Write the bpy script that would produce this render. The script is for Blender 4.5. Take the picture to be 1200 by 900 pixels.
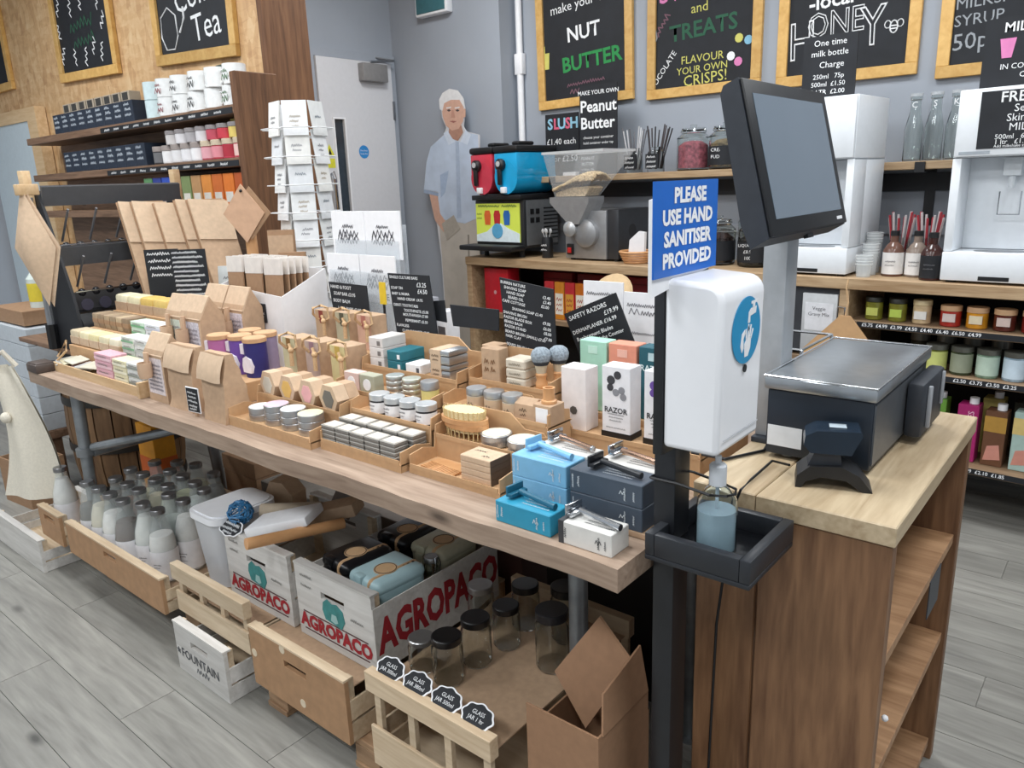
import bpy, bmesh, math, random
from mathutils import Vector, Matrix
random.seed(7)
scene = bpy.context.scene
COL = scene.collection
for o in list(bpy.data.objects): bpy.data.objects.remove(o)

# ------------------------------------------------------------------ camera
CAM_H, FPX = 1.4, 890.0
def _basis():
    down = Vector((725-600, 3800-450, FPX)).normalized()
    u = 1365-600
    v = -(u*down.x+FPX*down.z)/down.y
    Y = Vector((u, v, FPX)).normalized(); Z = -down; X = Y.cross(Z)
    return X, Y, Z
_X, _Y, _Z = _basis()
def ray(px, py):
    c = Vector((px-600, py-450, FPX))
    return Vector((_X.dot(c), _Y.dot(c), _Z.dot(c)))
CAMP = Vector((0, 0, CAM_H))
def PZ(px, py, z): r = ray(px, py); return CAMP+r*((z-CAM_H)/r.z)
def PY(px, py, y): r = ray(px, py); return CAMP+r*(y/r.y)
def PX(px, py, x): r = ray(px, py); return CAMP+r*(x/r.x)
def mpp(p):                      # metres per photo pixel at a point
    d = Vector(p)-CAMP
    return (d.x*_X.z+d.y*_Y.z+d.z*_Z.z)/FPX
cam_data = bpy.data.cameras.new('camera')
cam_data.sensor_width = 36; cam_data.lens = FPX*36/1200; cam_data.clip_start = 0.02
cam = bpy.data.objects.new('camera', cam_data); COL.objects.link(cam)
right = Vector((_X.x, _Y.x, _Z.x)); up = -Vector((_X.y, _Y.y, _Z.y)); back = -Vector((_X.z, _Y.z, _Z.z))
M = Matrix.Identity(4)
for i in range(3): M[i][0], M[i][1], M[i][2] = right[i], up[i], back[i]
M.translation = CAMP
cam.matrix_world = M
scene.camera = cam

# ------------------------------------------------------------------ world, lights, exposure
def lin(c):
    if isinstance(c, str):
        c = c.lstrip('#'); c = tuple(int(c[i:i+2], 16)/255 for i in (0, 2, 4))
    return tuple(x/12.92 if x <= 0.04045 else ((x+0.055)/1.055)**2.4 for x in c[:3])+(1,)
w = bpy.data.worlds.new('shop_daylight'); scene.world = w; w.use_nodes = True
w.node_tree.nodes['Background'].inputs[0].default_value = (0.86, 0.93, 1.0, 1)
w.node_tree.nodes['Background'].inputs[1].default_value = 0.56
scene.view_settings.view_transform = 'Standard'
scene.view_settings.look = 'None'
scene.view_settings.gamma = 1
scene.view_settings.use_curve_mapping = False
scene.view_settings.exposure = 0.0
CEIL = 2.95
LAMPS = [(-4.6, 0.9), (-2.9, 0.9), (-1.2, 0.9), (0.4, 0.9), (-2.9, 2.8), (-1.2, 2.8), (0.4, 2.8), (-4.6, -0.9), (-2.9, -0.9), (-1.2, -0.9), (0.4, -0.9)]
LAMP_W = 22.5
for i, (lx, ly) in enumerate(LAMPS):
    ld = bpy.data.lights.new('panel_light', 'AREA'); ld.shape = 'SQUARE'; ld.size = 0.55; ld.energy = LAMP_W
    ld.color = (0.95, 0.98, 1.0)
    lo = bpy.data.objects.new('panel_light', ld); COL.objects.link(lo); lo.location = (lx, ly, CEIL-0.03)

# ------------------------------------------------------------------ materials
MATS = {}
def _new(name):
    m = bpy.data.materials.new(name); m.use_nodes = True
    return m, m.node_tree, m.node_tree.nodes['Principled BSDF']
def mat(c, rough=0.6, metal=0.0, spec=0.5, var=0.06, scale=40, name=None, bump=0.0, coat=0.0):
    key = (c, rough, metal, spec, var, scale, bump, coat)
    if key in MATS: return MATS[key]
    m, t, b = _new(name or 'paint_'+str(c).strip('#'))
    L = t.links
    b.inputs['Roughness'].default_value = rough; b.inputs['Metallic'].default_value = metal
    b.inputs['Specular IOR Level'].default_value = spec
    b.inputs['Coat Weight'].default_value = coat
    n = t.nodes.new('ShaderNodeTexNoise'); n.inputs['Scale'].default_value = scale; n.inputs['Detail'].default_value = 3
    tc = t.nodes.new('ShaderNodeTexCoord'); L.new(tc.outputs['Object'], n.inputs['Vector'])
    r = t.nodes.new('ShaderNodeValToRGB'); L.new(n.outputs['Fac'], r.inputs['Fac'])
    cc = lin(c)
    r.color_ramp.elements[0].position = 0.3; r.color_ramp.elements[1].position = 0.7
    r.color_ramp.elements[0].color = tuple(x*(1-var) for x in cc[:3])+(1,)
    r.color_ramp.elements[1].color = tuple(min(1, x*(1+var)) for x in cc[:3])+(1,)
    L.new(r.outputs['Color'], b.inputs['Base Color'])
    if bump:
        bp = t.nodes.new('ShaderNodeBump'); bp.inputs['Strength'].default_value = bump; bp.inputs['Distance'].default_value = 0.004
        L.new(n.outputs['Fac'], bp.inputs['Height']); L.new(bp.outputs['Normal'], b.inputs['Normal'])
    MATS[key] = m; return m
def wood(c1, c2, name, scale=(1.2, 14, 14), rough=0.6, knots=True, bump=0.25, seedoff=0.0, coat=0.0):
    key = ('wood', name)
    if key in MATS: return MATS[key]
    m, t, b = _new(name); L = t.links; N = t.nodes.new
    tc = N('ShaderNodeTexCoord'); oi = N('ShaderNodeObjectInfo')
    mp = N('ShaderNodeMapping'); mp.inputs['Scale'].default_value = scale
    add = N('ShaderNodeVectorMath'); add.operation = 'ADD'
    mul = N('ShaderNodeMath'); mul.operation = 'MULTIPLY'; mul.inputs[1].default_value = 37.0
    L.new(oi.outputs['Random'], mul.inputs[0])
    L.new(tc.outputs['Object'], mp.inputs['Vector']); L.new(mp.outputs['Vector'], add.inputs[0]); L.new(mul.outputs[0], add.inputs[1])
    n1 = N('ShaderNodeTexNoise'); n1.inputs['Scale'].default_value = 2.2; n1.inputs['Detail'].default_value = 6; n1.inputs['Distortion'].default_value = 1.2
    n2 = N('ShaderNodeTexNoise'); n2.inputs['Scale'].default_value = 9; n2.inputs['Detail'].default_value = 4
    L.new(add.outputs[0], n1.inputs['Vector']); L.new(add.outputs[0], n2.inputs['Vector'])
    mx = N('ShaderNodeMix'); mx.data_type = 'FLOAT'; mx.inputs[0].default_value = 0.35
    L.new(n1.outputs['Fac'], mx.inputs[2]); L.new(n2.outputs['Fac'], mx.inputs[3])
    r = N('ShaderNodeValToRGB'); L.new(mx.outputs[0], r.inputs['Fac'])
    r.color_ramp.elements[0].position = 0.33; r.color_ramp.elements[1].position = 0.66
    r.color_ramp.elements[0].color = lin(c2); r.color_ramp.elements[1].color = lin(c1)
    colout = r.outputs['Color']
    if knots:
        v = N('ShaderNodeTexVoronoi'); v.inputs['Scale'].default_value = 2.4
        mp2 = N('ShaderNodeMapping'); mp2.inputs['Scale'].default_value = (scale[0]*1.1, scale[1]*0.28, scale[2]*0.28)
        ad2 = N('ShaderNodeVectorMath'); ad2.operation = 'ADD'
        L.new(tc.outputs['Object'], mp2.inputs['Vector']); L.new(mp2.outputs['Vector'], ad2.inputs[0]); L.new(mul.outputs[0], ad2.inputs[1]); L.new(ad2.outputs[0], v.inputs['Vector'])
        kr = N('ShaderNodeValToRGB'); kr.color_ramp.elements[0].position = 0.03; kr.color_ramp.elements[1].position = 0.12
        kr.color_ramp.elements[0].color = (1, 1, 1, 1); kr.color_ramp.elements[1].color = (0, 0, 0, 1)
        L.new(v.outputs['Distance'], kr.inputs['Fac'])
        mk = N('ShaderNodeMix'); mk.data_type = 'RGBA'; L.new(kr.outputs['Color'], mk.inputs[0]); L.new(colout, mk.inputs[6])
        dk = lin(c2); mk.inputs[7].default_value = tuple(x*0.45 for x in dk[:3])+(1,)
        colout = mk.outputs[2]
    hs = N('ShaderNodeHueSaturation')
    mr = N('ShaderNodeMapRange'); mr.inputs[3].default_value = 0.86; mr.inputs[4].default_value = 1.12
    L.new(oi.outputs['Random'], mr.inputs[0]); L.new(mr.outputs[0], hs.inputs['Value']); L.new(colout, hs.inputs['Color'])
    L.new(hs.outputs['Color'], b.inputs['Base Color'])
    b.inputs['Roughness'].default_value = rough; b.inputs['Coat Weight'].default_value = coat
    bp = N('ShaderNodeBump'); bp.inputs['Strength'].default_value = bump; bp.inputs['Distance'].default_value = 0.003
    L.new(mx.outputs[0], bp.inputs['Height']); L.new(bp.outputs['Normal'], b.inputs['Normal'])
    MATS[key] = m; return m
def osb_mat():
    m, t, b = _new('osb_board'); L = t.links; N = t.nodes.new
    tc = N('ShaderNodeTexCoord')
    prev = None
    for i, (sc, rot) in enumerate((((9, 9, 34), 0.5), ((38, 9, 10), -0.6), ((14, 14, 40), 1.2), ((30, 9, 12), 0.2))):
        mp = N('ShaderNodeMapping'); mp.inputs['Scale'].default_value = sc; mp.inputs['Rotation'].default_value = (0, rot, 0)
        L.new(tc.outputs['Object'], mp.inputs['Vector'])
        v = N('ShaderNodeTexVoronoi'); v.inputs['Scale'].default_value = 1.0; v.inputs['Randomness'].default_value = 1
        L.new(mp.outputs['Vector'], v.inputs['Vector'])
        sp = N('ShaderNodeSeparateColor'); L.new(v.outputs['Color'], sp.inputs[0])
        if prev is None: prev = sp.outputs[0]
        else:
            mx = N('ShaderNodeMix'); mx.data_type = 'FLOAT'; mx.inputs[0].default_value = 0.45
            L.new(prev, mx.inputs[2]); L.new(sp.outputs[0], mx.inputs[3]); prev = mx.outputs[0]
    r = N('ShaderNodeValToRGB'); L.new(prev, r.inputs['Fac'])
    e = r.color_ramp.elements; e[0].position = 0.1; e[0].color = lin('#b48a60'); e[1].position = 0.9; e[1].color = lin('#dcbd92')
    k = r.color_ramp.elements.new(0.5); k.color = lin('#cda678')
    L.new(r.outputs['Color'], b.inputs['Base Color']); b.inputs['Roughness'].default_value = 0.6
    bp = N('ShaderNodeBump'); bp.inputs['Strength'].default_value = 0.2; bp.inputs['Distance'].default_value = 0.003
    L.new(prev, bp.inputs['Height']); L.new(bp.outputs['Normal'], b.inputs['Normal'])
    return m
def glass(c='#eef4f2', rough=0.02, name='clear_glass', ior=1.35, alpha=None):
    key = ('glass', name)
    if key in MATS: return MATS[key]
    m, t, b = _new(name)
    b.inputs['Base Color'].default_value = lin(c); b.inputs['Roughness'].default_value = rough
    b.inputs['Transmission Weight'].default_value = 1; b.inputs['IOR'].default_value = ior
    n = t.nodes.new('ShaderNodeTexNoise'); n.inputs['Scale'].default_value = 8
    bp = t.nodes.new('ShaderNodeBump'); bp.inputs['Strength'].default_value = 0.03; t.links.new(n.outputs['Fac'], bp.inputs['Height']); t.links.new(bp.outputs['Normal'], b.inputs['Normal'])
    MATS[key] = m; return m
def clear_plastic(name, c, alpha, rough=0.15):
    key = ('clear', name)
    if key in MATS: return MATS[key]
    m, t, b = _new(name); b.inputs['Base Color'].default_value = lin(c); b.inputs['Alpha'].default_value = alpha; b.inputs['Roughness'].default_value = rough
    n = t.nodes.new('ShaderNodeTexNoise'); n.inputs['Scale'].default_value = 12
    mr = t.nodes.new('ShaderNodeMapRange'); mr.inputs[3].default_value = rough*0.7; mr.inputs[4].default_value = rough*1.4
    t.links.new(n.outputs['Fac'], mr.inputs[0]); t.links.new(mr.outputs[0], b.inputs['Roughness'])
    MATS[key] = m; return m
def emit(c, s, name):
    m, t, b = _new(name); b.inputs['Base Color'].default_value = lin(c)
    b.inputs['Emission Color'].default_value = lin(c); b.inputs['Emission Strength'].default_value = s
    return m
W = dict(
    table=wood('#b39c88', '#8a7361', 'scaffold_board', (1.1, 13, 13), rough=0.65),
    till=wood('#936d4d', '#64442d', 'till_planks', (12, 12, 1.1), rough=0.5),
    tilltop=wood('#c8b596', '#a48d6e', 'till_top', (12, 1.2, 12), rough=0.45),
    counter=wood('#c0a583', '#957755', 'counter_board', (1.1, 13, 13), rough=0.6),
    shelf=wood('#8a6c55', '#5f4633', 'shelf_board', (1.1, 14, 14), rough=0.6),
    post=wood('#7c5639', '#553620', 'rough_post', (13, 13, 1.1), rough=0.7),
    frame=wood('#d8b06c', '#c0924c', 'pine_frame', (6, 6, 6), rough=0.5, knots=False),
    pine=wood('#d9c5a8', '#bfa687', 'crate_pine', (1.2, 12, 12), rough=0.7, knots=False),
    pallet=wood('#b49372', '#8a6a4e', 'pallet_wood', (1.2, 12, 12), rough=0.75),
    barrel=wood('#8a6a4a', '#5f4630', 'barrel_oak', (9, 9, 1.4), rough=0.65),
    ply=wood('#dcbf97', '#c9a67a', 'plywood', (1.2, 12, 12), rough=0.6, knots=False),
    turned=wood('#dba877', '#c48f5e', 'turned_wood', (6, 6, 3), rough=0.45, knots=False),
    floor=wood('#98968f', '#75736e', 'vinyl_plank', (0.9, 9, 9), rough=0.42, bump=0.08),
)
KRAFT = mat('#b99b7e', 0.75, var=0.08, scale=60, name='kraft_card', bump=0.06)
KRAFT_D = mat('#a07e60', 0.75, var=0.08, scale=60, name='kraft_card_dark', bump=0.06)
KRAFT_L = mat('#c9ae92', 0.75, var=0.07, scale=60, name='kraft_card_light', bump=0.06)
KRAFT_O = mat('#c09a72', 0.7, var=0.06, scale=60, name='display_card', bump=0.05)
WHITE = mat('#eeeef0', 0.5, var=0.03, name='white_card')
WHITEG = mat('#f1f2f5', 0.28, var=0.02, name='white_gloss')
BLACK = mat('#141518', 0.45, var=0.15, name='black_plastic')
BLACKM = mat('#1d1f23', 0.35, var=0.1, name='black_powdercoat')
DARK = mat('#2b2f36', 0.5, var=0.1, name='charcoal_plastic')
SLATE = mat('#16191f', 0.7, var=0.25, scale=14, name='chalk_slate')
CHALK = mat('#e8e9ea', 0.9, var=0.1, scale=200, name='chalk_white')
CHROME = mat('#c9ccd0', 0.18, metal=1, var=0.05, name='chrome')
STEEL = mat('#9a9ca0', 0.35, metal=1, var=0.08, name='brushed_steel')
GALV = mat('#8f9396', 0.45, metal=0.7, var=0.15, scale=25, name='galvanised_pipe')
TIN = mat('#b9bbbd', 0.35, metal=0.85, var=0.08, name='tin_plate')
GLASS = glass()
def g(c, rough=0.6, **k): return mat(c, rough, **k)

# ------------------------------------------------------------------ geometry helpers
class MB:
    def __init__(s): s.b = bmesh.new()
    def box(s, x0, x1, y0, y1, z0, z1, bev=0.0, seg=2, T=None):
        r = bmesh.ops.create_cube(s.b, size=1.0)
        vs = r['verts']
        for v in vs: v.co = Vector(((x0+x1)/2+v.co.x*(x1-x0), (y0+y1)/2+v.co.y*(y1-y0), (z0+z1)/2+v.co.z*(z1-z0)))
        es = list({e for v in vs for e in v.link_edges})
        if bev:
            rr = bmesh.ops.bevel(s.b, geom=es, offset=bev, segments=seg, affect='EDGES', profile=0.5)
            vs = list({v for f in rr['faces'] for v in f.verts} | {v for v in vs if v.is_valid})
        if T: 
            for v in vs: v.co = T @ v.co
        return s
    def lathe(s, prof, n=16, c=(0, 0, 0), cap=True, T=None):
        rings = []
        for r, z in prof:
            if r < 1e-6: rings.append([s.b.verts.new((c[0], c[1], c[2]+z))])
            else: rings.append([s.b.verts.new((c[0]+r*math.cos(2*math.pi*i/n), c[1]+r*math.sin(2*math.pi*i/n), c[2]+z)) for i in range(n)])
        for a, b_ in zip(rings, rings[1:]):
            for i in range(n):
                j = (i+1) % n
                if len(a) == 1 and len(b_) == 1: continue
                if len(a) == 1: s.b.faces.new((a[0], b_[j], b_[i]))
                elif len(b_) == 1: s.b.faces.new((a[i], a[j], b_[0]))
                else: s.b.faces.new((a[i], a[j], b_[j], b_[i]))
        if cap:
            if len(rings[0]) > 1: s.b.faces.new(list(reversed(rings[0])))
            if len(rings[-1]) > 1: s.b.faces.new(rings[-1])
        if T:
            for rg in rings:
                for v in rg: v.co = T @ v.co
        return s
    def cyl(s, cx, cy, z0, z1, r, r2=None, n=16, T=None): return s.lathe([(r, z0), (r if r2 is None else r2, z1)], n, (cx, cy, 0), True, T)
    def rod(s, p0, p1, r, n=8, r2=None):
        p0 = Vector(p0); p1 = Vector(p1); d = p1-p0
        T = Matrix.Translation(p0) @ d.to_track_quat('Z', 'Y').to_matrix().to_4x4()
        return s.lathe([(r, 0), (r if r2 is None else r2, d.length)], n, (0, 0, 0), True, T)
    def tube(s, pts, r, n=8):
        pts = [Vector(p) for p in pts]; rings = []
        for i, p in enumerate(pts):
            d = (pts[min(i+1, len(pts)-1)]-pts[max(i-1, 0)]).normalized()
            q = d.to_track_quat('Z', 'Y').to_matrix()
            rings.append([s.b.verts.new(p+q@Vector((r*math.cos(2*math.pi*k/n), r*math.sin(2*math.pi*k/n), 0))) for k in range(n)])
        for a, b_ in zip(rings, rings[1:]):
            best = min(range(n), key=lambda o: (a[0].co-b_[o].co).length)
            for i in range(n):
                j = (i+1) % n
                s.b.faces.new((a[i], a[j], b_[(j+best) % n], b_[(i+best) % n]))
        s.b.faces.new(list(reversed(rings[0]))); s.b.faces.new(rings[-1])
        return s
    def prism(s, poly, d0, d1, axis='y', T=None):
        # poly in (u,v): axis y -> (x,z), axis x -> (y,z), axis z -> (x,y)
        def P(u, v, d): return {'y': (u, d, v), 'x': (d, u, v), 'z': (u, v, d)}[axis]
        a = [s.b.verts.new(P(u, v, d0)) for u, v in poly]; b_ = [s.b.verts.new(P(u, v, d1)) for u, v in poly]
        n = len(poly)
        s.b.faces.new(a); s.b.faces.new(list(reversed(b_)))
        for i in range(n): s.b.faces.new((a[i], b_[i], b_[(i+1) % n], a[(i+1) % n]))
        if T:
            for v in a+b_: v.co = T @ v.co
        return s
    def grid(s, f, nu, nv):
        vs = [[s.b.verts.new(f(i/nu, j/nv)) for j in range(nv+1)] for i in range(nu+1)]
        for i in range(nu):
            for j in range(nv): s.b.faces.new((vs[i][j], vs[i+1][j], vs[i+1][j+1], vs[i][j+1]))
        return s
    def ball(s, c, r, u=12, v=8, sc=(1, 1, 1)):
        rr = bmesh.ops.create_uvsphere(s.b, u_segments=u, v_segments=v, radius=1)
        for x in rr['verts']: x.co = Vector((c[0]+x.co.x*r*sc[0], c[1]+x.co.y*r*sc[1], c[2]+x.co.z*r*sc[2]))
        return s
    def mesh(s, name, m, smooth=35):
        bmesh.ops.recalc_face_normals(s.b, faces=s.b.faces[:])
        me = bpy.data.meshes.new(name); s.b.to_mesh(me); s.b.free()
        if m is not None: me.materials.append(m)
        if smooth:
            for p in me.polygons: p.use_smooth = True
            try: me.set_sharp_from_angle(angle=math.radians(smooth))
            except Exception: pass
        return me
def obj(name, me, parent=None, loc=(0, 0, 0), rz=0.0, rot=None):
    o = bpy.data.objects.new(name, me); COL.objects.link(o)
    o.location = loc; o.rotation_euler = rot if rot else (0, 0, rz)
    if parent: o.parent = parent
    return o
def part(parent, name, mb, m, loc=(0, 0, 0), rz=0.0, rot=None, label=None, smooth=35):
    o = obj(name, mb.mesh(name, m, smooth), parent, loc, rz, rot)
    if label: o['label'] = label
    return o
def tag(o, label, cat, group=None, kind=None):
    if label: o['label'] = label
    if cat: o['category'] = cat
    if group: o['group'] = group
    if kind: o['kind'] = kind
    return o
def thing(name, label, cat, loc=(0, 0, 0), rz=0.0, group=None, rot=None):
    o = bpy.data.objects.new(name, None); COL.objects.link(o); o.empty_display_size = 0.05
    o.location = loc; o.rotation_euler = rot if rot else (0, 0, rz)
    return tag(o, label, cat, group)
def struct(name, mb, m, loc=(0, 0, 0), smooth=0):
    o = obj(name, mb.mesh(name, m, smooth), None, loc); o['kind'] = 'structure'; return o
def copy_tree(o, parent=None, label=None, loc=None, rz=None):
    c = o.copy(); COL.objects.link(c)
    if parent: c.parent = parent
    if label: c['label'] = label
    if loc is not None: c.location = loc
    if rz is not None: c.rotation_euler = (0, 0, rz)
    for ch in list(o.children): copy_tree(ch, c)
    return c
ORD = ['first', 'second', 'third', 'fourth', 'fifth', 'sixth', 'seventh', 'eighth', 'ninth', 'tenth', 'eleventh', 'twelfth', 'thirteenth', 'fourteenth', 'fifteenth', 'sixteenth']

# text: flat lettering standing in the XZ plane, facing -Y, one mesh for all its lines
_tc = bpy.data.curves.new('lettering_source', 'FONT'); _to = bpy.data.objects.new('lettering_source', _tc); COL.objects.link(_to)
def text_mesh(lines, m, smooth=False):
    """lines: (string, x, z, size, align, slant_deg, bold)"""
    bm = bmesh.new()
    for ln in lines:
        st, x, z, size = ln[:4]; al = ln[4] if len(ln) > 4 else 'C'; rotd = ln[5] if len(ln) > 5 else 0; bold = ln[6] if len(ln) > 6 else 0.0
        wide = ln[7] if len(ln) > 7 else 1.0
        _tc.body = st; _tc.size = size; _tc.align_x = {'L': 'LEFT', 'C': 'CENTER', 'R': 'RIGHT'}[al]; _tc.align_y = 'CENTER'
        _tc.resolution_u = 2; _tc.offset = max(0, bold)*size; _tc.fill_mode = 'FRONT' if bold >= 0 else 'NONE'; _tc.bevel_depth = 0 if bold >= 0 else -bold*size; _tc.bevel_resolution = 0
        dg = bpy.context.evaluated_depsgraph_get(); dg.update()
        me = bpy.data.meshes.new_from_object(_to.evaluated_get(dg))
        ca, sa = math.cos(math.radians(rotd)), math.sin(math.radians(rotd))
        for v in me.vertices:
            u, w_ = v.co.x*wide, v.co.y
            v.co = (x+u*ca-w_*sa, -v.co.z*.2, z+u*sa+w_*ca)
        bm.from_mesh(me); bpy.data.meshes.remove(me)
    me = bpy.data.meshes.new('lettering'); bm.to_mesh(me); bm.free(); me.materials.append(m)
    return me
def lettering(parent, lines, m=None, loc=(0, 0, 0), rz=0.0, rot=None, name='lettering'):
    if len(lines) > 6:
        o = obj(name, text_mesh(lines, m or CHALK), parent, loc, rz, rot); o['kind'] = 'stuff'; return o
    for ln in lines: o = obj(name, text_mesh([ln], m or CHALK), parent, loc, rz, rot)
    return o
def scribble_mesh(words, m, th=.0025):
    """illegible handwriting: words = (x_left, z, width, height)"""
    bm = bmesh.new()
    for wd_ in words:
        x, z, wd, h = wd_[:4]; a = math.radians(wd_[4]) if len(wd_) > 4 else 0
        n = max(4, int(wd/h*2.6)); pts = []
        for i in range(n+1):
            up_ = (i % 2)*h*(0.6+0.4*random.random())-(h*.15 if random.random() < .2 else 0)
            pts.append((wd*i/n+random.uniform(-.1, .1)*wd/n, up_))
        t2 = min(th, h*.22)
        for (u0, v0), (u1, v1) in zip(pts, pts[1:]):
            d = Vector((u1-u0, v1-v0)).normalized(); nrm = Vector((-d.y, d.x))*t2/2
            q = [(u0+nrm.x-d.x*t2*.3, v0+nrm.y-d.y*t2*.3), (u1+nrm.x, v1+nrm.y), (u1-nrm.x, v1-nrm.y), (u0-nrm.x-d.x*t2*.3, v0-nrm.y-d.y*t2*.3)]
            bm.faces.new([bm.verts.new((x+u*math.cos(a)-v*math.sin(a), 0, z+u*math.sin(a)+v*math.cos(a))) for u, v in q])
    me = bpy.data.meshes.new('scribble'); bm.to_mesh(me); bm.free(); me.materials.append(m); return me
def scribble(parent, words, m=None, loc=(0, 0, 0), rz=0.0, rot=None, th=.0025, name='scribble'):
    o = obj(name, scribble_mesh(words, m or CHALK, th), parent, loc, rz, rot); o['kind'] = 'stuff'; return o
# ================================================================== room shell
FLOOR_M = W['floor']
fl = struct('floor', MB().box(-6.6, 2.6, -3.0, 4.2, -0.06, -0.004), FLOOR_M)
pl_me = {}
y = 0.02; row = 0
while y < 4.0:
    x = -6.3+(row*0.47) % 1.2
    while x < 1.6:
        L_ = 1.2
        if not ((x+L_ < -4.4) or (x > 0.9) or (y > 2.1 and x+L_ < -4.2)):
            if 'p' not in pl_me: pl_me['p'] = MB().box(0.001, 1.199, 0.001, 0.159, -0.004, 0.0).mesh('plank', FLOOR_M, 0)
            o = obj('plank', pl_me['p'], fl, (x, y, 0))
        x += L_
    y += 0.16; row += 1
WALLM = mat('#9ba1aa', 0.7, var=0.03, scale=3, name='blue_grey_paint')
WALLL = mat('#a9aeb6', 0.7, var=0.03, scale=3, name='pale_grey_paint')
struct('wall_back', MB().box(-3.19, 2.6, 3.95, 4.15, 0, CEIL), WALLM)
struct('wall_rear', MB().box(-4.35, -3.19, 3.80, 4.15, 0, CEIL), WALLM)
wd = struct('wall_door', MB().box(-4.35, -4.15, 2.3, 3.80, 0, CEIL), WALLM)
struct('wall_left', MB().box(-6.6, -3.12, 2.1, 2.3, 0, CEIL), osb_mat())
struct('wall_side', MB().box(-6.8, -6.6, -3.0, 2.3, 0, CEIL), WALLL)
struct('trim_1', MB().box(-3.12, -3.075, 2.085, 2.315, 0, CEIL, 0.004), W['post'])
cl = struct('ceiling', MB().box(-6.8, 2.6, -3.0, 4.15, CEIL, CEIL+0.1), mat('#d9dadb', 0.8, var=0.02, name='ceiling_tile'))
LAMPM = emit('#f4f8ff', 3.0, 'led_diffuser')
for i, (lx, ly) in enumerate(LAMPS):
    t = thing('ceiling_light', 'square white LED panel light in the ceiling, %s of the panels' % ORD[i], 'light', (lx, ly, CEIL), group='LED panels in the ceiling')
    part(t, 'frame', MB().box(-.3, .3, -.3, -.28, -.025, 0).box(-.3, .3, .28, .3, -.025, 0).box(-.3, -.28, -.28, .28, -.025, 0).box(.28, .3, -.28, .28, -.025, 0), WHITE)
    part(t, 'diffuser', MB().box(-.28, .28, -.28, .28, -.012, -.002), LAMPM)
# skirting / dado rail on the back wall behind the counter
tr = struct('trim_2', MB().box(-3.1, 1.2, 3.93, 3.95, 1.10, 1.14), WALLL)

# ------------------------------------------------------------------ grey door in the side passage
D = thing('door_1', 'pale grey fire door with a narrow dark glass panel and steel handle', 'door', (-4.15, 3.12, 0)); D['kind'] = 'structure'
DH = 2.2; DW = 0.62
DOORM = mat('#d2d2d5', 0.5, var=0.02, name='door_paint')
fr = MB().box(0, .03, -.05, 0, 0, DH+.05).box(0, .03, DW, DW+.045, 0, DH+.05).box(0, .03, 0, DW, DH, DH+.05)
part(D, 'door_frame', fr, mat('#9aa0a9', .6, var=.02, name='door_frame_paint'))
lf = MB().box(.002, .045, .004, DW-.004, .01, .75).box(.002, .045, .004, .10, .75, 1.83).box(.002, .045, .18, DW-.004, .75, 1.83).box(.002, .045, .004, DW-.004, 1.83, DH-.004)
part(D, 'door_leaf', lf, DOORM)
part(D, 'glass_panel', MB().box(.015, .03, .10, .18, .75, 1.83), mat('#2f3840', .1, var=.1, name='dark_wired_glass'))
part(D, 'glazing_bead', MB().box(.045, .052, .09, .10, .74, 1.84).box(.045, .052, .18, .19, .74, 1.84).box(.045, .052, .10, .18, 1.83, 1.84).box(.045, .052, .10, .18, .74, .75), WHITE)
hd = MB(); hd.tube([(.045, .03, 1.48), (.085, .03, 1.5), (.095, .03, 1.46), (.095, .03, 1.14), (.085, .03, 1.10), (.045, .03, 1.12)], .011, 8)
part(D, 'pull_handle', hd, CHROME)
cb = part(D, 'door_closer', MB().box(.045, .10, .33, .54, DH-.13, DH-.02, .006), mat('#8f8d8c', .4, metal=.3, name='closer_housing'))
part(cb, 'closer_arm', MB().rod((.07, .42, DH-.01), (.10, .60, DH+.01), .008).rod((.10, .60, DH+.01), (.02, .50, DH+.03), .008), STEEL)
for hz in (1.9, .95): part(D, 'hinge', MB().box(.03, .05, DW-.012, DW+.008, hz-.06, hz+.06, .002), STEEL)
bl = part(D, 'round_sticker', MB().lathe([(.042, 0), (.042, .001)], 20, T=Matrix.Translation((.0455, .325, 1.63)) @ Matrix.Rotation(math.pi/2, 4, 'Y')), mat('#2f86c8', .4, name='sticker_blue'))
lettering(bl, [('Fire door', 0, .008, .016), ('keep shut', 0, -.012, .016)], WHITE, (.0472, .325, 1.63), math.pi/2)
ys = part(D, 'warning_sticker', MB().prism([(-.04, 0), (.04, 0), (0, .075)], .0455, .0465, 'x').box(.0455, .0465, -.035, .035, -.07, -.012), mat('#d8d33a', .5, name='sticker_yellow'), (0, .045, 1.60))
part(ys, 'warning_symbol', MB().prism([(-.012, .012), (.014, .012), (.002, .05)], .0466, .0472, 'x'), BLACK)
# conduit, corner detail and exit lamp
t = tag(obj('conduit_pipe', MB().cyl(0, 0, 0.5, 2.3, .02, n=12).box(-.03, .03, -.02, .02, 1.44, 1.56, .004).mesh('conduit_pipe', WHITE), None, (-3.14, 3.925, .6)), 'white conduit pipe running up the grey wall beside the nut butter board', 'pipe')
p = PY(512, 6, 3.79)
t = thing('exit_sign', 'small teal emergency exit light at the top of the passage wall', 'sign', (p.x, 3.80, p.z+.03))
part(t, 'housing', MB().box(-.15, .13, -.06, 0, -.09, .10, .01), WHITE); part(t, 'lens', MB().box(-.135, .115, -.066, -.058, -.075, .09, .004), mat('#3d6c74', .3, name='exit_teal'))
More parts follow.
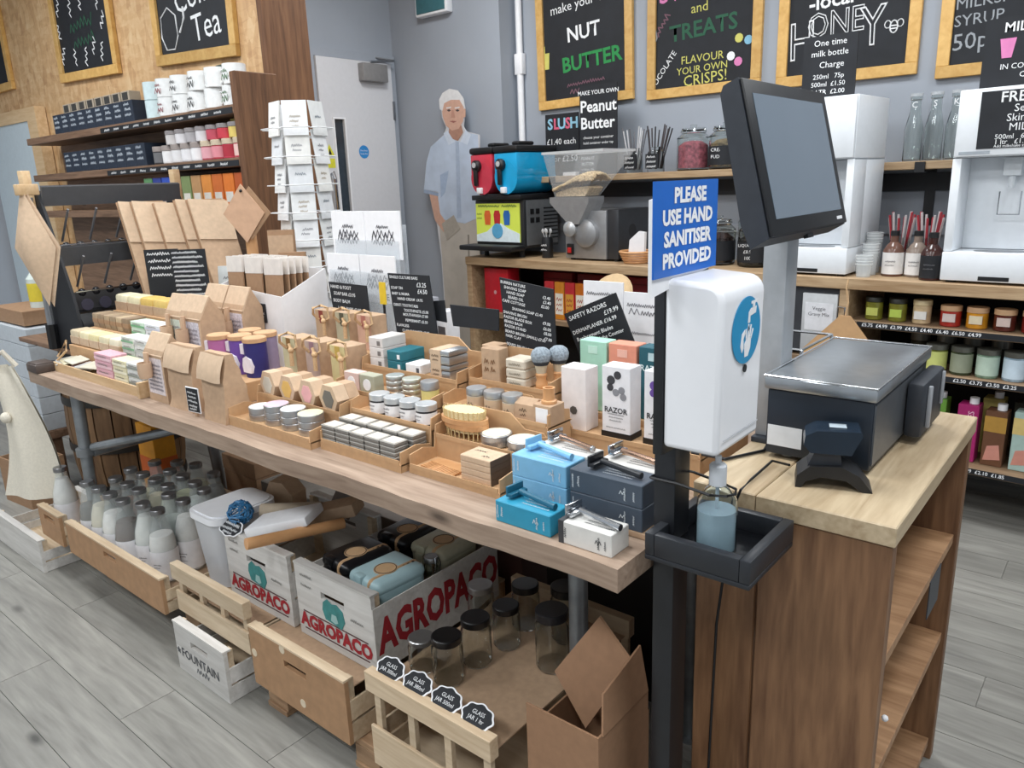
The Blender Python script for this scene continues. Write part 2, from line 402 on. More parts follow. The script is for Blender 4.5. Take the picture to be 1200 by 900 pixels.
# pale panel at the far left behind the shelves
d2 = thing('door_2', 'pale blue door with wooden trim at the left edge of the picture', 'door', (0, 0, 0)); d2['kind'] = 'structure'
pa = PY(0, 115, 2.05); pb = PY(24, 300, 2.05)
part(d2, 'door_leaf', MB().box(-6.55, -5.75, 2.04, 2.09, 0, 1.9), mat('#c9d6dd', .5, var=.03, name='pale_blue_paint'))
part(d2, 'door_trim', MB().box(-5.75, -5.60, 2.03, 2.095, 0, 1.98).box(-6.55, -5.75, 2.03, 2.095, 1.9, 1.98), W['ply'])

# ================================================================== framed chalkboards
def chalkboard(label, x0, x1, z0, z1, ywall, lines, extra=None, fw=.05, tilt=0.0, zs=.68, ss=.85):
    w_, h_ = x1-x0, z1-z0
    t = thing('framed_chalkboard', label, 'chalkboard', ((x0+x1)/2, ywall, z0), rot=(0, tilt, 0), group='framed chalkboards on the walls')
    a = w_/2
    part(t, 'board', MB().box(-a+.01, a-.01, -.012, -.002, .01, h_-.01), SLATE)
    for (bx0, bx1, bz0, bz1) in ((-a, a, 0, fw), (-a, a, h_-fw, h_), (-a, -a+fw, fw, h_-fw), (a-fw, a, fw, h_-fw)):
        part(t, 'frame_rail', MB().box(bx0, bx1, -.026, -.001, bz0, bz1, .002, 1), W['frame'])
    for ls, m in lines: lettering(t, [(l[0], l[1], l[2]*zs, l[3]*ss)+tuple(l[4:]) for l in ls], m, (0, -.0135, 0))
    if extra: extra(t)
    return t
G_ = mat('#2f8a4a', .9, name='chalk_green'); P_ = mat('#d57fb0', .9, name='chalk_pink'); Y_ = mat('#c9c46a', .9, name='chalk_yellow'); DM = mat('#7d5a66', .9, name='chalk_faded_mauve'); CD = mat('#9a9ea3', .9, name='chalk_faded_grey'); RD = mat('#c8584f', .9, name='chalk_red'); DG = mat('#2f5c46', .9, name='chalk_dark_green')
YW = 3.95
def bx(pl, pr): return PY(pl[0], pl[1], YW-.02).x, PY(pr[0], pr[1], YW-.02).x
# nut butter
x0, x1 = bx((632, 125), (742, 120)); zb = PY(690, 123, YW).z
w_ = x1-x0
def cupx(t):
    scribble(t, [(-.12, .115, .26, .022, 2), (-.10, .075, .10, .03, 2)], DM, (0, -.0135, 0), th=.006)
    part(t, 'chalk_cup', MB().prism([(-.28*w_/.66-.03, .23), (-.28*w_/.66+.03, .23), (-.28*w_/.66+.036, .32), (-.28*w_/.66-.036, .32)], -.0140, -.0128, 'y').box(-.28*w_/.66-.004, -.28*w_/.66+.004, -.014, -.0128, .32, .36), Y_)
chalkboard('pine framed chalkboard reading make your own nut butter', x0, x1, zb, zb+.95, YW, [
    ([('make your own', 0, .82, .085, 'C', 4)], CHALK), ([('NUT', .0, .585, .13, 'C', 3, .02)], CHALK), ([('BUTTER', .05, .355, .135, 'C', 3, .025)], G_),
    ], cupx, tilt=math.radians(-1))
x0, x1 = bx((758, 115), (890, 107)); zb = PY(824, 111, YW).z
def sweets(t):
    scribble(t, [(-.27, .30, .14, .03, 55)], DM, (0, -.0135, 0), th=.006)
    for (cx, cz, m) in ((.20, .25, Y_), (.25, .235, mat('#7fb0c8', .9, name='chalk_blue')), (.16, .17, CHALK), (.20, .14, P_)):
        part(t, 'chalk_sweet', MB().lathe([(.022, 0), (.022, .001)], 10, T=Matrix.Translation((cx, -.0145, cz)) @ Matrix.Rotation(math.pi/2, 4, 'X')), m)
    lp = part(t, 'chalk_lollipop', MB().lathe([(.035, 0), (.035, .001)], 14, T=Matrix.Translation((.25, -.0145, .53)) @ Matrix.Rotation(math.pi/2, 4, 'X')), P_)
    part(lp, 'stick', MB().rod((.26, -.0145, .50), (.285, -.0145, .42), .003, 4), CHALK)
    part(t, 'chalk_stick', MB().tube([(-.285, -.0142, .19), (-.29, -.0142, .26), (-.265, -.0142, .31), (-.275, -.0142, .36)], .004, 5), CD)
chalkboard('dark pine framed chalkboard reading sweets and treats', x0, x1, zb, zb+.95, YW, [
    ([('SWEETS', -.03, .77, .15, 'C', 2, .015)], P_), ([('and', -.02, .625, .08, 'C', 2)], Y_), ([('TREATS', .0, .475, .13, 'C', 3, .02)], DG),
    ([('FLAVOUR', .0, .265, .065, 'C', 1), ('YOUR OWN', .0, .19, .06, 'C', 2), ('CRISPS!', .02, .115, .09, 'C', 3)], Y_), ([('CHOCOLATE', -.235, .19, .05, 'C', 52)], CHALK)], sweets)
x0, x1 = bx((909, 98), (1073, 94)); zb = PY(990, 96, YW).z
def bee(t):
    for (cx, cz) in ((.215, .36), (.205, .21)):
        b = part(t, 'chalk_bee', MB().tube([(cx+.016*math.cos(a), -.0142, cz+.026*math.sin(a)) for a in [i*math.pi/6 for i in range(13)]], .003, 4), CHALK)
        for k in (-.010, .002): part(b, 'stripe', MB().box(cx-.014, cx+.014, -.0145, -.013, cz+k, cz+k+.005), CHALK)
        for k in (-1, 1): part(b, 'wing', MB().tube([(cx+k*.026+.013*math.cos(a), -.0142, cz+.012+.016*math.sin(a)) for a in [i*math.pi/5 for i in range(11)]], .0022, 4), CHALK)
chalkboard('pine framed chalkboard reading local honey with two chalk bees', x0, x1, zb, zb+.98, YW, [
    ([('-local-', -.06, .535, .11, 'C', 3, .02)], CHALK), ([('H', -.20, .285, .28, 'C', 2, -.018, .75), ('Y', .115, .32, .28, 'C', 2, -.018, .75), ('ONE', -.05, .38, .18, 'C', 2, -.018, .8)], CHALK)], bee)
x0, x1 = bx((1095, 94), (1260, 84)); zb = PY(1120, 91, YW).z
chalkboard('pine framed chalkboard reading add milkshake syrup 50p', x0, x1, zb, zb+.95, YW, [
    ([('ADD', -.20, .52, .08, 'L', 2), ('MILKSHAKE', -.20, .425, .075, 'L', 2), ('SYRUP', -.20, .325, .075, 'L', 2), ('50p', -.20, .20, .11, 'L', 2)], CD)])
# OSB wall boards
YO = 2.1
def ob(pl, pr): return PY(*pl, YO-.02).x, PY(*pr, YO-.02).x
x0, x1 = ob((72, 98), (140, 88)); zb = PY(106, 93, YO).z
def bunch(t):
    scribble(t, [(-.30, .36, .09, .04, 60), (-.12, .34, .09, .04, 80), (.02, .36, .08, .04, 75), (.22, .34, .09, .04, 70), (-.30, .24, .09, .04, 100), (.24, .24, .09, .04, 50), (-.32, .10, .10, .04, 60), (-.14, .08, .09, .04, 85), (.0, .07, .10, .04, 80), (.10, .12, .09, .04, 60), (.20, .08, .10, .04, 75)], CHALK, (0, -.0135, 0), th=.007)
    scribble(t, [(-.16, .26, .30, .06, 4), (-.14, .17, .28, .06, 5)], DG, (0, -.0135, 0), th=.008)
chalkboard('chalkboard on the chipboard wall with scattered small chalk words', x0, x1, zb, zb+.85, YO, [], bunch, tilt=math.radians(2))
x0, x1 = ob((185, 81), (278, 64)); zb = PY(232, 73, YO).z
def pot(t):
    cx, cz = -.22, .16
    c = part(t, 'chalk_teapot', MB().tube([(cx-.07, -.0142, cz+.06), (cx-.08, -.0142, cz-.03), (cx-.04, -.0142, cz-.09), (cx+.04, -.0142, cz-.09), (cx+.08, -.0142, cz-.03), (cx+.07, -.0142, cz+.06), (cx, -.0142, cz+.10), (cx-.07, -.0142, cz+.06)], .0035, 5), CHALK)
    part(c, 'spout', MB().tube([(cx+.10, -.0142, cz-.02), (cx+.15, -.0142, cz+.04), (cx+.15, -.0142, cz+.09)], .005, 5), CHALK)
chalkboard('chalkboard on the chipboard wall reading coffee and tea with a teapot', x0, x1, zb, zb+.80, YO, [([('Coffee', .08, .44, .20, 'C', 8), ('Tea', .12, .22, .20, 'C', 6)], CHALK)], pot, tilt=math.radians(3))
x0, x1 = ob((-60, 120), (16, 107)); zb = PY(10, 107, YO).z
chalkboard('chalkboard cut off by the left edge of the picture', x0, x1, zb, zb+.8, YO, [])
# ================================================================== till counter (end-on shelf unit)
TX0, TX1, TY0, TY1, TZ = -.577, -.238, 1.19, 1.85, .868
t = thing('till_counter', 'brown plank till counter with open shelves on its end', 'counter', (0, 0, 0))
yy = TY0; k = 0
for wd_ in (.34, .32):   # two wide top boards (seam runs with X)
    pass
part(t, 'top_board', MB().box(TX0, -.462, TY0-.006, TY1+.01, TZ-.035, TZ, .002, 1), W['tilltop'])
part(t, 'top_board', MB().box(-.4605, TX1, TY0-.006, TY1+.01, TZ-.035, TZ, .002, 1), W['tilltop'])
ZT = TZ-.036
part(t, 'front_plank', MB().box(-.452, TX1-.004, TY0, TY0+.03, 0, ZT, .002, 1), W['till'])
part(t, 'front_plank', MB().box(TX0, -.462, TY0+.018, TY0+.045, 0, ZT, .002, 1), W['till'])
part(t, 'back_plank', MB().box(-.41, TX1-.004, TY1-.03, TY1, 0, ZT, .002, 1), W['till'])
part(t, 'back_plank', MB().box(TX0, -.412, TY1-.03, TY1, 0, ZT, .002, 1), W['till'])
part(t, 'inner_panel', MB().box(TX0+.001, TX0+.02, TY0+.046, TY1-.031, 0, ZT), W['till'])
for z in (.06, .35, .60): part(t, 'shelf', MB().box(TX0+.021, TX1-.012, TY0+.046, TY1-.031, z-.022, z, .001, 1), wood('#b08a66', '#8a6545', 'till_shelf', (1.2, 12, 12), rough=.55))
part(t, 'bolt', MB().ball((TX1-.006, TY0+.08, .47), .006, 8, 6), WHITE)
part(t, 'price_tag', MB().box(TX1-.012, TX1-.010, TY1-.26, TY1-.16, .50, .585), mat('#3a3e44', .5, name='tag_grey'))

# ================================================================== weighing scale on the till
SX0, SX1, SY0, SY1 = -.527, -.325, 1.365, 1.775
NAVY = mat('#1c2530', .38, var=.08, name='scale_navy')
t = thing('weighing_scale', 'large dark weighing scale with flat steel top on the till counter', 'scale', (0, 0, 0))
part(t, 'body', MB().box(SX0+.006, SX1-.006, SY0+.008, SY1-.008, .877, 1.005, .004), NAVY)
part(t, 'side_plate', MB().box(SX1-.0065, SX1-.003, SY0+.012, SY1-.06, .888, 1.0), mat('#6c7075', .35, metal=.6, name='scale_grey_plate'))
part(t, 'weighing_plate', MB().box(SX0, SX1, SY0, SY1, 1.006, 1.030, .005), mat('#a4a9ae', .28, metal=.75, var=.06, name='scale_steel'))
RIM = mat('#d9dcde', .2, metal=.9, name='bright_rim')
for (ra, rb, rc, rd) in ((SX0, SX1, SY0, SY0+.003), (SX0, SX1, SY1-.003, SY1), (SX1-.003, SX1, SY0+.003, SY1-.003), (SX0, SX0+.003, SY0+.003, SY1-.003)): part(t, 'plate_rim', MB().box(ra, rb, rc, rd, 1.0301, 1.0335, .001, 1), RIM)
for fx in (SX0+.04, SX1-.04):
    for fy in (SY0+.04, SY1-.04): part(t, 'foot', MB().cyl(fx, fy, TZ, .8765, .012, n=12), mat('#b9b4aa', .6, name='foot_grey'))
part(t, 'rating_label', MB().box(SX0+.01, SX0+.075, SY0+.0072, SY0+.008, .895, .935), mat('#d6d8da', .5, name='label_grey'))
kp = part(t, 'keypad_unit', MB().box(SX1-.002, SX1+.030, SY1-.19, SY1-.005, .884, .995, .008), DARK)
part(kp, 'card_slot', MB().box(SX1+.0302, SX1+.038, SY1-.16, SY1-.15, .90, .985, .002).box(SX1+.0302, SX1+.036, SY1-.04, SY1-.03, .92, .99, .002), mat('#9a9da2', .3, name='slot_trim'))

# ================================================================== till monitor on its post
t = thing('till_monitor', 'charcoal touch screen till monitor tilted back on a grey post', 'monitor', (0, 0, 0))
part(t, 'post', MB().box(-.575, -.528, 1.455, 1.515, TZ+.012, 1.36, .003), mat('#a9adb1', .4, metal=.3, name='post_grey'))
part(t, 'base_plate', MB().box(-.577, -.520, 1.44, 1.53, TZ, TZ+.012, .002), DARK)
tilt = math.atan2(.05, .20)
Tm = Matrix.Translation((-.505, 1.425, 1.425)) @ Matrix.Rotation(-tilt, 4, 'Y')
# local: x = outward normal, y = along, z = up
hs = part(t, 'housing', MB().prism([(-.046, -.10), (-.038, .112), (-.030, .124), (-.004, .128), (-.004, -.132), (-.038, -.142)], -.198, .196, 'y', Tm), DARK)
part(t, 'bezel', MB().box(-.004, .002, -.195, .193, -.130, .126, .002, T=Tm), BLACK)
part(t, 'screen', MB().box(.0021, .003, -.168, .168, -.103, .103, T=Tm), mat('#6b7783', .12, var=.05, scale=3, spec=.6, name='screen_glass'))
part(t, 'maker_mark', MB().box(.0022, .003, .135, .165, -.121, -.115, T=Tm), WHITE)
part(t, 'sensor', MB().box(-.026, -.018, .02, .05, -.144, -.132, T=Tm), BLACK)
part(t, 'rear_mount', MB().box(-.085, -.05, .00, .09, -.09, .05, T=Tm), BLACK)
part(t, 'card_reader', MB().box(-.05, -.01, .1965, .213, -.06, .06, .002, T=Tm), BLACK)

# ================================================================== barcode scanner on its dock
p = PZ(972, 572, TZ)
t = thing('barcode_scanner', 'dark handheld barcode scanner resting in its curved dock on the till', 'scanner', (p.x-.012, p.y+.02, TZ), rz=math.radians(20))
part(t, 'dock', MB().prism([(-.052, 0), (-.050, .022), (-.03, .040), (.02, .043), (.05, .028), (.072, 0), (.055, 0), (.03, .018), (-.01, .022), (-.035, .012), (-.042, 0)], -.032, .032, 'y'), BLACK)
part(t, 'handle', MB().prism([(-.034, .036), (-.022, .066), (.018, .066), (.022, .036)], -.022, .022, 'y'), DARK)
hd = part(t, 'head', MB().prism([(-.042, .078), (-.030, .064), (.035, .064), (.050, .100), (.046, .106), (-.022, .104), (-.040, .094)], -.030, .030, 'y'), mat('#1d2a38', .22, name='scanner_gloss'))
part(hd, 'lens', MB().box(-.002, .026, -.01, .01, .1052, .1075, .001), mat('#b8c6cf', .1, name='scanner_lens'))
tag(obj('cable', MB().tube([PZ(925, 545, TZ+.02), PZ(905, 540, TZ+.008), PZ(880, 562, TZ+.005), PZ(868, 574, TZ+.006), Vector((PZ(866, 574, TZ).x-.004, TY0-.012, TZ-.03)), Vector((-.52, TY0-.012, .60)), Vector((-.53, TY0-.012, .02))], .0025, 6).mesh('cable', BLACK)), 'thin black scanner cable hanging down the front of the till', 'cable')
tag(obj('power_cable', MB().tube([PZ(810, 530, TZ+.004), PZ(850, 538, TZ+.004), PZ(895, 528, TZ+.004), PZ(900, 520, TZ+.004)], .003, 6).mesh('power_cable', BLACK)), 'black power cable lying behind the sanitiser bottle on the till', 'cable')
# ================================================================== hand sanitiser stand
t = thing('sanitiser_stand', 'black floor stand with white hand sanitiser dispenser, blue sign and drip tray', 'stand', (0, 0, 0))
part(t, 'base_plate', MB().box(-.63, -.38, .95, 1.17, 0, .012, .003), BLACKM)
part(t, 'pole', MB().box(-.574, -.536, 1.035, 1.088, .012, 1.262, .002), BLACKM)
part(t, 'back_plate', MB().box(-.550, -.5335, .985, 1.13, .985, 1.262, .002), BLACKM)
tr_ = part(t, 'drip_tray', MB().box(-.562, -.386, .985, 1.163, .803, .812, .002).box(-.562, -.545, .985, 1.163, .812, .85, .002).box(-.403, -.386, .985, 1.163, .812, .85, .002).box(-.545, -.403, .985, 1.002, .812, .85, .002).box(-.545, -.403, 1.146, 1.163, .812, .85, .002), mat('#26292e', .4, name='tray_plastic'))
part(tr_, 'tray_insert', MB().box(-.544, -.404, 1.003, 1.145, .8125, .8195, .003), mat('#101114', .15, name='tray_gloss'))
DISP = mat('#eff0f3', .25, var=.01, name='dispenser_white')
bm_ = MB()
# rounded-top body: profile in XZ extruded along Y
prof = [(-.533, 1.0), (-.444, 1.0)]
prof += [(-.442, 1.225)]+[(-.467+.025*math.cos(a), 1.228+.025*math.sin(a)) for a in [math.pi/2*i/5 for i in range(6)]]+[(-.533, 1.258)]
bm_.prism(prof, .985, 1.135, 'y')
body = part(t, 'dispenser', bm_, DISP)
bv = body.modifiers.new('soft_edges', 'BEVEL'); bv.width = .008; bv.segments = 3; bv.limit_method = 'ANGLE'
fx = -.4415
cir = part(body, 'round_label', MB().lathe([(.050, 0), (.050, .001)], 40, T=Matrix.Translation((fx, 1.066, 1.177)) @ Matrix.Rotation(math.pi/2, 4, 'Y')), mat('#1f8fc0', .35, var=.02, name='label_blue'))
ic = MB(); X_ = fx+.0016
def pl(pts): ic.prism(pts, X_-.0004, X_, 'x')
yo, zo = 1.066, 1.177
pl([(yo+.010, zo+.020), (yo+.030, zo+.022), (yo+.032, zo+.032), (yo+.012, zo+.031), (yo+.004, zo+.026), (yo+.002, zo+.010), (yo+.010, zo+.010)])     # tap spout
pl([(yo+.018, zo+.031), (yo+.026, zo+.031), (yo+.026, zo+.037), (yo+.033, zo+.038), (yo+.033, zo+.042), (yo+.012, zo+.041), (yo+.012, zo+.037), (yo+.018, zo+.037)])
pl([(yo+.005, zo+.006), (yo+.008, zo+.001), (yo+.005, zo-.003), (yo+.002, zo+.001)])
pl([(yo-.022, zo-.022), (yo-.018, zo-.004), (yo-.008, zo+.002), (yo-.006, zo-.004), (yo-.012, zo-.012), (yo-.010, zo-.026), (yo-.016, zo-.032)])       # rear hand
pl([(yo-.008, zo-.020), (yo+.000, zo-.012), (yo+.016, zo-.012), (yo+.014, zo-.028), (yo+.006, zo-.040), (yo-.006, zo-.040)])
for k, (fy, fz, an) in enumerate(((-.001, -.014, 100), (.005, -.012, 88), (.010, -.012, 76), (.015, -.014, 62))):
    a = math.radians(an); L2 = (.016, .020, .019, .015)[k]
    dx, dz = math.cos(a), math.sin(a); nx, nz = -dz*.0022, dx*.0022
    by, bz = yo+fy, zo+fz
    pl([(by+nx, bz+nz), (by+dx*L2+nx, bz+dz*L2+nz), (by+dx*L2-nx, bz+dz*L2-nz), (by-nx, bz-nz)])
part(cir, 'hand_wash_symbol', ic, WHITE)
part(body, 'sensor_window', MB().lathe([(.006, 0), (.006, .0012)], 14, T=Matrix.Translation((fx, 1.066, 1.119)) @ Matrix.Rotation(math.pi/2, 4, 'Y')), BLACK)
part(body, 'seam', MB().box(fx, fx+.0006, 1.0, 1.125, 1.022, 1.0235), mat('#b9bcc2', .5, name='seam_grey'))
part(body, 'nozzle', MB().cyl(-.487, 1.045, .985, 1.001, .012, n=14), mat('#c9ccd1', .4, name='nozzle_grey'))
# sign, facing +X
sg = part(t, 'sign_holder', MB().prism([(.935, 1.236), (1.125, 1.262), (1.125, 1.375), (.99, 1.375), (.935, 1.37)], -.532, -.526, 'x').box(-.56, -.526, .985, 1.13, 1.2625, 1.268), WHITE)
bp_ = part(t, 'sign_panel', MB().box(-.5255, -.5225, .934, 1.13, 1.262, 1.394, .0), mat('#1464c0', .35, var=.02, name='sign_blue'))
TL = [('PLEASE', .005, .044, .0285, 'C', 0, .045, 1.12), ('USE HAND', 0, .014, .0285, 'C', 0, .045, 1.12), ('SANITISER', 0, -.016, .0285, 'C', 0, .045, 1.12), ('PROVIDED', 0, -.046, .0285, 'C', 0, .045, 1.12)]
lettering(bp_, TL, WHITE, (-.5218, 1.034, 1.329), math.pi/2)
# bottle on the tray with its strap
bp0 = (-.468, 1.045, .8195)
b = thing('sanitiser_bottle', 'clear pump bottle of bluish sanitiser gel standing in the drip tray', 'bottle', bp0)
part(b, 'bottle', MB().lathe([(0, .001), (.027, .001), (.0325, .006), (.0325, .075), (.030, .092), (.017, .110), (.0125, .114), (.0125, .122), (.0105, .122), (.0105, .112), (.016, .107), (.028, .091), (.0305, .075), (.0305, .008), (.025, .004), (0, .004)], 24, cap=False), glass('#e6f0f4', .05, 'bottle_plastic', 1.2))
part(b, 'gel', MB().lathe([(0, .0045), (.0245, .0045), (.0298, .009), (.0298, .074), (0, .074)], 24, cap=False), mat('#b6c4ca', .2, var=.04, name='sanitiser_gel'))
part(b, 'pump_cap', MB().lathe([(.0135, .115), (.0135, .146), (.011, .149), (.005, .150), (.005, .162), (0, .162)], 18), mat('#c6cacf', .4, name='pump_grey'))
part(b, 'dip_tube', MB().cyl(0, 0, .02, .112, .003, n=8), mat('#d5d9dd', .4, name='dip_tube'))
tag(obj('cable_tie', MB().tube([(-.5775, 1.03, .925), (-.5775, 1.092, .925), (-.53, 1.090, .925), (-.468, 1.072, .925), (-.445, 1.062, .925), (-.438, 1.045, .925), (-.445, 1.028, .925), (-.468, 1.018, .925), (-.53, 1.031, .925), (-.5775, 1.03, .925)], .0024, 5).mesh('cable_tie', BLACK)), 'black cable tie holding the sanitiser bottle to the pole', 'cable tie')
# ================================================================== long display table
BX0, BX1, BY0, BY1, BZ = -3.09, -.580, .935, 1.73, .8
t = thing('display_table', 'long scaffold board table with metal pipe legs', 'table', (0, 0, 0))
def board(y0, y1, seed):
    rnd = random.Random(seed); n = 40
    m_ = MB()
    top = [(BX0+(BX1-BX0)*i/n, y0+(rnd.uniform(-.003, .003)+.0022*math.sin(i*.7+seed) if seed == 0 else rnd.uniform(-.001, .001))) for i in range(n+1)]
    m_.prism(top+[(BX1, y1), (BX0, y1)], BZ-.042, BZ, 'z'); return m_
for i, (a, b_) in enumerate(((BY0, BY0+.225), (BY0+.228, BY0+.455), (BY0+.458, BY1))):
    o = part(t, 'table_board', board(a, b_, i), W['table'], smooth=0)
for lx, ly in ((-.838, 1.19), (-.745, 1.55)):
    lg = part(t, 'leg', MB().cyl(lx, ly, .004, BZ-.042, .021, n=14), GALV)
    part(lg, 'flange', MB().cyl(lx, ly, BZ-.052, BZ-.0425, .04, n=16), GALV)
    part(lg, 'foot', MB().cyl(lx, ly, 0, .004, .04, n=14), GALV)
for ly, dy in ((1.04, -.02), (1.5, .05)):
    lg = part(t, 'leg', MB().rod((-2.968, ly, BZ-.045), (-2.955, ly+dy, .0), .022, 12), GALV)
    part(lg, 'collar', MB().cyl(-2.963, ly+dy*.4, .47, .50, .032, n=14), GALV)
part(t, 'brace', MB().rod((-2.94, 1.05, .5), (-2.45, 1.35, .62), .016, 10), GALV)
part(t, 'stretcher', MB().rod((-2.94, 1.05, .48), (-2.94, 1.51, .48), .016, 10), GALV)

# ---- generic product builders -------------------------------------------------
def carton(name, label, cat, loc, size, m, rz=0, group=None, side=None, prints=None, tilt=None, bev=.0015):
    """a card box; side: (x0,x1,z0,z1,mat) panels printed on its front; prints: text lines on the front"""
    w_, d_, h_ = size
    t = thing(name, label, cat, loc, rz, group, rot=tilt)
    part(t, 'box', MB().box(-w_/2, w_/2, 0, d_, 0, h_, bev, 1), m)
    for q in side or []:
        part(t, q[5] if len(q) > 5 else 'label', MB().box(q[0], q[1], -.0008, 0, q[2], q[3]), q[4])
    for ls, pm in prints or []: lettering(t, ls, pm, (0, -.0012, 0))
    return t
def jar(name, label, cat, loc, r, h, body, lid, lab=None, group=None, lidh=None, lidr=1.03):
    t = thing(name, label, cat, loc, 0, group)
    lh = lidh or h*.28
    part(t, 'jar', MB().lathe([(r*.92, 0), (r, h*.04), (r, h-lh-.002), (r*.9, h-lh)], 18), body)
    part(t, 'lid', MB().lathe([(r*lidr, h-lh), (r*lidr, h-.002), (r*lidr*.96, h)], 18), lid)
    if lab: part(t, 'label', MB().lathe([(r*1.008, h*.10), (r*1.008, (h-lh)*.92)], 18, cap=False), lab)
    return t
def rowx(px0, py0, px1, py1, z, n):
    a = PZ(px0, py0, z); b_ = PZ(px1, py1, z)
    return [a.lerp(b_, i/(n-1) if n > 1 else 0) for i in range(n)]

# ---- stepped cardboard display units -------------------------------------------
CARDE = KRAFT_O
STEP = [(1.065, 1.170, .018), (1.170, 1.285, .065), (1.285, 1.395, .120)]     # y0,y1,height above the table
def stepped(label, x0, x1, steps=STEP, backh=.205, notch=True):
    t = thing('stepped_display', label, 'display stand', (0, 0, BZ), group='stepped cardboard display stands')
    for i, (a, b_, h_) in enumerate(steps):
        part(t, 'tread', MB().box(x0, x1, a, b_, h_-.003, h_), CARDE)
        prev = steps[i-1][2] if i else 0
        part(t, 'riser', MB().box(x0, x1, a, a+.003, (prev if i else 0), h_-.003), CARDE)
        part(t, 'lip', MB().box(x0+.004, x1-.004, a-.0012, a+.001, h_, h_+.010), CARDE)
    yb = steps[-1][1]
    for sx in (x0, x1-.003):
        poly = [(steps[0][0]+.002, 0)]
        for (a, b_, h_) in steps: poly += [(a+.002, h_+.028), ((a+b_)/2, h_+.034), (b_-.006, h_+.024)]
        poly += [(yb, 0)]
        part(t, 'side_cheek', MB().prism(poly, sx, sx+.003, 'x'), CARDE)
    w_ = x1-x0
    crest = [(x0, 0), (x1, 0), (x1, backh-.055), (x1-.02, backh-.03), (x1-.07*min(1, w_/.25), backh-.03), (x1-.11*min(1, w_/.25), backh), (x0+.05, backh), (x0+.015, backh-.012), (x0, backh-.04)]
    part(t, 'back_panel', MB().prism(crest, yb, yb+.004, 'y'), CARDE)
    return t
XA, XB, XC, XD = -1.80, -1.545, -1.185, -.905
def fb(pl, pr, z):
    a = PZ(*pl, z); b_ = PZ(*pr, z); return Vector(((a.x+b_.x)/2, (a.y+b_.y)/2, z)), abs(b_.x-a.x)
def hpx(n, loc): return n*mpp(loc)*1.03
ZS1, ZS2, ZS3 = BZ+.018, BZ+.065, BZ+.132
dA = [(1.0, 1.095, .018), (1.095, 1.172, .060)]
dB = [(1.02, 1.118, .018), (1.118, 1.178, .070), (1.184, 1.276, .090), (1.276, 1.40, .132)]
dC = [(1.035, 1.118, .012), (1.118, 1.205, .058), (1.211, 1.298, .095), (1.304, 1.40, .137)]
stepped('stepped card display holding round tins and hexagonal boxes', -1.835, -1.475, dA, .115)
stepped('stepped card display holding grey soap tins and black-rimmed jars', -1.462, -1.180, [dB[0], dB[1]], .115)
stepped('stepped card display holding the teal and white bar boxes', -1.60, -1.245, [dB[2], dB[3]], .215)
stepped('stepped card display holding wooden brushes and balm jars', -1.170, -.912, [dC[0], dC[1]], .115)
stepped('card step holding balm jars and the kraft pouch', -1.235, -.925, [dC[2]], .13)
stepped('tall card step holding kraft cartons and shaving brushes', -1.235, -.985, [dC[3]], .21)
dD = [(1.30, 1.42, .060), (1.42, 1.53, .066)]
stepped('low card display under the tall razor boxes', -.975, -.62, dD, .12)
t = thing('card_plinth', 'kraft card plinth under the front row of rope soap boxes', 'plinth', (-1.775, 1.212, BZ)); part(t, 'box', MB().box(-.17, .17, 0, .125, 0, .075, .001, 1), CARDE)
t = thing('card_plinth', 'kraft card plinth under the back row of rope soap boxes', 'plinth', (-1.92, 1.44, BZ)); part(t, 'box', MB().box(-.17, .17, 0, .12, 0, .12, .001, 1), CARDE)
# flat card tray under the razor boxes in front
trz = .012
# ---- round tins, display A bottom step
cols = [('white', '#f0efec'), ('pale pink', '#d9b9c6'), ('off white', '#eceae2'), ('cream', '#eee3b4')]
for i, ((px, py), n) in enumerate(zip(((308, 491), (329, 496), (350, 501), (373, 505)), (2, 3, 3, 3))):
    p = PZ(px, py, ZS1)
    for k in range(n):
        last = k == n-1
        t = thing('round_tin', 'silver round tin, %s from the bottom of the %s lidded stack' % (ORD[k], cols[i][0]), 'tin', (-1.755+i*.073, 1.052, ZS1+k*.0175), group='round tins on the stepped card display')
        part(t, 'tin', MB().lathe([(.031, 0), (.032, .001), (.032, .010), (.031, .0105)], 20), TIN)
        part(t, 'lid', MB().lathe([(.0328, .0098), (.0328, .0165), (.0318, .0172)], 20), TIN)
        if last: part(t, 'label', MB().lathe([(.0308, .0173), (.0308, .0178)], 20), g(cols[i][1]))
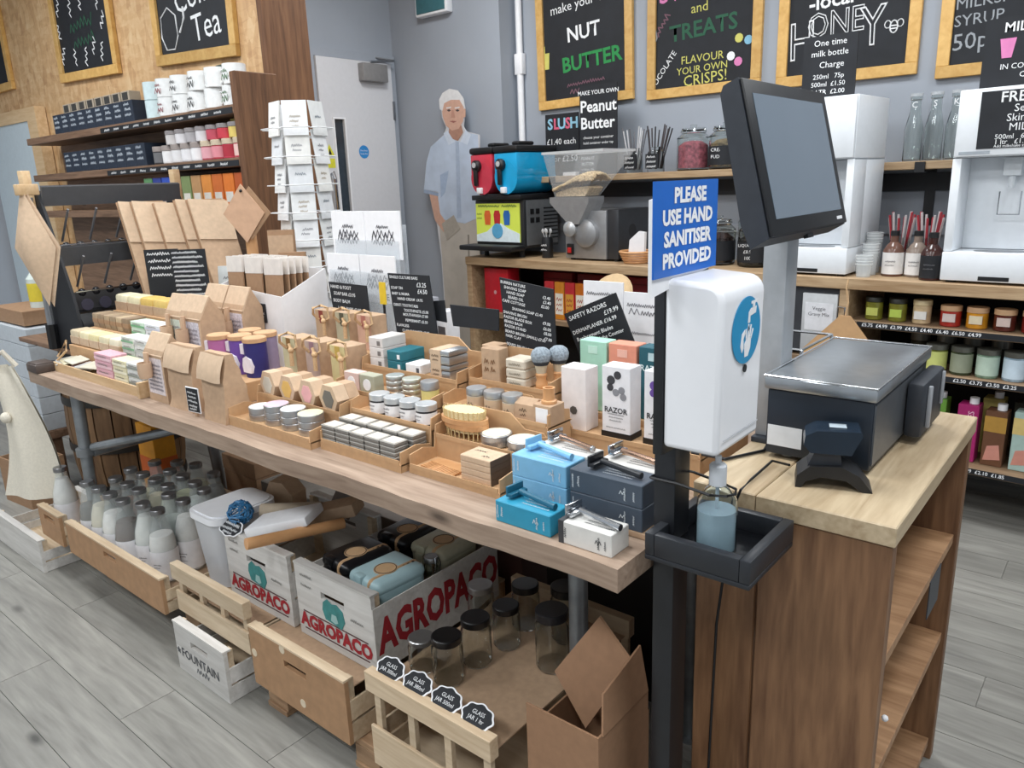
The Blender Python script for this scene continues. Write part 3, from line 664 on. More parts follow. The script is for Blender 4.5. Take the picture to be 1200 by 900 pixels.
# ---- hexagonal boxes
hexm = [('grey disc', '#c9c2b4'), ('yellow disc', '#d9b060'), ('pink disc', '#e0a6a6'), ('charcoal disc', '#6a6660')]
for i, (a, b_) in enumerate((((312, 464), (334, 468)), ((343, 470), (368, 474)), ((369, 476), (396, 480)), ((404, 485), (430, 489)))):
    l, w_ = fb(a, b_, ZS2 if i == 3 else ZS2)
    R_ = .040
    l.x = (-1.785, -1.697, -1.609, -1.521)[i]; l.y = 1.097
    t = thing('hexagonal_soap_box', 'hexagonal kraft soap box with a %s on its end' % hexm[i][0], 'box', (l.x, l.y, BZ+.061), rz=math.radians(-4), group='hexagonal kraft boxes')
    H6 = [(R_*math.sin(math.pi/3*k), R_*math.cos(math.pi/3)+(R_*.366)+R_*math.cos(math.pi/3*k)-(.0)) for k in range(6)]
    zmin = min(z for _, z in H6); H6 = [(x, z-zmin) for x, z in H6]
    # flat side down: rotate by 30 deg
    H6 = [(R_*math.cos(math.pi/3*k), R_*.866+R_*math.sin(math.pi/3*k)) for k in range(6)]
    part(t, 'box', MB().prism(H6, 0, .036, 'y'), KRAFT_L); 
    H7 = [(x*.975, .0346+(z-.0346)*.975) for x, z in H6]; part(t, 'sleeve', MB().prism(H7, .037, .068, 'y'), KRAFT)
    d_ = [(x*.62, .0346+(z-.0346)*.62) for x, z in H6]; part(t, 'window', MB().prism(d_, -.001, 0, 'y'), g(hexm[i][1]))
# ---- rope soap boxes
rope = [((326, 436), (344, 441), 44, 'pale green', '#c2bd9c'), ((355, 440), (374, 445), 44, 'mauve', '#b9a59c'), ((389, 447), (412, 452), 46, 'pale yellow', '#d3c794')]
ROPEM = mat('#c8a67e', .9, var=.15, scale=300, name='jute_rope')
def ropebox(label, loc, w_, d_, h_, m, cut):
    t = thing('rope_soap_box', label, 'box', loc, rz=math.radians(-6), group='kraft soap boxes with rope loops')
    part(t, 'box', MB().box(-w_/2, w_/2, 0.0012, d_, 0, h_, .001, 1), KRAFT)
    part(t, 'front_panel', MB().box(-w_/2, w_/2, 0, .001, 0, h_), g(m))
    part(t, 'soap_window', MB().prism([(-.012, h_), (.012, h_), (.012, h_-.030), (.006, h_-.042), (-.006, h_-.042), (-.012, h_-.030)], -.0006, 0, 'y'), g(cut))
    part(t, 'rope_loop', MB().tube([(-.010, -.002, h_-.030), (-.016, -.018, h_-.010), (-.006, -.022, h_+.010), (.014, -.004, h_+.018), (.036, .004, h_+.010), (.046, .0, h_-.02), (.034, -.010, h_-.034), (.018, -.008, h_-.014)], .0045, 7), ROPEM)
    part(t, 'tassel', MB().tube([(.034, -.012, h_-.030), (.036, -.014, h_-.075)], .006, 7).ball((.034, -.012, h_-.030), .009, 8, 6), ROPEM)
    return t
for i, (a, b_, ph, nm, c) in enumerate(rope):
    ropebox('%s fronted kraft soap box with rope loop, front row' % nm, ((-1.875, -1.765, -1.65)[i], 1.235, BZ+.0755), .072, .07, .115, c, ('#8b6a3e', '#9a7a86', '#c7ac5a')[i])
for i, (nm, c, cut) in enumerate((('dark red windowed', '#b99c7c', '#8c3c30'), ('grey green', '#b3ad92', '#5a5a4a'), ('rosy', '#cfa892', '#b5776a'))):
    ropebox('%s kraft soap box with rope loop, back row against the card panel' % nm, ((-2.02, -1.915, -1.81)[i], 1.462, BZ+.1205), .072, .06, .105, c, cut)
# ---- white jars with black rims
for i in range(4):
    p = ((447, 488), (464, 493), (481, 497), (499, 501))[i]
    l = PZ(*p, ZS2); l.x = -1.385+i*.0535; l.y = 1.148
    t = thing('cream_jar', 'white labelled cream jar with silver lid and black rim, %s of four in a row' % ORD[i], 'jar', (l.x, l.y, BZ+.0705), group='cream jars with black rims')
    part(t, 'jar', MB().lathe([(.023, 0), (.0245, .002), (.0245, .034), (.023, .035)], 18), g('#26262a', .3))
    part(t, 'label', MB().lathe([(.0248, .005), (.0248, .031)], 18, cap=False), g('#e8e6e6', .5))
    part(t, 'lid', MB().lathe([(.0255, .0355), (.0255, .049), (.0245, .050)], 18), g('#cfd2d4', .3, metal=.6))
    scribble(t, [(-.012, .022, .02, .004), (-.012, .014, .016, .003)], g('#55555c'), (0, -.0252, 0), th=.001)
for i, (nm, c) in enumerate((('pale pink', '#d8bdb4'), ('sage', '#a9a995'))):
    carton('square_soap_box', '%s card soap box with a round white label, behind the cream jars' % nm, 'box', (-1.555+i*.062, 1.20, BZ+.0905), (.058, .032, .048), g(c), group='round labelled soap boxes')
    t = bpy.context.scene.collection.objects[-1]
    root = [o for o in COL.objects if o.name.startswith('square_soap_box')][-1]
    part(root, 'round_label', MB().lathe([(.015, 0), (.015, .001)], 18, T=Matrix.Translation((0, 0, .0225)) @ Matrix.Rotation(math.pi/2, 4, 'X')), WHITE)
for i in range(2):
    for k in range(4):
        t = thing('balm_tin', 'small silver balm tin, %s from the bottom of the %s stack behind the cream jars' % (ORD[k], ('left', 'right')[i]), 'tin', (-1.415+i*.060, 1.228, BZ+.0905+k*.0135), group='small balm tins in two stacks')
        part(t, 'tin', MB().lathe([(.0225, 0), (.023, .001), (.023, .008)], 18), TIN); part(t, 'lid', MB().lathe([(.0238, .0075), (.0238, .0125), (.023, .0132)], 18), mat(('#c4c8c4', '#d2d4c6')[i], .35, metal=.6))
jar('balm_jar', 'short glass jar of yellow balm with a silver lid', 'jar', (-1.292, 1.228, BZ+.0905), .022, .055, g('#e0d58c', .25), TIN, lidh=.02)
# ---- top step of B: cartons, tins
y3 = 1.29
for k in range(3): carton('bar_box', 'white marbled soap bar box, %s from the bottom of its stack on the top step' % ORD[k], 'box', (-1.555, y3, ZS3+k*.0275), (.055, .085, .027), g('#d9d3cf'), group='white marbled bar boxes', side=[(.006, .018, .006, .018, g('#77716e'))])
for k in range(2): carton('bar_box', 'dark teal soap bar box, %s of a stack of two' % ('lower', 'upper')[k], 'box', (-1.485, y3, ZS3+k*.0265), (.055, .085, .026), g('#1d6b78'), group='teal bar boxes', side=[(.012, .022, .006, .018, WHITE)])
carton('bar_box', 'single white soap bar box beside the teal ones', 'box', (-1.415, y3, ZS3), (.055, .06, .026), g('#e9e8e8'), side=[(.012, .022, .006, .018, g('#55555a'))])
for k in range(2):
    t = thing('hinged_tin', '%s grey hinged tin wrapped in a kraft paper band' % ('lower', 'upper')[k], 'tin', (-1.318, y3, ZS3+k*.037), group='grey hinged tins')
    part(t, 'tin', MB().box(-.035, .035, 0, .07, 0, .022, .004), TIN); part(t, 'lid', MB().box(-.0355, .0355, -.0005, .0705, .0225, .0365, .004), TIN)
    part(t, 'paper_band', MB().box(-.03, .006, -.0014, .0716, -.0, .0371, .0005, 1), KRAFT_L); scribble(t, [(-.024, .02, .024, .006), (-.022, .010, .02, .005)], g('#5a4632'), (0, -.0018, 0), th=.0016)
# ---- unit C top step
for i, (x_, y_) in enumerate(((-1.205, 1.350), (-1.168, 1.311))):
    carton('kraft_carton', ('kraft carton mostly hidden behind a larger one', 'upright kraft carton with brown printed emblem, top step')[i], 'box', (x_, y_, BZ+.1375), ((.045, .045, .082) if i == 0 else (.056, .036, .085)), KRAFT, prints=None)
    r_ = [o for o in COL.objects if o.name.startswith('kraft_carton')][-1]
    scribble(r_, [(-.018, .05, .014, .012), (.002, .05, .014, .012), (-.018, .03, .014, .012), (.002, .03, .014, .012)], g('#7b5534'), (0, -.0012, 0), th=.002)
for k in range(3):
    t = carton('soap_slab', 'cream soap bar with stamped letters, %s from the bottom of a stack of three' % ORD[k], 'soap', (-1.092, 1.311, BZ+.1375+k*.0225), (.058, .055, .022), g('#cfc4b2', .7, var=.1), group='stacked cream soap bars', bev=.003)
    scribble(t, [(-.018, .008, .034, .006)], g('#8b8170'), (0, -.001, 0), th=.0015)
BRIS = mat('#8f9aa3', .95, var=.3, scale=220, name='grey_bristle', bump=.6); 
for i, (x_, y_) in enumerate(((-1.036, 1.338), (-1.012, 1.374))):
    t = thing('shaving_brush', ('shaving brush with grey bristles and pale wooden handle, in front', 'shaving brush with grey bristles, partly behind the other brush')[i], 'brush', (x_, y_, BZ+.1375), group='two shaving brushes')
    part(t, 'handle', MB().lathe([(.012, 0), (.014, .003), (.014, .014), (.011, .022), (.013, .030), (.014, .034), (.0115, .038)], 16), W['turned'])
    part(t, 'ferrule', MB().lathe([(.0115, .038), (.0135, .05), (.016, .058)], 16), g('#cfc2a8', .8))
    part(t, 'bristles', MB().lathe([(.0165, .058), (.022, .070), (.0235, .080), (.020, .090), (.012, .096), (0, .098)], 20), BRIS)
    part(t, 'dark_band', MB().lathe([(.0166, .057), (.0205, .0655)], 20, cap=False), g('#3a3f44', .9))
# step 2 of C
for i in range(3):
    t = jar('deodorant_jar', 'kraft labelled glass balm jar with silver lid, %s of three' % ORD[i], 'jar', (-1.155+i*.054, 1.245, BZ+.0955), .0235, .05, g('#cfc9bc', .3), TIN, g('#cbb295', .6), 'kraft labelled balm jars', lidh=.015)
    scribble(t, [(-.008, .012, .016, .009)], g('#5c4a38'), (0, -.0242, 0), th=.0012)
t = thing('kraft_pouch', 'curved kraft paper pouch with brown print', 'pouch', (-1.0, 1.225, BZ+.0955))
part(t, 'pouch', MB().prism([(0, 0), (.04, 0), (.046, .02), (.036, .044), (.018, .048), (.004, .036)], -.028, .028, 'x'), KRAFT)
scribble(t, [(-.012, .022, .02, .008), (-.01, .012, .016, .006)], g('#5c4a38'), (0, -.0015, 0), th=.0018)
t = carton('kraft_carton', 'square kraft box with white label under a wooden brush holder', 'box', (-.948, 1.222, BZ+.0955), (.048, .05, .045), KRAFT, side=[(-.016, .016, .006, .038, WHITE)])
t = thing('brush_holder', 'small turned wooden cup standing on the square kraft box', 'cup', (-.945, 1.245, BZ+.0955+.0455))
part(t, 'cup', MB().lathe([(.017, 0), (.017, .006), (.013, .008), (.0125, .030), (.0135, .034), (.009, .034), (.009, .012), (0, .012)], 18, cap=False), W['turned'])
# step 1 of C: bath brushes and flat round tins
def bath_brush(label, loc, up, rz=0):
    t = thing('bath_brush', label, 'brush', loc, rz, 'two wooden body brushes')
    N = 22; el = [(.062*math.cos(2*math.pi*i/N), .034*math.sin(2*math.pi*i/N)) for i in range(N)]
    z0 = 0 if up else .024
    part(t, 'wooden_back', MB().prism(el, z0, z0+.011, 'z'), W['turned'])
    bz0, bz1 = (.012, .034) if up else (.001, .0238)
    part(t, 'bristle_bed', MB().prism([(x*.86, y*.84) for x, y in el], (.0115 if up else .0165), (.028 if up else .0238), 'z'), mat('#e3cfa0', .95, var=.1, scale=250, name='tampico_bristle', bump=.5))
    br = MB()
    for i in range(26):
        a = 2*math.pi*i/26; x, y = .054*math.cos(a), .029*math.sin(a)
        br.rod((x, y, .0115 if up else .001), (x*1.04, y*1.04, .030 if up else .0238), .0016, 4)
    o = part(t, 'bristle_tufts', br, mat('#d8c08c', .95, var=.1, scale=250, name='tampico_tuft')); o['kind'] = 'stuff'
    return t
bath_brush('lower wooden body brush with its bristles facing down', (-1.112, 1.160, BZ+.0585), False, -.05)
bath_brush('upper wooden body brush with cream bristles facing up', (-1.114, 1.158, BZ+.0585+.0352), True, .05)
for i, (x_, y_) in enumerate(((-1.022, 1.158), (-.949, 1.158))):
    t = thing('shaving_soap_tin', ('wide flat aluminium tin with cream lid beside the body brushes', 'wide flat aluminium tin with cream lid beside the blue box')[i], 'tin', (x_, y_, BZ+.0585), group='wide shaving soap tins')
    part(t, 'tin', MB().lathe([(.031, 0), (.033, .002), (.033, .014)], 26), TIN); part(t, 'lid', MB().lathe([(.0342, .0142), (.0342, .025), (.033, .026)], 26), TIN)
    part(t, 'label', MB().lathe([(.0305, .0262), (.0305, .0266)], 26), g('#e7dcc2'))
# grey rectangular tins of B bottom step
for r_ in range(2):
    for c_ in range(5):
        x_ = -1.437+c_*.0525+(.012 if r_ else 0); y_ = 1.026+r_*.044
        if x_ > -1.205: continue
        for k in range(4):
            t = thing('soap_tin', 'small grey rectangular tin, layer %s of the %s stack in the %s row' % (('one', 'two', 'three', 'four', 'five')[k], ORD[c_], ('front', 'back')[r_]), 'tin', (x_, y_, ZS1+k*.0108+(.008 if r_ else 0)), group='small grey rectangular tins')
            part(t, 'tin', MB().box(-.024, .024, 0, .041, 0, .0058, .001, 1), mat('#87847f', .45, metal=.5, var=.08)); part(t, 'lid', MB().box(-.0245, .0245, -.0005, .0415, .006, .0104, .0012, 1), mat('#a5a29c', .4, metal=.5, var=.08))
            if k == 3: part(t, 'label', MB().box(-.020, .020, .004, .037, .0104, .0107), g('#dccfc0'))
t = thing('card_plinth', 'thin card strip under the back row of grey tins', 'plinth', (-1.31, 1.068, ZS1)); part(t, 'box', MB().box(-.145, .125, 0, .046, 0, .0078), CARDE)
# ---- flat kraft boxes stack on the table
for k in range(4):
    t = carton('flat_kraft_box', 'flat kraft razor blade box, %s from the bottom of a stack of four' % ORD[k], 'box', (-.990, 1.052, BZ+.0125+k*.0135), (.083, .058, .013), KRAFT_L, group='flat kraft boxes')
    part(t, 'dark_end', MB().box(.041, .0418, 0, .062, 0, .013), g('#4d4138'))
    if k == 3: scribble(t, [(-.03, .03, .03, .008), (.005, .01, .02, .008)], g('#6b6258'), (0, .005, .0134), rot=(-math.pi/2, 0, 0))
# ---- razor boxes
def razor(label, loc, rz, m, hm=None):
    t = thing('safety_razor', label, 'razor', loc, rz, 'safety razors on their boxes')
    part(t, 'handle', MB().rod((-.035, 0, .012), (.048, 0, .006), .0052, 10, .0058), m)
    part(t, 'handle_end', MB().rod((.048, 0, .006), (.052, 0, .006), .0062, 10), hm or m)
    h_ = part(t, 'head', MB().box(-.048, -.036, -.021, .021, .001, .009, .002, T=Matrix.Translation((0, 0, .002))).box(-.052, -.047, -.0205, .0205, .003, .023, .001), hm or m)
    return t
LB = g('#7fb9dc', .5); SLB = g('#47525f', .5); TEALB = g('#2a93b4', .5); WB = g('#d9d7d2', .5)
zt = BZ+.0
RW, RD_, RH = .122, .062, .043
def rbox(label, x, y, z, m, name='razor_box', w_=RW, d_=RD_, h_=RH, ink=None, rz=0):
    t = carton(name, label, 'box', (x, y, z), (w_, d_, h_), m, rz=rz, group='boxed safety razors in front')
    ink = ink or g('#dfe6ea')
    scribble(t, [(-w_*.44, h_*.2, h_*.6, .004, 90), (-w_*.36, h_*.3, h_*.45, .005, 90), (w_*.28, h_*.2, h_*.55, .004, 90), (w_*.40, h_*.25, h_*.4, .004, 90), (w_*.20, h_*.45, .012, .008)], ink, (0, -.001, 0), th=.0014)
    scribble(t, [(-w_*.1, .006, .06, .004, 0), (-w_*.1, .016, .06, .004), (-w_*.1, .026, .05, .004)], ink, (0, .01, h_+.0006), rot=(-math.pi/2, 0, 0), th=.0012)
    return t
PLAT = .012
carton('card_plinth', 'low kraft tray under the stacked blue and slate razor boxes', 'tray', (-.742, 1.045, BZ), (.30, .12, .012), KRAFT)
for k in range(2):
    rbox(('lower', 'upper')[k]+' pale blue razor box', -.823, 1.03+.0+.015, BZ+PLAT+k*.0435, LB, w_=.128, d_=.062)
    rbox(('lower', 'upper')[k]+' slate grey razor box', -.676, 1.045, BZ+PLAT+k*.0435, SLB, w_=.150, d_=.062)
rbox('white razor box behind the pale blue boxes', -.815, 1.110, BZ+PLAT+.0435, WB, w_=.128, d_=.05, ink=g('#77787c')); rbox('lower white razor box hidden behind the pale blue boxes', -.815, 1.110, BZ+PLAT, WB, w_=.128, d_=.05, ink=g('#77787c'))
rbox('white razor box behind the slate boxes', -.668, 1.110, BZ+PLAT+.0435, WB, w_=.13, d_=.05, ink=g('#77787c')); rbox('lower white razor box hidden behind the slate boxes', -.668, 1.110, BZ+PLAT, WB, w_=.13, d_=.05, ink=g('#77787c'))
lc, wq = fb((583, 607), (656, 626), BZ)
rbox('teal blue razor box at the front edge of the table', lc.x, .960, BZ, TEALB, w_=.125, d_=.055, h_=.041)
t = rbox('white razor box with black end at the front table corner', -.660, .958, BZ, WB, w_=.105, d_=.055, h_=.041, ink=g('#45464a'))
part(t, 'black_end', MB().box(-.0535, -.043, -.0009, .0556, -.0, .0418), g('#3b3c3f'))
z2 = BZ+PLAT+.0872
razor('pale blue safety razor on the pale blue box', (-.82, 1.085, z2+.001), math.radians(-8), g('#86bde0', .35))
razor('black safety razor on the slate box', (-.668, 1.074, z2+.001), math.radians(-6), g('#1f2227', .35))
RG = mat('#c8a58f', .2, metal=1, name='rose_gold')
razor('rose gold safety razor on the white box at the back', (-.81, 1.142, z2+.001), math.radians(-8), RG, CHROME)
razor('rose gold safety razor on the white box beside the pole', (-.668, 1.142, z2+.001), math.radians(-6), RG, CHROME)
razor('teal safety razor on the teal box', (lc.x+.005, .99, BZ+.042), math.radians(-6), g('#1c5f78', .35))
razor('chrome safety razor on the white box at the table corner', (-.655, .985, BZ+.042), math.radians(-6), CHROME)
# ---- tall razor boxes on display D
zD = BZ+.060
t = carton('tall_box', 'plain white tall box with a small leaf emblem', 'box', (-.938+.0, 1.325, zD), (.066, .05, .142), g('#e9e3e1'))
part(t, 'emblem', MB().lathe([(.010, 0), (.010, .0008)], 7, T=Matrix.Translation((0, 0, .045)) @ Matrix.Rotation(math.pi/2, 4, 'X')), g('#57534f'))
def tallrazor(label, x, y, m1, m2):
    t = carton('razor_box', label, 'box', (x, y, zD), (.070, .045, .158), g('#e9e9ec'))
    part(t, 'black_base', MB().box(-.0365, .0365, -.0008, .0458, -.0, .013), BLACK)
    e = MB()
    for (ex, ez, er) in ((.004, .140, .009), (-.012, .128, .010), (-.014, .112, .008)): e.lathe([(er, 0), (er, .0008)], 12, T=Matrix.Translation((ex, 0, ez)) @ Matrix.Rotation(math.pi/2, 4, 'X'))
    part(t, 'emblem', e, m1)
    e = MB()
    for (ex, ez, er) in ((.000, .102, .008), (.014, .108, .008), (.018, .094, .008)): e.lathe([(er, 0), (er, .0008)], 12, T=Matrix.Translation((ex, 0, ez)) @ Matrix.Rotation(math.pi/2, 4, 'X'))
    part(t, 'emblem', e, m2)
    lettering(t, [('RAZOR', 0, .062, .017, 'C', 0, .02)], g('#333338'), (0, -.0012, 0))
    scribble(t, [(-.02, .052, .04, .003), (-.018, .045, .036, .003), (-.016, .038, .03, .003), (-.024, .022, .048, .003)], g('#77777c'), (0, -.0012, 0), th=.0008)
tallrazor('white razor box with grey and black circle emblem', -.828, 1.325, g('#3c3d42'), g('#8a8b90'))
tallrazor('white razor box with purple circle emblem beside the pole', -.728, 1.33, g('#6a4c9c'), g('#6a4c9c'))
for i, (nm, c) in enumerate((('mint green', '#a9d8c2'), ('coral', '#e0937a'), ('dark teal', '#1f5966'))):
    t = carton('tall_box', '%s tall carton in the row behind the white razor boxes' % nm, 'box', (-.972+i*.080, 1.455, BZ+.067), (.074, .045, .168), g(c), group='coloured tall cartons')
    part(t, 'label', MB().box(-.013, .013, -.0008, 0, .138, .156), g(('#c3e6d6', '#ecb6a4', '#b8d2d6')[i]))
    if i == 2: lettering(t, [('RAZOR', 0, .12, .02, 'C', 0, .02)], g('#cfe0e2'), (0, -.0012, 0))

t = thing('wooden_comb', 'wooden comb lying in the front tray of the card display', 'comb', (-1.10, 1.045, BZ+.0125), rz=math.radians(-6))
part(t, 'spine', MB().prism([(-.05, .028), (.05, .028), (.05, .046), (.03, .056), (-.03, .056), (-.05, .046)], 0, .006, 'z'), W['turned'])
for k in range(16): part(t, 'tooth', MB().box(-.049+k*.0063, -.0455+k*.0063, 0, .0285, .001, .005), W['turned'])
# ================================================================== left half of the table
def plinth(label, x0, x1, y0, y1, h_, m=None, name='card_plinth'):
    t = thing(name, label, 'plinth', ((x0+x1)/2, y0, BZ)); w_ = (x1-x0)/2
    part(t, 'box', MB().box(-w_, w_, 0, y1-y0, 0, h_, .001, 1), m or CARDE); return t
# soap tray with raised rows
t = thing('soap_tray', 'shallow wooden tray with a lip along the front, holding soaps', 'tray', (0, 0, BZ))
part(t, 'base', MB().box(-3.06, -2.33, 1.0, 1.075, 0, .022, .001, 1), W['ply'])
part(t, 'lip', MB().box(-3.06, -2.33, .994, .9995, 0, .032), W['ply'])
part(t, 'end_block', MB().box(-2.329, -2.315, .985, 1.075, 0, .05, .001, 1), W['ply'])
plinth('low step under the cream soap bars', -3.06, -2.42, 1.078, 1.165, .075)
plinth('middle step under the brown soap blocks', -3.07, -2.52, 1.167, 1.262, .125)
plinth('tall step under the yellow soap loaf', -3.08, -2.60, 1.264, 1.36, .175)
def stack(name, label, cat, x, y, z, size, n, m, group, band=None):
    for k in range(n):
        t = carton(name, label % (ORD[k] if n > 1 else ''), cat, (x, y, z+k*(size[2]+.0006)), size, m, group=group)
        if band: part(t, 'band', MB().box(-size[0]/2, size[0]/2, -.0008, 0, size[2]*.2, size[2]*.5), band)
        scribble(t, [(-size[0]*.35, size[2]*.55, size[0]*.6, size[2]*.22)], g('#8a8580'), (0, -.0011, 0), th=.0018)
z1 = BZ+.0225
stack('soap_box', 'pink speckled soap box, %s from the bottom of the pink stack', 'soap box', -2.612, 1.012, z1, (.125, .055, .026), 3, g('#d9a9b4', var=.12, scale=150), 'boxed soaps', g('#e6c3cb'))
stack('soap_box', 'cream soap box, %s from the bottom of the cream stack', 'soap box', -2.492, 1.012, z1, (.095, .055, .024), 3, g('#ddd6b4', var=.1, scale=150), 'boxed soaps', g('#ece8d2'))
stack('soap_box', 'white speckled soap box, %s from the bottom of the front white stack', 'soap box', -2.390, 1.012, z1, (.095, .055, .024), 3, g('#d9dad6', var=.2, scale=150), 'boxed soaps', g('#8f948c'))
z2_ = BZ+.0755
stack('soap_box', 'green banded soap box, %s from the bottom of the middle stack', 'soap box', -2.585, 1.088, z2_, (.085, .06, .024), 3, g('#d5dccf'), 'boxed soaps', g('#7fae88'))
stack('soap_box', 'white speckled soap box, %s from the bottom of the middle white stack', 'soap box', -2.485, 1.088, z2_, (.100, .06, .024), 3, g('#dcdcda', var=.2, scale=150), 'boxed soaps', g('#b9bcb8'))
z3_ = BZ+.1255
stack('soap_box', 'green striped soap box, %s from the bottom of the rear green stack', 'soap box', -2.70, 1.18, z3_, (.10, .06, .024), 2, g('#c9dccb'), 'boxed soaps', g('#6ea57c'))
stack('soap_box', 'white soap box, %s from the bottom of the rear white stack', 'soap box', -2.588, 1.18, z3_, (.11, .06, .024), 2, g('#e2e2e6', var=.15, scale=150), 'boxed soaps', g('#c9c9d6'))
# bare cream soaps, banded in kraft
SC = ['#cbbb9d', '#e2d6b0', '#ddd09f', '#d9cfae', '#e1dabf']
for i in range(5):
    t = thing('soap_bar', '%s from the left of the cream soap bars in kraft bands' % ORD[i], 'soap', (-3.022+i*.082, 1.088, z2_), group='cream soap bars with kraft bands')
    part(t, 'soap', MB().box(-.037, .037, 0, .068, .0, .055, .008), g(SC[i], .6, var=.08)); part(t, 'paper_band', MB().box(-.0376, .0376, -.0007, .0687, .004, .032, .001, 1), KRAFT_L)
for i in range(6):
    t = thing('soap_block', '%s from the left of the brown soap blocks' % ORD[i], 'soap', (-3.045+i*.050, 1.180, z3_), group='brown soap blocks')
    part(t, 'soap', MB().box(-.0225, .0225, 0, .07, 0, .052, .003), g(('#a08a70', '#8f7a62', '#a58f74', '#97836a', '#b7a184', '#8a755e')[i], .7, var=.12)); part(t, 'paper_band', MB().box(-.0229, .0229, -.0006, .0706, .018, .034), KRAFT_D)
z4_ = BZ+.1755
for i in range(4):
    t = thing('soap_slice', '%s from the left of the pale and yellow soap slices on the tall step' % ORD[i], 'soap', (-3.025+i*.102, 1.275, z4_), group='soap slices on the tall step')
    part(t, 'soap', MB().box(-.048, .048, 0, .07, 0, .062, .012), g(('#dfd6b8', '#ddd3ae', '#cfae5e', '#d2b266')[i], .6, var=.1)); part(t, 'paper_band', MB().box(-.0486, .0486, -.0007, .0707, .0, .034, .0005, 1), KRAFT)
# loose silver packets on the tray
for i in range(6):
    tag(obj('soap_packet', MB().box(-.05, .05, -.03, .03, 0, .006, .002, 1, T=Matrix.Rotation(.12, 4, 'X')).mesh('soap_packet', g(('#b9b8b4', '#c9c2a6', '#d6d3c2', '#c9a9b0', '#b3b2b0', '#cfcab8')[i], .35)), None, (-3.0+i*.055, 1.034, z1+.008*(i % 3)+.003), math.radians(-20+i*7)), 'flat foil soap packet, %s from the left on the tray' % ORD[i], 'packet', 'flat foil packets')
tag(obj('twine_bundle', MB().tube([(-3.05, 1.03, .84), (-3.0, 1.05, .90), (-2.96, 1.03, .87), (-3.0, 1.01, .835)], .004, 6).mesh('twine_bundle', ROPEM)), 'loop of thin twine at the left end of the soap tray', 'twine')
tag(obj('dark_soap_dish', MB().box(-.045, .045, -.035, .035, 0, .032, .006).box(-.04, .04, -.03, .03, .03, .036, .003).mesh('dark_soap_dish', g('#4a3f3a', .5)), None, (-3.035, .965, BZ)), 'small dark box at the left front corner of the table', 'box')
# glass/white small jars
for i, (px, py) in enumerate(((193, 342), (196, 362))):
    jar('cotton_jar', ('small glass jar with white lid beside the tall chalk list', 'white pot with ribbed lid beside the kraft gable bag')[i], 'jar', ((-2.602, -2.572)[i], (1.405, 1.315)[i], BZ+.0), (.032, .025)[i], (.24, .17)[i], GLASS if False else g('#cfd0ce', .25), WHITE, lidh=.03)
# gable kraft bags with scoops
SCOOP = g('#c9a98c', .55)
def gable(label, x, y, z, w_, d_, h_, labm, scoop=True):
    t = thing('gable_bag', label, 'bag', (x, y, z), group='gable topped kraft bags')
    part(t, 'bag', MB().prism([(0, 0), (d_, 0), (d_, h_*.72), (d_*.52, h_*.985), (d_*.48, h_*.985), (0, h_*.72)], -w_/2, w_/2, 'x'), KRAFT)
    part(t, 'folded_top', MB().prism([(-.002, h_*.70), (d_*.47, h_*.995), (d_*.54, h_), (d_*.53, h_*.985), (.004, h_*.70)], -w_/2-.001, w_/2+.001, 'x'), KRAFT_L)
    part(t, 'printed_label', MB().box(-w_*.42, w_*.42, -.001, 0, h_*.12, h_*.66), labm)
    scribble(t, [(-w_*.36, h_*(.18+.06*k), w_*.7, h_*.035) for k in range(7)], g('#8d8791'), (0, -.0014, 0), th=.002)
    if scoop:
        s_ = part(t, 'scoop', MB().rod((-w_*.12, -.012, h_*.74), (-w_*.12, -.014, h_*.55), .008, 8).lathe([(0, 0), (.018, .004), (.021, .02), (.020, .05), (.018, .05), (.018, .02), (0, .01)], 12, (0, 0, 0), False, Matrix.Translation((-w_*.12, -.022, h_*.36))), SCOOP)
    return t
gable('kraft gable bag with wooden scoop and purple label, nearest the front', -2.232, 1.005, BZ, .115, .075, .205, g('#d9cfd0', var=.15, scale=120))
gable('kraft gable bag with wooden scoop and pale green label', -2.47, 1.20, BZ+.0455, .105, .075, .235, g('#c5cdbf', var=.15, scale=120))
gable('kraft gable bag with wooden scoop and busy black and white label', -2.345, 1.19, BZ+.0455, .13, .085, .240, g('#c9c6cf', var=.3, scale=120))
gable('kraft gable bag half hidden behind, left one', -2.47, 1.34, BZ+.0455, .13, .075, .25, g('#cfc9d2', var=.3, scale=120), False)
gable('kraft gable bag half hidden behind, right one with scoop', -2.335, 1.34, BZ+.0455, .12, .075, .25, g('#cfc9d2', var=.3, scale=120))
plinth('card base under the gable topped kraft bags', -2.545, -2.265, 1.185, 1.42, .045)
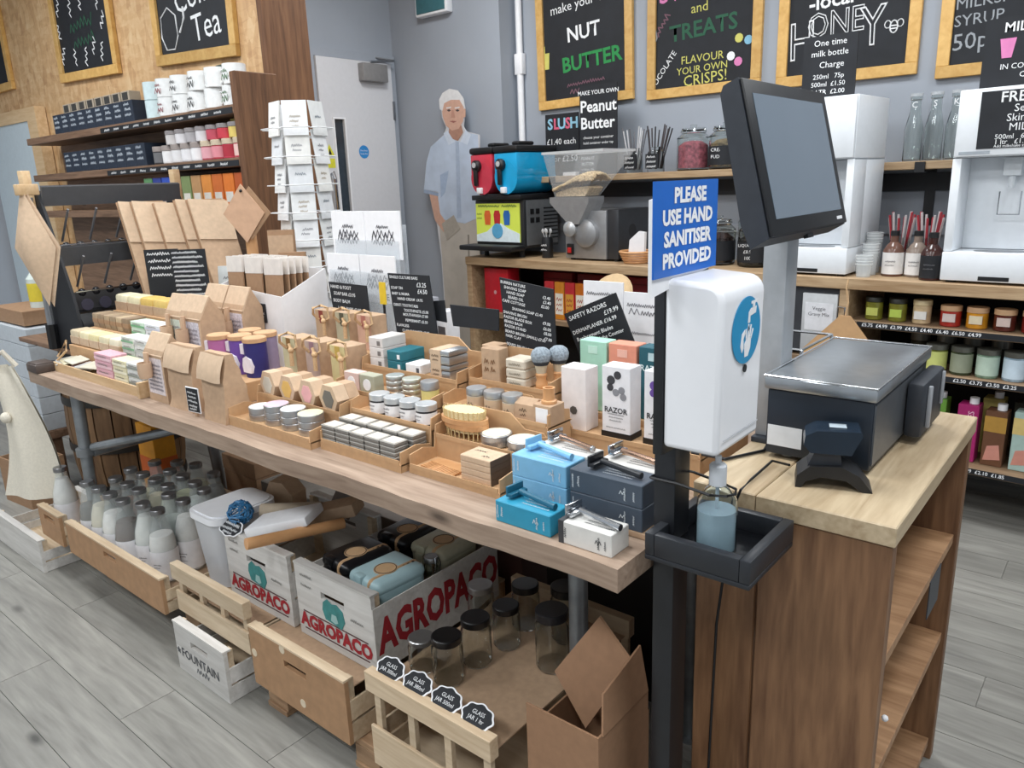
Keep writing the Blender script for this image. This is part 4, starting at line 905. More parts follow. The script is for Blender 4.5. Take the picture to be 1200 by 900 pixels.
# folded kraft paper bags in front
def paperbag(label, x, y, w_, d_, h_, fold):
    t = thing('paper_bag', label, 'bag', (x, y, BZ), group='folded kraft paper bags')
    rnd = random.Random(int(x*-1000))
    def sect(z): 
        k = z/h_; return d_*(1-.75*k**1.6), .010*math.sin(k*7)
    b = MB(); NZ = 8; rings = []
    for j in range(NZ+1):
        z = h_*j/NZ; dd, off = sect(z)
        pts = []
        for i in range(5): pts.append((-w_/2+w_*i/4+rnd.uniform(-.002, .002), off*.3+rnd.uniform(-.003, .003)+(d_-dd)*.35))
        for i in range(5): pts.append((w_/2-w_*i/4+rnd.uniform(-.002, .002), dd+(d_-dd)*.35+rnd.uniform(-.003, .003)))
        rings.append([b.b.verts.new((p[0], p[1], z)) for p in pts])
    for a, c in zip(rings, rings[1:]):
        for i in range(10): b.b.faces.new((a[i], a[(i+1) % 10], c[(i+1) % 10], c[i]))
    b.b.faces.new(rings[0]); b.b.faces.new(rings[-1])
    part(t, 'bag', b, KRAFT, smooth=50)
    # folded down flap
    part(t, 'folded_flap', MB().grid(lambda u, v: Vector((-w_/2-.002+(w_+.004)*u, .2625*d_*((1-fold)+fold*v)**1.6-.007-.004*math.sin(u*5)-.004*math.sin(v*3.1)-.010*(1-v), h_*(1-fold)+h_*fold*v*.99+.003*math.sin(u*6))), 8, 5), KRAFT_L, smooth=60)
    return t
paperbag('folded kraft paper bag beside the small chalk tag', -2.087, 1.0, .138, .10, .185, .36)
paperbag('folded kraft paper bag beside the round tins', -1.888, .99, .11, .085, .188, .38)
t = thing('price_tag', 'small chalk price tag with white border leaning between two kraft bags', 'tag', (-1.985, .985, BZ), rz=math.radians(5))
part(t, 'plate', MB().box(-.030, .030, 0, .003, .012, .085, .001, 1), WHITE); part(t, 'slate', MB().box(-.027, .027, -.0006, 0, .015, .082), SLATE); part(t, 'peg', MB().box(-.005, .005, .003, .009, 0, .03), KRAFT)
scribble(t, [(-.022, .068, .04, .006, -4), (-.02, .056, .036, .006, -4), (-.022, .044, .042, .006, -4), (-.02, .030, .036, .007, -4), (-.018, .020, .03, .006)], CHALK, (0, -.001, 0), th=.002)
# cardboard tubes with cork lids
plinth('card base under the purple bath salt tubes', -2.235, -1.985, 1.15, 1.335, .06)
TB = [('pink purple', '#b06aa0', -2.185, 1.195), ('violet', '#6a4aa0', -2.115, 1.225), ('dark navy', '#2a2a6e', -2.035, 1.225)]
LIDM = g('#c79f78', .7, var=.1)
for nm, c, x, y in TB:
    t = thing('salt_tube', '%s cardboard tube with kraft lid and round white label' % nm, 'tube', (x, y, BZ+.0605), group='cardboard tubes with kraft lids')
    part(t, 'tube', MB().cyl(0, 0, 0, .105, .034, n=22), g(c, .5)); part(t, 'lid', MB().lathe([(.036, .1055), (.036, .117), (.034, .119)], 22), LIDM)
    part(t, 'round_label', MB().prism([(.0342*math.sin(a)*1.0, .04+.026*math.sin(b_)) for a, b_ in []] or [(-.02, .015), (.02, .015), (.024, .035), (.018, .058), (0, .066), (-.018, .058), (-.024, .035)], -.0352, -.0342+.012, 'y'), g('#e6e2ec'))
    part(t, 'side_panel', MB().prism([(-.030, .07), (-.012, .07), (-.012, .10), (-.030, .10)], -.0335, -.0155, 'y'), g('#e6e2ec'))
for i in range(2):
    t = thing('salt_tube', ('grey cardboard tube behind, only its kraft lid showing, left', 'grey cardboard tube behind, only its kraft lid showing, right')[i], 'tube', (-2.17+i*.085, 1.295, BZ+.0605), group='cardboard tubes with kraft lids')
    part(t, 'tube', MB().cyl(0, 0, 0, .105, .034, n=22), g('#8a7f9a', .5)); part(t, 'lid', MB().lathe([(.036, .1055), (.036, .117), (.034, .119)], 22), LIDM)
# ---- white box of kraft envelopes
t = thing('white_box', 'open white box holding kraft envelopes, with a chalk label on its front', 'box', (-2.36, 1.425, BZ), rz=math.radians(-3))
WBX = g('#e4e3e4', .6, var=.03)
part(t, 'front', MB().prism([(-.20, 0), (.20, 0), (.20, .265), (-.20, .285)], 0, .004, 'y'), WBX); part(t, 'back', MB().box(-.20, .20, .176, .18, 0, .34), WBX)
part(t, 'side', MB().prism([(.004, 0), (.176, 0), (.176, .34), (.004, .265)], .196, .20, 'x'), WBX); part(t, 'side', MB().prism([(.004, 0), (.176, 0), (.176, .34), (.004, .285)], -.20, -.196, 'x'), WBX); part(t, 'bottom', MB().box(-.196, .196, .004, .176, 0, .004), WBX)
tg = part(t, 'chalk_label', MB().box(.0, .10, -.004, -.001, .17, .235, .001, 1, T=Matrix.Rotation(0, 4, 'Y')), SLATE)
scribble(tg, [(.008, .217, .07, .009, -4), (.02, .203, .07, .009, -4), (.01, .189, .075, .009, -4), (.03, .177, .05, .007, -4)], CHALK, (0, -.0045, 0), th=.0028)
tg = part(t, 'chalk_label', MB().box(-.195, -.115, -.004, -.001, .20, .27, .001, 1), SLATE); scribble(tg, [(-.185, .25, .06, .009), (-.185, .233, .055, .009), (-.18, .215, .05, .009)], CHALK, (0, -.0045, 0), th=.0028)
for c_ in range(3):
    for k in range(5):
        x = -2.49+c_*.117; y = 1.445+k*.022
        t = thing('kraft_envelope', 'white flapped kraft envelope, %s from the front of the %s pile' % (ORD[k], ('left', 'middle', 'right')[c_]), 'envelope', (x+.005*k, y, BZ+.006), rot=(math.radians(-2), 0, math.radians(-3)), group='kraft envelopes in the white box')
        part(t, 'envelope', MB().box(-.054, .054, 0, .006, 0, .375, .001, 1), KRAFT_D); part(t, 'white_flap', MB().prism([(-.0545, .376), (.0545, .378), (.0545, .325), (-.0545, .32)], -.0008, .007, 'y'), g('#dcd5ce'))
# ---- chalk list signs
def chalksign(label, corners, Y, lines, th=.004, tilt=0, m=None):
    pts = [PY(px, py, Y) for px, py in corners]   # TL TR BR BL
    cx = sum(p.x for p in pts)/4
    t = thing('chalk_sign', label, 'sign', (cx, Y, BZ), group='black chalk price lists')
    poly = [(p.x-cx, p.z-BZ) for p in pts]
    part(t, 'board', MB().prism(poly, 0, th, 'y'), m or SLATE)
    TLx, TLz = poly[0]; ux, uz = poly[1][0]-TLx, poly[1][1]-TLz; vx, vz = poly[3][0]-TLx, poly[3][1]-TLz
    ang = math.degrees(math.atan2(uz, ux)); hh = math.hypot(vx, vz); ww = math.hypot(ux, uz)
    out = []
    for (s_, u, v, size, al) in lines: out.append((s_, TLx+ux*u+vx*v, TLz+uz*u+vz*v, size*hh, al, ang, .01))
    if out: 
        o = obj('lettering', text_mesh(out, CHALK), t, (0, -.0008, 0)); o['kind'] = 'stuff'
    return t
def foot(t, x, z0, z1):   # a card stand keeping the sign on the table
    part(t, 'stand', MB().box(x-.012, x+.012, .005, .03, 0, .09), BLACK)
E1 = [('£3.25', .80, .14, .085, 'C'), ('£4.50', .80, .23, .085, 'C'), ('SINGLE CULTURE BARS', .04, .05, .055, 'L'), ('SOAP TIN', .04, .20, .055, 'L'), ('BABY & MAMA', .04, .28, .055, 'L'), ('HAND CREAM  £4.95', .16, .35, .055, 'L'), ('DENTI TOOTHTABS', .04, .44, .055, 'L'),
      ('TOOTHPASTE £5.00', .28, .51, .055, 'L'), ('MOUTHWASH £7.00', .24, .57, .055, 'L'), ('PEPPERMINT £5.50', .28, .65, .055, 'L'), ('FLAWLESS', .04, .73, .055, 'L'), ('CLAY CLEANSER £8.95', .16, .80, .055, 'L'), ('MOISTURISER £6.95', .20, .87, .055, 'L'), ('BALM  £6.50', .2, .94, .055, 'L')]
t = chalksign('tall chalk price list behind the teal bar boxes', ((454, 320), (502, 323), (515, 408), (467, 402)), 1.41, E1); foot(t, 0, 0, 0)
E2 = [('SHAVING SOAP', .08, .11, .052, 'L'), ('£3.40', .80, .13, .055, 'L'), ('HAND SOAP', .12, .17, .052, 'L'), ('£3.40', .80, .19, .055, 'L'), ('BEARD OIL', .14, .23, .052, 'L'), ('£5.00', .76, .25, .055, 'L'), ('CAPE COTTAGE', .02, .29, .052, 'L'), ('SHAVING SOAP £3.40', .2, .37, .052, 'L'), ('SHAVING BRUSH', .02, .44, .052, 'L'), ('£9.00', .76, .46, .055, 'L'),
      ('RAZOR BLADE BOX', .02, .50, .052, 'L'), ('£6.00', .76, .53, .055, 'L'), ('BEARD BALM', .02, .56, .052, 'L'), ('£8.00', .76, .59, .055, 'L'), ('RAZOR STAND', .02, .62, .052, 'L'), ('£7.00', .76, .66, .055, 'L'), ('BEARD BRUSH (SMALL) £7.00', .02, .69, .052, 'L'), ('HAIR CLAY', .02, .75, .052, 'L'), ('BEARD BRUSH (LARGE)', .02, .86, .052, 'L'), ('BURREN NATURE', .02, .05, .052, 'L'), ('ORIGINAL BEARD BALM', .02, .92, .048, 'L')]
t = chalksign('tall chalk price list behind the kraft cartons and shaving brushes', ((585, 325), (648, 339), (652, 421), (594, 414)), 1.41, E2); foot(t, 0, 0, 0)
t = chalksign('tilted chalk sign reading safety razors behind the coral carton', ((661, 368), (721, 343), (746, 408), (680, 418)), 1.545, [('SAFETY RAZORS', .06, .15, .14, 'L'), ('£19.99', .96, .31, .14, 'R'), ('DERMAPLANER £16.99', .03, .47, .122, 'L'), ('Replacement Blades', .06, .64, .122, 'L'), ('behind the Counter', .26, .78, .115, 'L')]); foot(t, .0, 0, 0)
t = chalksign('chalk price sign leaning behind the rope soap boxes', ((385, 330), (429, 335), (434, 378), (392, 372)), 1.585, [('HAND & FOOT', .04, .12, .13, 'L'), ('SOAP BAR £3.95', .10, .30, .13, 'L'), ('BODY BALM', .06, .50, .13, 'L'), ('LAVA BARS £2.95', .16, .70, .13, 'L'), ('SWEET SOAP', .06, .90, .12, 'L')]); foot(t, 0, 0, 0)
t = chalksign('blank black sign board behind the scalloped card panel', ((527, 357), (584, 363), (584, 388), (531, 382)), 1.412, []); foot(t, 0, 0, 0)
t = chalksign('small blank black sign behind the tall price list', ((505, 353), (520, 352), (523, 378), (508, 375)), 1.43, []); foot(t, 0, 0, 0)
# leaning chalk plates by the soaps, turned towards the aisle
def plate(label, pa, pb, pc, X, lines):
    a = PX(*pa, X); b_ = PX(*pb, X); c = PX(*pc, X); w_ = .13; h_ = a.z-c.z
    t = thing('chalk_sign', label, 'sign', (X, max(1.40, (a.y+b_.y)/2), a.z-h_), rz=math.radians(40), group='black chalk price lists')
    part(t, 'board', MB().box(-w_/2, w_/2, 0, .005, BZ-(a.z-h_), h_), SLATE)
    scribble(t, lines(w_, h_), CHALK, (0, -.0008, 0), th=.005)
plate('short chalk list leaning on the black bin rack', (146, 296), (175, 300), (178, 340), -2.90, lambda w_, h_: [(-w_*.42, h_*.86, w_*.7, h_*.08), (-w_*.40, h_*.68, w_*.7, h_*.08), (-w_*.38, h_*.5, w_*.75, h_*.08), (-w_*.36, h_*.32, w_*.8, h_*.08)])
plate('long chalk list in front of the kraft folders', (190, 295), (217, 298), (215, 358), -2.70, lambda w_, h_: [(-w_*.44, h_*(.93-.085*k), w_*(.85 if k % 2 else .7), h_*.045) for k in range(10)])
# ================================================================== crates and pallets under the table
PINE = W['pine']; PRINTW = wood('#dcd9d4', '#c2beb8', 'whitewashed_board', (1.2, 12, 12), rough=.7, knots=False); BRN = mat('#ab8562', .7, var=.1, scale=30, name='brown_board')
def holed(x0, x1, z0, z1, y0, y1, hx0, hx1, hz0, hz1):
    return MB().box(x0, x1, y0, y1, z0, hz0).box(x0, x1, y0, y1, hz1, z1).box(x0, hx0, y0, y1, hz0, hz1).box(hx1, x1, y0, y1, hz0, hz1)
def crate(label, x0, x1, y0, y1, z0, z1, face, side_h=.7, hole=True, inner=None, name='wooden_crate'):
    t = thing(name, label, 'crate', ((x0+x1)/2, y0, z0), group='fruit crates under the table'); w_ = (x1-x0)/2; d_ = y1-y0; h_ = z1-z0; th = .012
    for yy in (0, d_-th):
        if hole: m_ = holed(-w_, w_, 0, h_, yy, yy+th, -.048, .048, h_*.66, h_*.66+.02)
        else: m_ = MB().box(-w_, w_, yy, yy+th, 0, h_)
        part(t, 'end_panel', m_, face, smooth=0)
        part(t, 'top_rail', MB().box(-w_, w_, yy-.002 if yy == 0 else yy-.012, yy+.024 if yy == 0 else yy+th+.002, h_, h_+.006), PRINTW if face is PRINTW else PINE)
    for sx in (-w_, w_-.006):
        for k in range(2):
            a = side_h*h_/2
            part(t, 'side_slat', MB().box(sx, sx+.006, th, d_-th, k*a+.002, k*a+a-.006), PINE if face is not PRINTW else PRINTW)
    for sx in (-w_+.006, w_-.026):
        for yy in (th, d_-th-.02): part(t, 'corner_post', MB().box(sx, sx+.02, yy, yy+.02, 0, h_), PINE)
    part(t, 'base_board', MB().box(-w_+.006, w_-.006, th, d_-th, .002, .008), PINE)
    if inner is not None: part(t, 'card_sheet', MB().box(-w_+.007, w_-.007, th+.001, d_-th-.001, inner-z0-.003, inner-z0), KRAFT)
    return t
def slatcrate(label, x0, x1, y0, y1, z0, z1, inner=None):
    t = thing('slatted_crate', label, 'crate', ((x0+x1)/2, y0, z0), group='slatted crates under the table'); w_ = (x1-x0)/2; d_ = y1-y0; h_ = z1-z0
    for yy in (0, d_-.010):
        part(t, 'top_slat', MB().box(-w_, w_, yy-.006, yy+.02, h_-.05, h_, .001, 1), PINE)
        part(t, 'bottom_slat', MB().box(-w_, w_, yy, yy+.008, .0, h_*.42, .001, 1), PINE)
        for k in range(4): x = -w_+.012+(2*w_-.044)*k/3; part(t, 'upright', MB().box(x, x+.02, yy+.008, yy+.02, 0.002, h_-.05), PINE)
    for sx in (-w_, w_-.007):
        for (a, b_) in ((.0, h_*.19), (h_*.22, h_*.40)): part(t, 'side_slat', MB().box(sx, sx+.007, .021, d_-.021, a, b_, .001, 1), PINE)
    part(t, 'base_board', MB().box(-w_+.008, w_-.008, .022, d_-.022, .002, .008), PINE)
    if inner is not None: part(t, 'card_sheet', MB().box(-w_+.009, w_-.009, .0225, d_-.0225, inner-z0-.003, inner-z0), KRAFT)
    return t
def pallet(label, x0, x1, y0, y1, h_):
    N_ = max(3, int((y1-y0)/.11))
    t = thing('pallet', label, 'pallet', (0, 0, 0), group='pallets under the crates')
    wd = (y1-y0)/N_
    for k in range(N_): part(t, 'deck_board', MB().box(x0, x1, y0+k*wd+.006, y0+(k+1)*wd-.006, h_-.018, h_, .001, 1), W['pallet'])
    for bx_ in (x0+.05, (x0+x1)/2, x1-.05):
        for by_ in (y0+.05, (y0+y1)/2, y1-.05): part(t, 'block', MB().box(bx_-.045, bx_+.045, by_-.045, by_+.045, .016, h_-.0185, .001, 1), W['pallet'])
    for bx_ in (x0+.05, (x0+x1)/2, x1-.05): part(t, 'runner', MB().box(bx_-.045, bx_+.045, y0, y1, 0, .0155, .001, 1), W['pallet'])
pallet('pallet under the bottle crates', -2.90, -2.20, 1.0, 1.45, .133)
pallet('short pallet piece beside the low white crate', -3.12, -2.99, 1.22, 1.42, .133)
pallet('pallet under the brown and slatted crates', -1.745, -.88, .95, 1.55, .085)
# white crate on the floor, far left
crate('low white crate on the floor below the tote bag', -3.62, -3.13, .865, 1.20, 0, .130, PRINTW, hole=False)
# brown fronted crates with bottles
c1 = crate('brown fronted crate with bottles, left one under the table', -3.19, -2.985, .905, 1.42, .1365, .255, BRN, inner=.150)
c2 = crate('brown fronted crate with bottles, next to the white tub', -2.925, -2.205, .905, 1.42, .1365, .255, BRN, inner=.150)
crate('white crate lettered fountain standing on the floor', -2.115, -1.83, .885, 1.25, 0, .160, PRINTW)
fc = [o for o in COL.objects if o.get('label', '').startswith('white crate lettered fountain')][0]
lettering(fc, [('FOUNTAIN', -.005, .068, .042, 'C', 0, .012)], g('#4a4c50', .8), (0, -.0010, 0))
scribble(fc, [(-.03, .03, .07, .02)], g('#6a6c70'), (0, -.0010, 0), th=.004)
part(fc, 'printed_star', MB().prism([(.012*(1 if k % 2 == 0 else .45)*math.sin(k*math.pi/5)-.128, .068+.012*(1 if k % 2 == 0 else .45)*math.cos(k*math.pi/5)) for k in range(10)], -.0012, -.0002, 'y'), g('#4a4c50'))
slatcrate('pale slatted crate standing on the fountain crate', -2.15, -1.752, .925, 1.38, .1675, .328, inner=.236)
kc = crate('brown fronted crate with hand hole on pallet blocks', -1.746, -1.335, .925, 1.52, .0865, .262, BRN, inner=.234)
for (sx, sz) in ((-.19, .10), (-.05, .165), (.02, .035)):
    part(kc, 'paper_sticker', MB().lathe([(.012, 0), (.012, .0008)], 12, T=Matrix.Translation((sx, 0, sz)) @ Matrix.Rotation(math.pi/2, 4, 'X')), g('#dccbb0'))
slatcrate('pale slatted crate with chalk labels on its rim and a card sheet inside', -1.245, -.865, .925, 1.46, .0865, .34, inner=.300)
# AGROPACO crates
RED = g('#a3242e', .7, var=.15, scale=60); GRN = g('#3f8583', .7, var=.2, scale=40)
def agro(label, x0, x1, y0, y1, z0, z1):
    t = crate(label, x0, x1, y0, y1, z0, z1, PRINTW, side_h=.8, name='printed_crate'); h_ = z1-z0; w_ = (x1-x0)/2
    o = lettering(t, [('AGROPACO', 0, h_*.235, .054, 'C', 0, .05, .98)], RED, (0, -.0012, 0))
    part(t, 'printed_line', MB().box(-w_*.85, w_*.85, -.0012, -.0002, h_*.355, h_*.37).box(-w_*.85, w_*.85, -.0012, -.0002, h_*.105, h_*.12), g('#5b3a3a'))
    part(t, 'printed_broccoli', MB().prism([(-.035, h_*.40), (-.045, h_*.52), (-.040, h_*.63), (-.022, h_*.70), (-.004, h_*.655), (.016, h_*.68), (.040, h_*.62), (.046, h_*.48), (.030, h_*.36), (.008, h_*.38)], -.0014, -.0004, 'y'), GRN)
    part(t, 'printed_stalk', MB().prism([(-.012, h_*.42), (-.006, h_*.52), (.012, h_*.52), (.018, h_*.43), (.006, h_*.40)], -.0018, -.0014, 'y'), g('#9fc3c0'))
    scribble(t, [(-w_*.85, h_*.86, .05, .008), (-w_*.85, h_*.72, .045, .008), (w_*.45, h_*.56, .05, .008)], g('#8d8b88'), (0, -.0012, 0), th=.002)
    return t
agro('white printed produce crate holding paper packs and rolls', -1.99, -1.672, 1.02, 1.352, .2365, .445)
a2 = agro('white printed produce crate holding lunch boxes', -1.640, -1.328, 1.02, 1.48, .2365, .445)
part(a2, 'side_board', MB().box(.1565, .160, .0, .46, .0, .178), PRINTW); lettering(a2, [('AGROPACO', .235, .09, .125, 'C', 0, .045, .64)], RED, (.1606, 0, 0), math.pi/2)
# ---- contents of the paper crate
CR = (-1.99, -1.672)
def pk(name, label, cat, loc, rot, mb, m): 
    o = obj(name, mb.mesh(name, m), None, loc, rot=rot); return tag(o, label, cat)
pk('paper_roll', 'grey paper roll lying in the printed crate', 'roll', (-1.80, 1.235, .478), (math.radians(90), 0, math.radians(-50)), MB().cyl(0, 0, 0, .18, .022, n=16), g('#b3a48f', .8))
pk('white_packet', 'folded white sheet sticking out of the printed crate', 'paper', (-1.815, 1.10, .472), (math.radians(14), 0, math.radians(-62)), MB().box(-.055, .055, -.08, .12, 0, .028, .006), WHITE)
pk('kraft_packet', 'brown paper packet leaning behind the white sheet', 'packet', (-1.76, 1.235, .46), (math.radians(14), 0, math.radians(-60)), MB().box(-.04, .04, -.08, .10, 0, .04, .006), KRAFT)
pk('wooden_rolling_pin', 'long pale wooden roll slanting out of the printed crate', 'rolling pin', (-1.69, 1.16, .477), (math.radians(84), 0, math.radians(-12)), MB().cyl(0, 0, -.06, .22, .016, n=14), W['turned'])
pk('dark_card_folder', 'dark grey card folder standing at the back of the printed crate', 'folder', (-1.79, 1.30, .47), (math.radians(-30), 0, math.radians(-20)), MB().box(-.08, .08, 0, .006, -.02, .18, .001), g('#6a5f56'))
pk('kraft_sack', 'crumpled kraft sack behind the blue wire ball', 'sack', (-2.055, 1.28, .40), (0, 0, .3), MB().prism([(-.045, -.157), (.045, -.157), (.055, .06), (.02, .10), (-.03, .10), (-.055, .05)], -.035, .035, 'y'), KRAFT)
wb = MB()
rnd = random.Random(3)
for k in range(22):
    ax = Vector((rnd.gauss(0, 1), rnd.gauss(0, 1), rnd.gauss(0, 1))).normalized(); q = ax.to_track_quat('Z', 'Y').to_matrix()
    wb.tube([q @ Vector((.036*math.cos(a), .036*math.sin(a), rnd.uniform(-.01, .01))) for a in [i*math.pi/5 for i in range(10)]], .0022, 4)
o = obj('wire_ball', wb.mesh('wire_ball', g('#3d7fb0', .4))); o.location = (-1.955, 1.062, .490); tag(o, 'ball of blue wire on the edge of the printed crate', 'ball')
def scallop(r1, r2, n=72, k=8): return [((r1+.0016*math.cos(k*2*math.pi*i/n))*math.cos(2*math.pi*i/n), (r2+.0016*math.cos(k*2*math.pi*i/n))*math.sin(2*math.pi*i/n)) for i in range(n)]
def chalk_tag(label, loc, r1=.042, r2=.024, rot=(math.radians(-40), 0, 0), lines=None):
    t = thing('chalk_tag', label, 'label', loc, rot=rot, group='scalloped chalk labels')
    part(t, 'border', MB().prism(scallop(r1, r2), 0, .002, 'y'), WHITE); part(t, 'slate', MB().prism(scallop(r1*.9, r2*.88), -.0006, 0, 'y'), SLATE)
    if lines: lettering(t, lines, CHALK, (0, -.001, 0))
    else: scribble(t, [(-r1*.65, r2*.2, r1*1.3, r2*.3), (-r1*.7, -r2*.3, r1*1.4, r2*.3), (-r1*.4, -r2*.7, r1*.8, r2*.25)], CHALK, (0, -.001, 0), th=.0025)
p = PZ(295, 617, .465); chalk_tag('scalloped chalk label on the rim of the paper crate', (-1.955, 1.026, .4575), .055, .028, (math.radians(-50), 0, 0))
for i, nm in enumerate((('300ml', 'first'), ('380ml', 'second'), ('500ml', 'third'), ('1 ltr', 'last'))):
    chalk_tag('scalloped chalk glass jar label, %s from the left on the slatted crate' % nm[1], (-1.19+i*.088, .952, .350), .042, .026, (math.radians(-55), 0, 0), [('GLASS', 0, .006, .012, 'C'), ('JAR '+nm[0], 0, -.007, .012, 'C')])
# ---- lunch boxes
BAND = g('#c8a47c', .7)
def lunchbox(label, loc, m, w_=.14, d_=.16, h_=.105, rz=0, dark=None):
    t = thing('lunch_box', label, 'lunch box', loc, rz, group='lunch boxes in the printed crate')
    part(t, 'base', MB().box(-w_/2, w_/2, -d_/2, d_/2, 0, h_*.58, .022, 4), m)
    part(t, 'lid', MB().box(-w_/2-.001, w_/2+.001, -d_/2-.001, d_/2+.001, h_*.60, h_, .020, 4), m)
    part(t, 'seam', MB().box(-w_/2+.002, w_/2-.002, -d_/2+.002, d_/2-.002, h_*.52, h_*.64, .018, 3), m)
    part(t, 'clasp', MB().box(-.03, .0, -d_/2-.010, -d_/2+.004, h_*.35, h_*.82, .004).box(-.032, .002, -d_/2-.004, -d_/2+.018, h_*.78, h_*1.01, .004), m)
    bd = part(t, 'paper_band', MB().box(.012, .048, -d_/2-.0024, d_/2+.0024, -.0, h_*1.01+.001, .021, 4), BAND)
    part(t, 'round_emblem', MB().lathe([(.031, 0), (.031, .0015)], 24, T=Matrix.Translation((.012, -.012, h_*1.005))), BAND)
    part(t, 'emblem_ring', MB().tube([(.012+.028*math.cos(a), -.012+.028*math.sin(a), h_*1.005+.0016) for a in [i*math.pi/10 for i in range(21)]], .0012, 4), g('#3a2c20'))
    for k in range(3): part(t, 'band_dot', MB().lathe([(.004, 0), (.004, .0006)], 8, T=Matrix.Translation((.03+.003*k, .03+.014*k, h_*1.012))), g('#4a3626'))
    return t
MINT = g('#a9c6cb', .35, var=.02); BLK = g('#17181b', .28); CRM = g('#b9b59c', .4)
t = thing('crate_packing', 'kraft packing card under the lunch boxes', 'packing', (-1.484, 1.035, .2475)); part(t, 'card', MB().box(-.125, .125, 0, .40, 0, .095, .002, 1), KRAFT_D)
lunchbox('pale blue lunch box with kraft band, frontmost in the printed crate', (-1.416, 1.150, .3435), MINT, w_=.132, rz=math.radians(-5))
lunchbox('black lunch box with kraft band beside the pale blue one', (-1.553, 1.165, .3435), BLK, w_=.125, rz=math.radians(-6))
lunchbox('black lunch box behind the first black one', (-1.545, 1.345, .3435), BLK, w_=.12, d_=.15)
lunchbox('cream lunch box in the shadow at the back of the printed crate', (-1.410, 1.355, .3435), CRM, w_=.13, d_=.15)
# ---- white tub
t = thing('storage_tub', 'white translucent plastic tub with a flat white lid', 'tub', (-2.076, 1.105, .2375), rz=0, )
tb = MB(); 
def rr(w_, d_, r, n=5):
    pts = []
    for (cx, cy, a0) in ((w_/2-r, d_/2-r, 0), (-w_/2+r, d_/2-r, 90), (-w_/2+r, -d_/2+r, 180), (w_/2-r, -d_/2+r, 270)):
        for k in range(n+1): a = math.radians(a0+90*k/n); pts.append((cx+r*math.cos(a), cy+r*math.sin(a)))
    return pts
P0, P1 = rr(.125, .17, .03), rr(.158, .205, .035)
a_ = [tb.b.verts.new((x, y, 0)) for x, y in P0]; b2 = [tb.b.verts.new((x, y, .215)) for x, y in P1]
for i in range(len(a_)): tb.b.faces.new((a_[i], a_[(i+1) % len(a_)], b2[(i+1) % len(a_)], b2[i]))
tb.b.faces.new(list(reversed(a_)))
part(t, 'tub', tb, clear_plastic('frosted_tub', '#dcdfe3', .72, .35))
part(t, 'lid', MB().prism(rr(.168, .222, .04), .2155, .236, 'z'), WHITEG); part(t, 'lid_top', MB().prism(rr(.15, .20, .035), .2362, .240, 'z'), WHITEG)
rnd = random.Random(5)
for k in range(7):
    tag(obj('cotton_ball', MB().ball((0, 0, 0), .026, 10, 8).mesh('cotton_ball', g('#d8d8da', .9))), None, None)
    o = COL.objects[-1]; o.parent = t; o.location = (-.04+.04*(k % 3), -.05+.045*(k//3), .03+.012*(k % 2)); o.name = 'white_filling'
# ---- milk-style bottles
LIDB = mat('#8d8d8f', .3, metal=.8, name='bottle_cap_tin'); LABEL = g('#f5f5f7', .5)
caps = [(60, 556), (69, 563), (82, 566), (95, 571), (106, 579), (121, 576), (133, 578), (147, 585), (166, 590), (181, 597), (207, 587), (95, 554), (110, 556), (122, 563), (146, 564), (158, 569), (171, 575), (190, 580), (216, 570), (196, 565), (181, 558), (121, 546), (240, 563), (231, 578)]
cont = ['#e6e4e0', '#57504a', '#d9cfae', '#d6cfba', '#eceae6', '#8a6a58', '#8d7468', '#54382e', '#e2e3de', '#eceae6', '#eceae6', '#4a443e', '#cfcaa8', '#6a5a50', '#8a7a70', '#3c2c26', '#c9cdb2', '#b9c2bb', '#c6cdc9', '#c3c69c', '#d2d0b4', '#555250', '#5a5652', '#cfcfcb']
pos = [PZ(x, y, .385) for x, y in caps]
def clampb(p):
    left = p.x < -3.04
    p.x = max(-3.135, min(-3.04, p.x)) if left else max(-2.868, min(-2.262, p.x))
    p.y = max(.984, min(1.246 if left else 1.34, p.y))
pos = [Vector((p.x, p.y, 0)) for p in pos]
for p in pos: clampb(p)
for it in range(300):
    for i in range(len(pos)):
        for j in range(i):
            d = pos[i]-pos[j]; L2 = d.length
            if L2 < .0925:
                if L2 < 1e-6: d = Vector((.001*i, .001, 0)); L2 = d.length
                sft = d*((.0925-L2)/L2/2); pos[i] += sft; pos[j] -= sft
    for p in pos: clampb(p)
BS = 1.18
def sc(pr): return [(r*BS, z*BS) for r, z in pr]
me_g = MB().lathe(sc([(.034, 0), (.0375, .004), (.0375, .11), (.034, .135), (.022, .175), (.0185, .19), (.0185, .208), (.0165, .208), (.0165, .19), (.020, .175), (.032, .134), (.0358, .11), (.0358, .005), (0, .004)]), 18, cap=False).mesh('bottle_glass', clear_plastic('milk_bottle_glass', '#d9e0de', .16, .04))
me_l = MB().lathe(sc([(.0205, .202), (.0205, .214), (.019, .216), (0, .216)]), 16).mesh('bottle_cap', LIDB)
me_p = MB().lathe(sc([(.0379, .012), (.0379, .098)]), 18, cap=False).mesh('bottle_label', LABEL)
import itertools
srt = sorted(range(len(pos)), key=lambda i: (round((pos[i].y-.93)/.09), pos[i].x)); rows = {}
for i in srt: rows.setdefault(round((pos[i].y-.93)/.09), []).append(i)
cn = {}
for c in set(cont):
    hexv = [int(c[1+k*2:3+k*2], 16) for k in range(3)]; l_ = sum(hexv)/3
    cn[c] = 'dark' if l_ < 90 else ('brown' if l_ < 150 else ('greenish' if hexv[1] > hexv[0] else ('cream' if hexv[0]-hexv[2] > 18 else 'white')))
rn = ['front', 'second', 'third', 'fourth', 'back', 'rearmost', 'last']
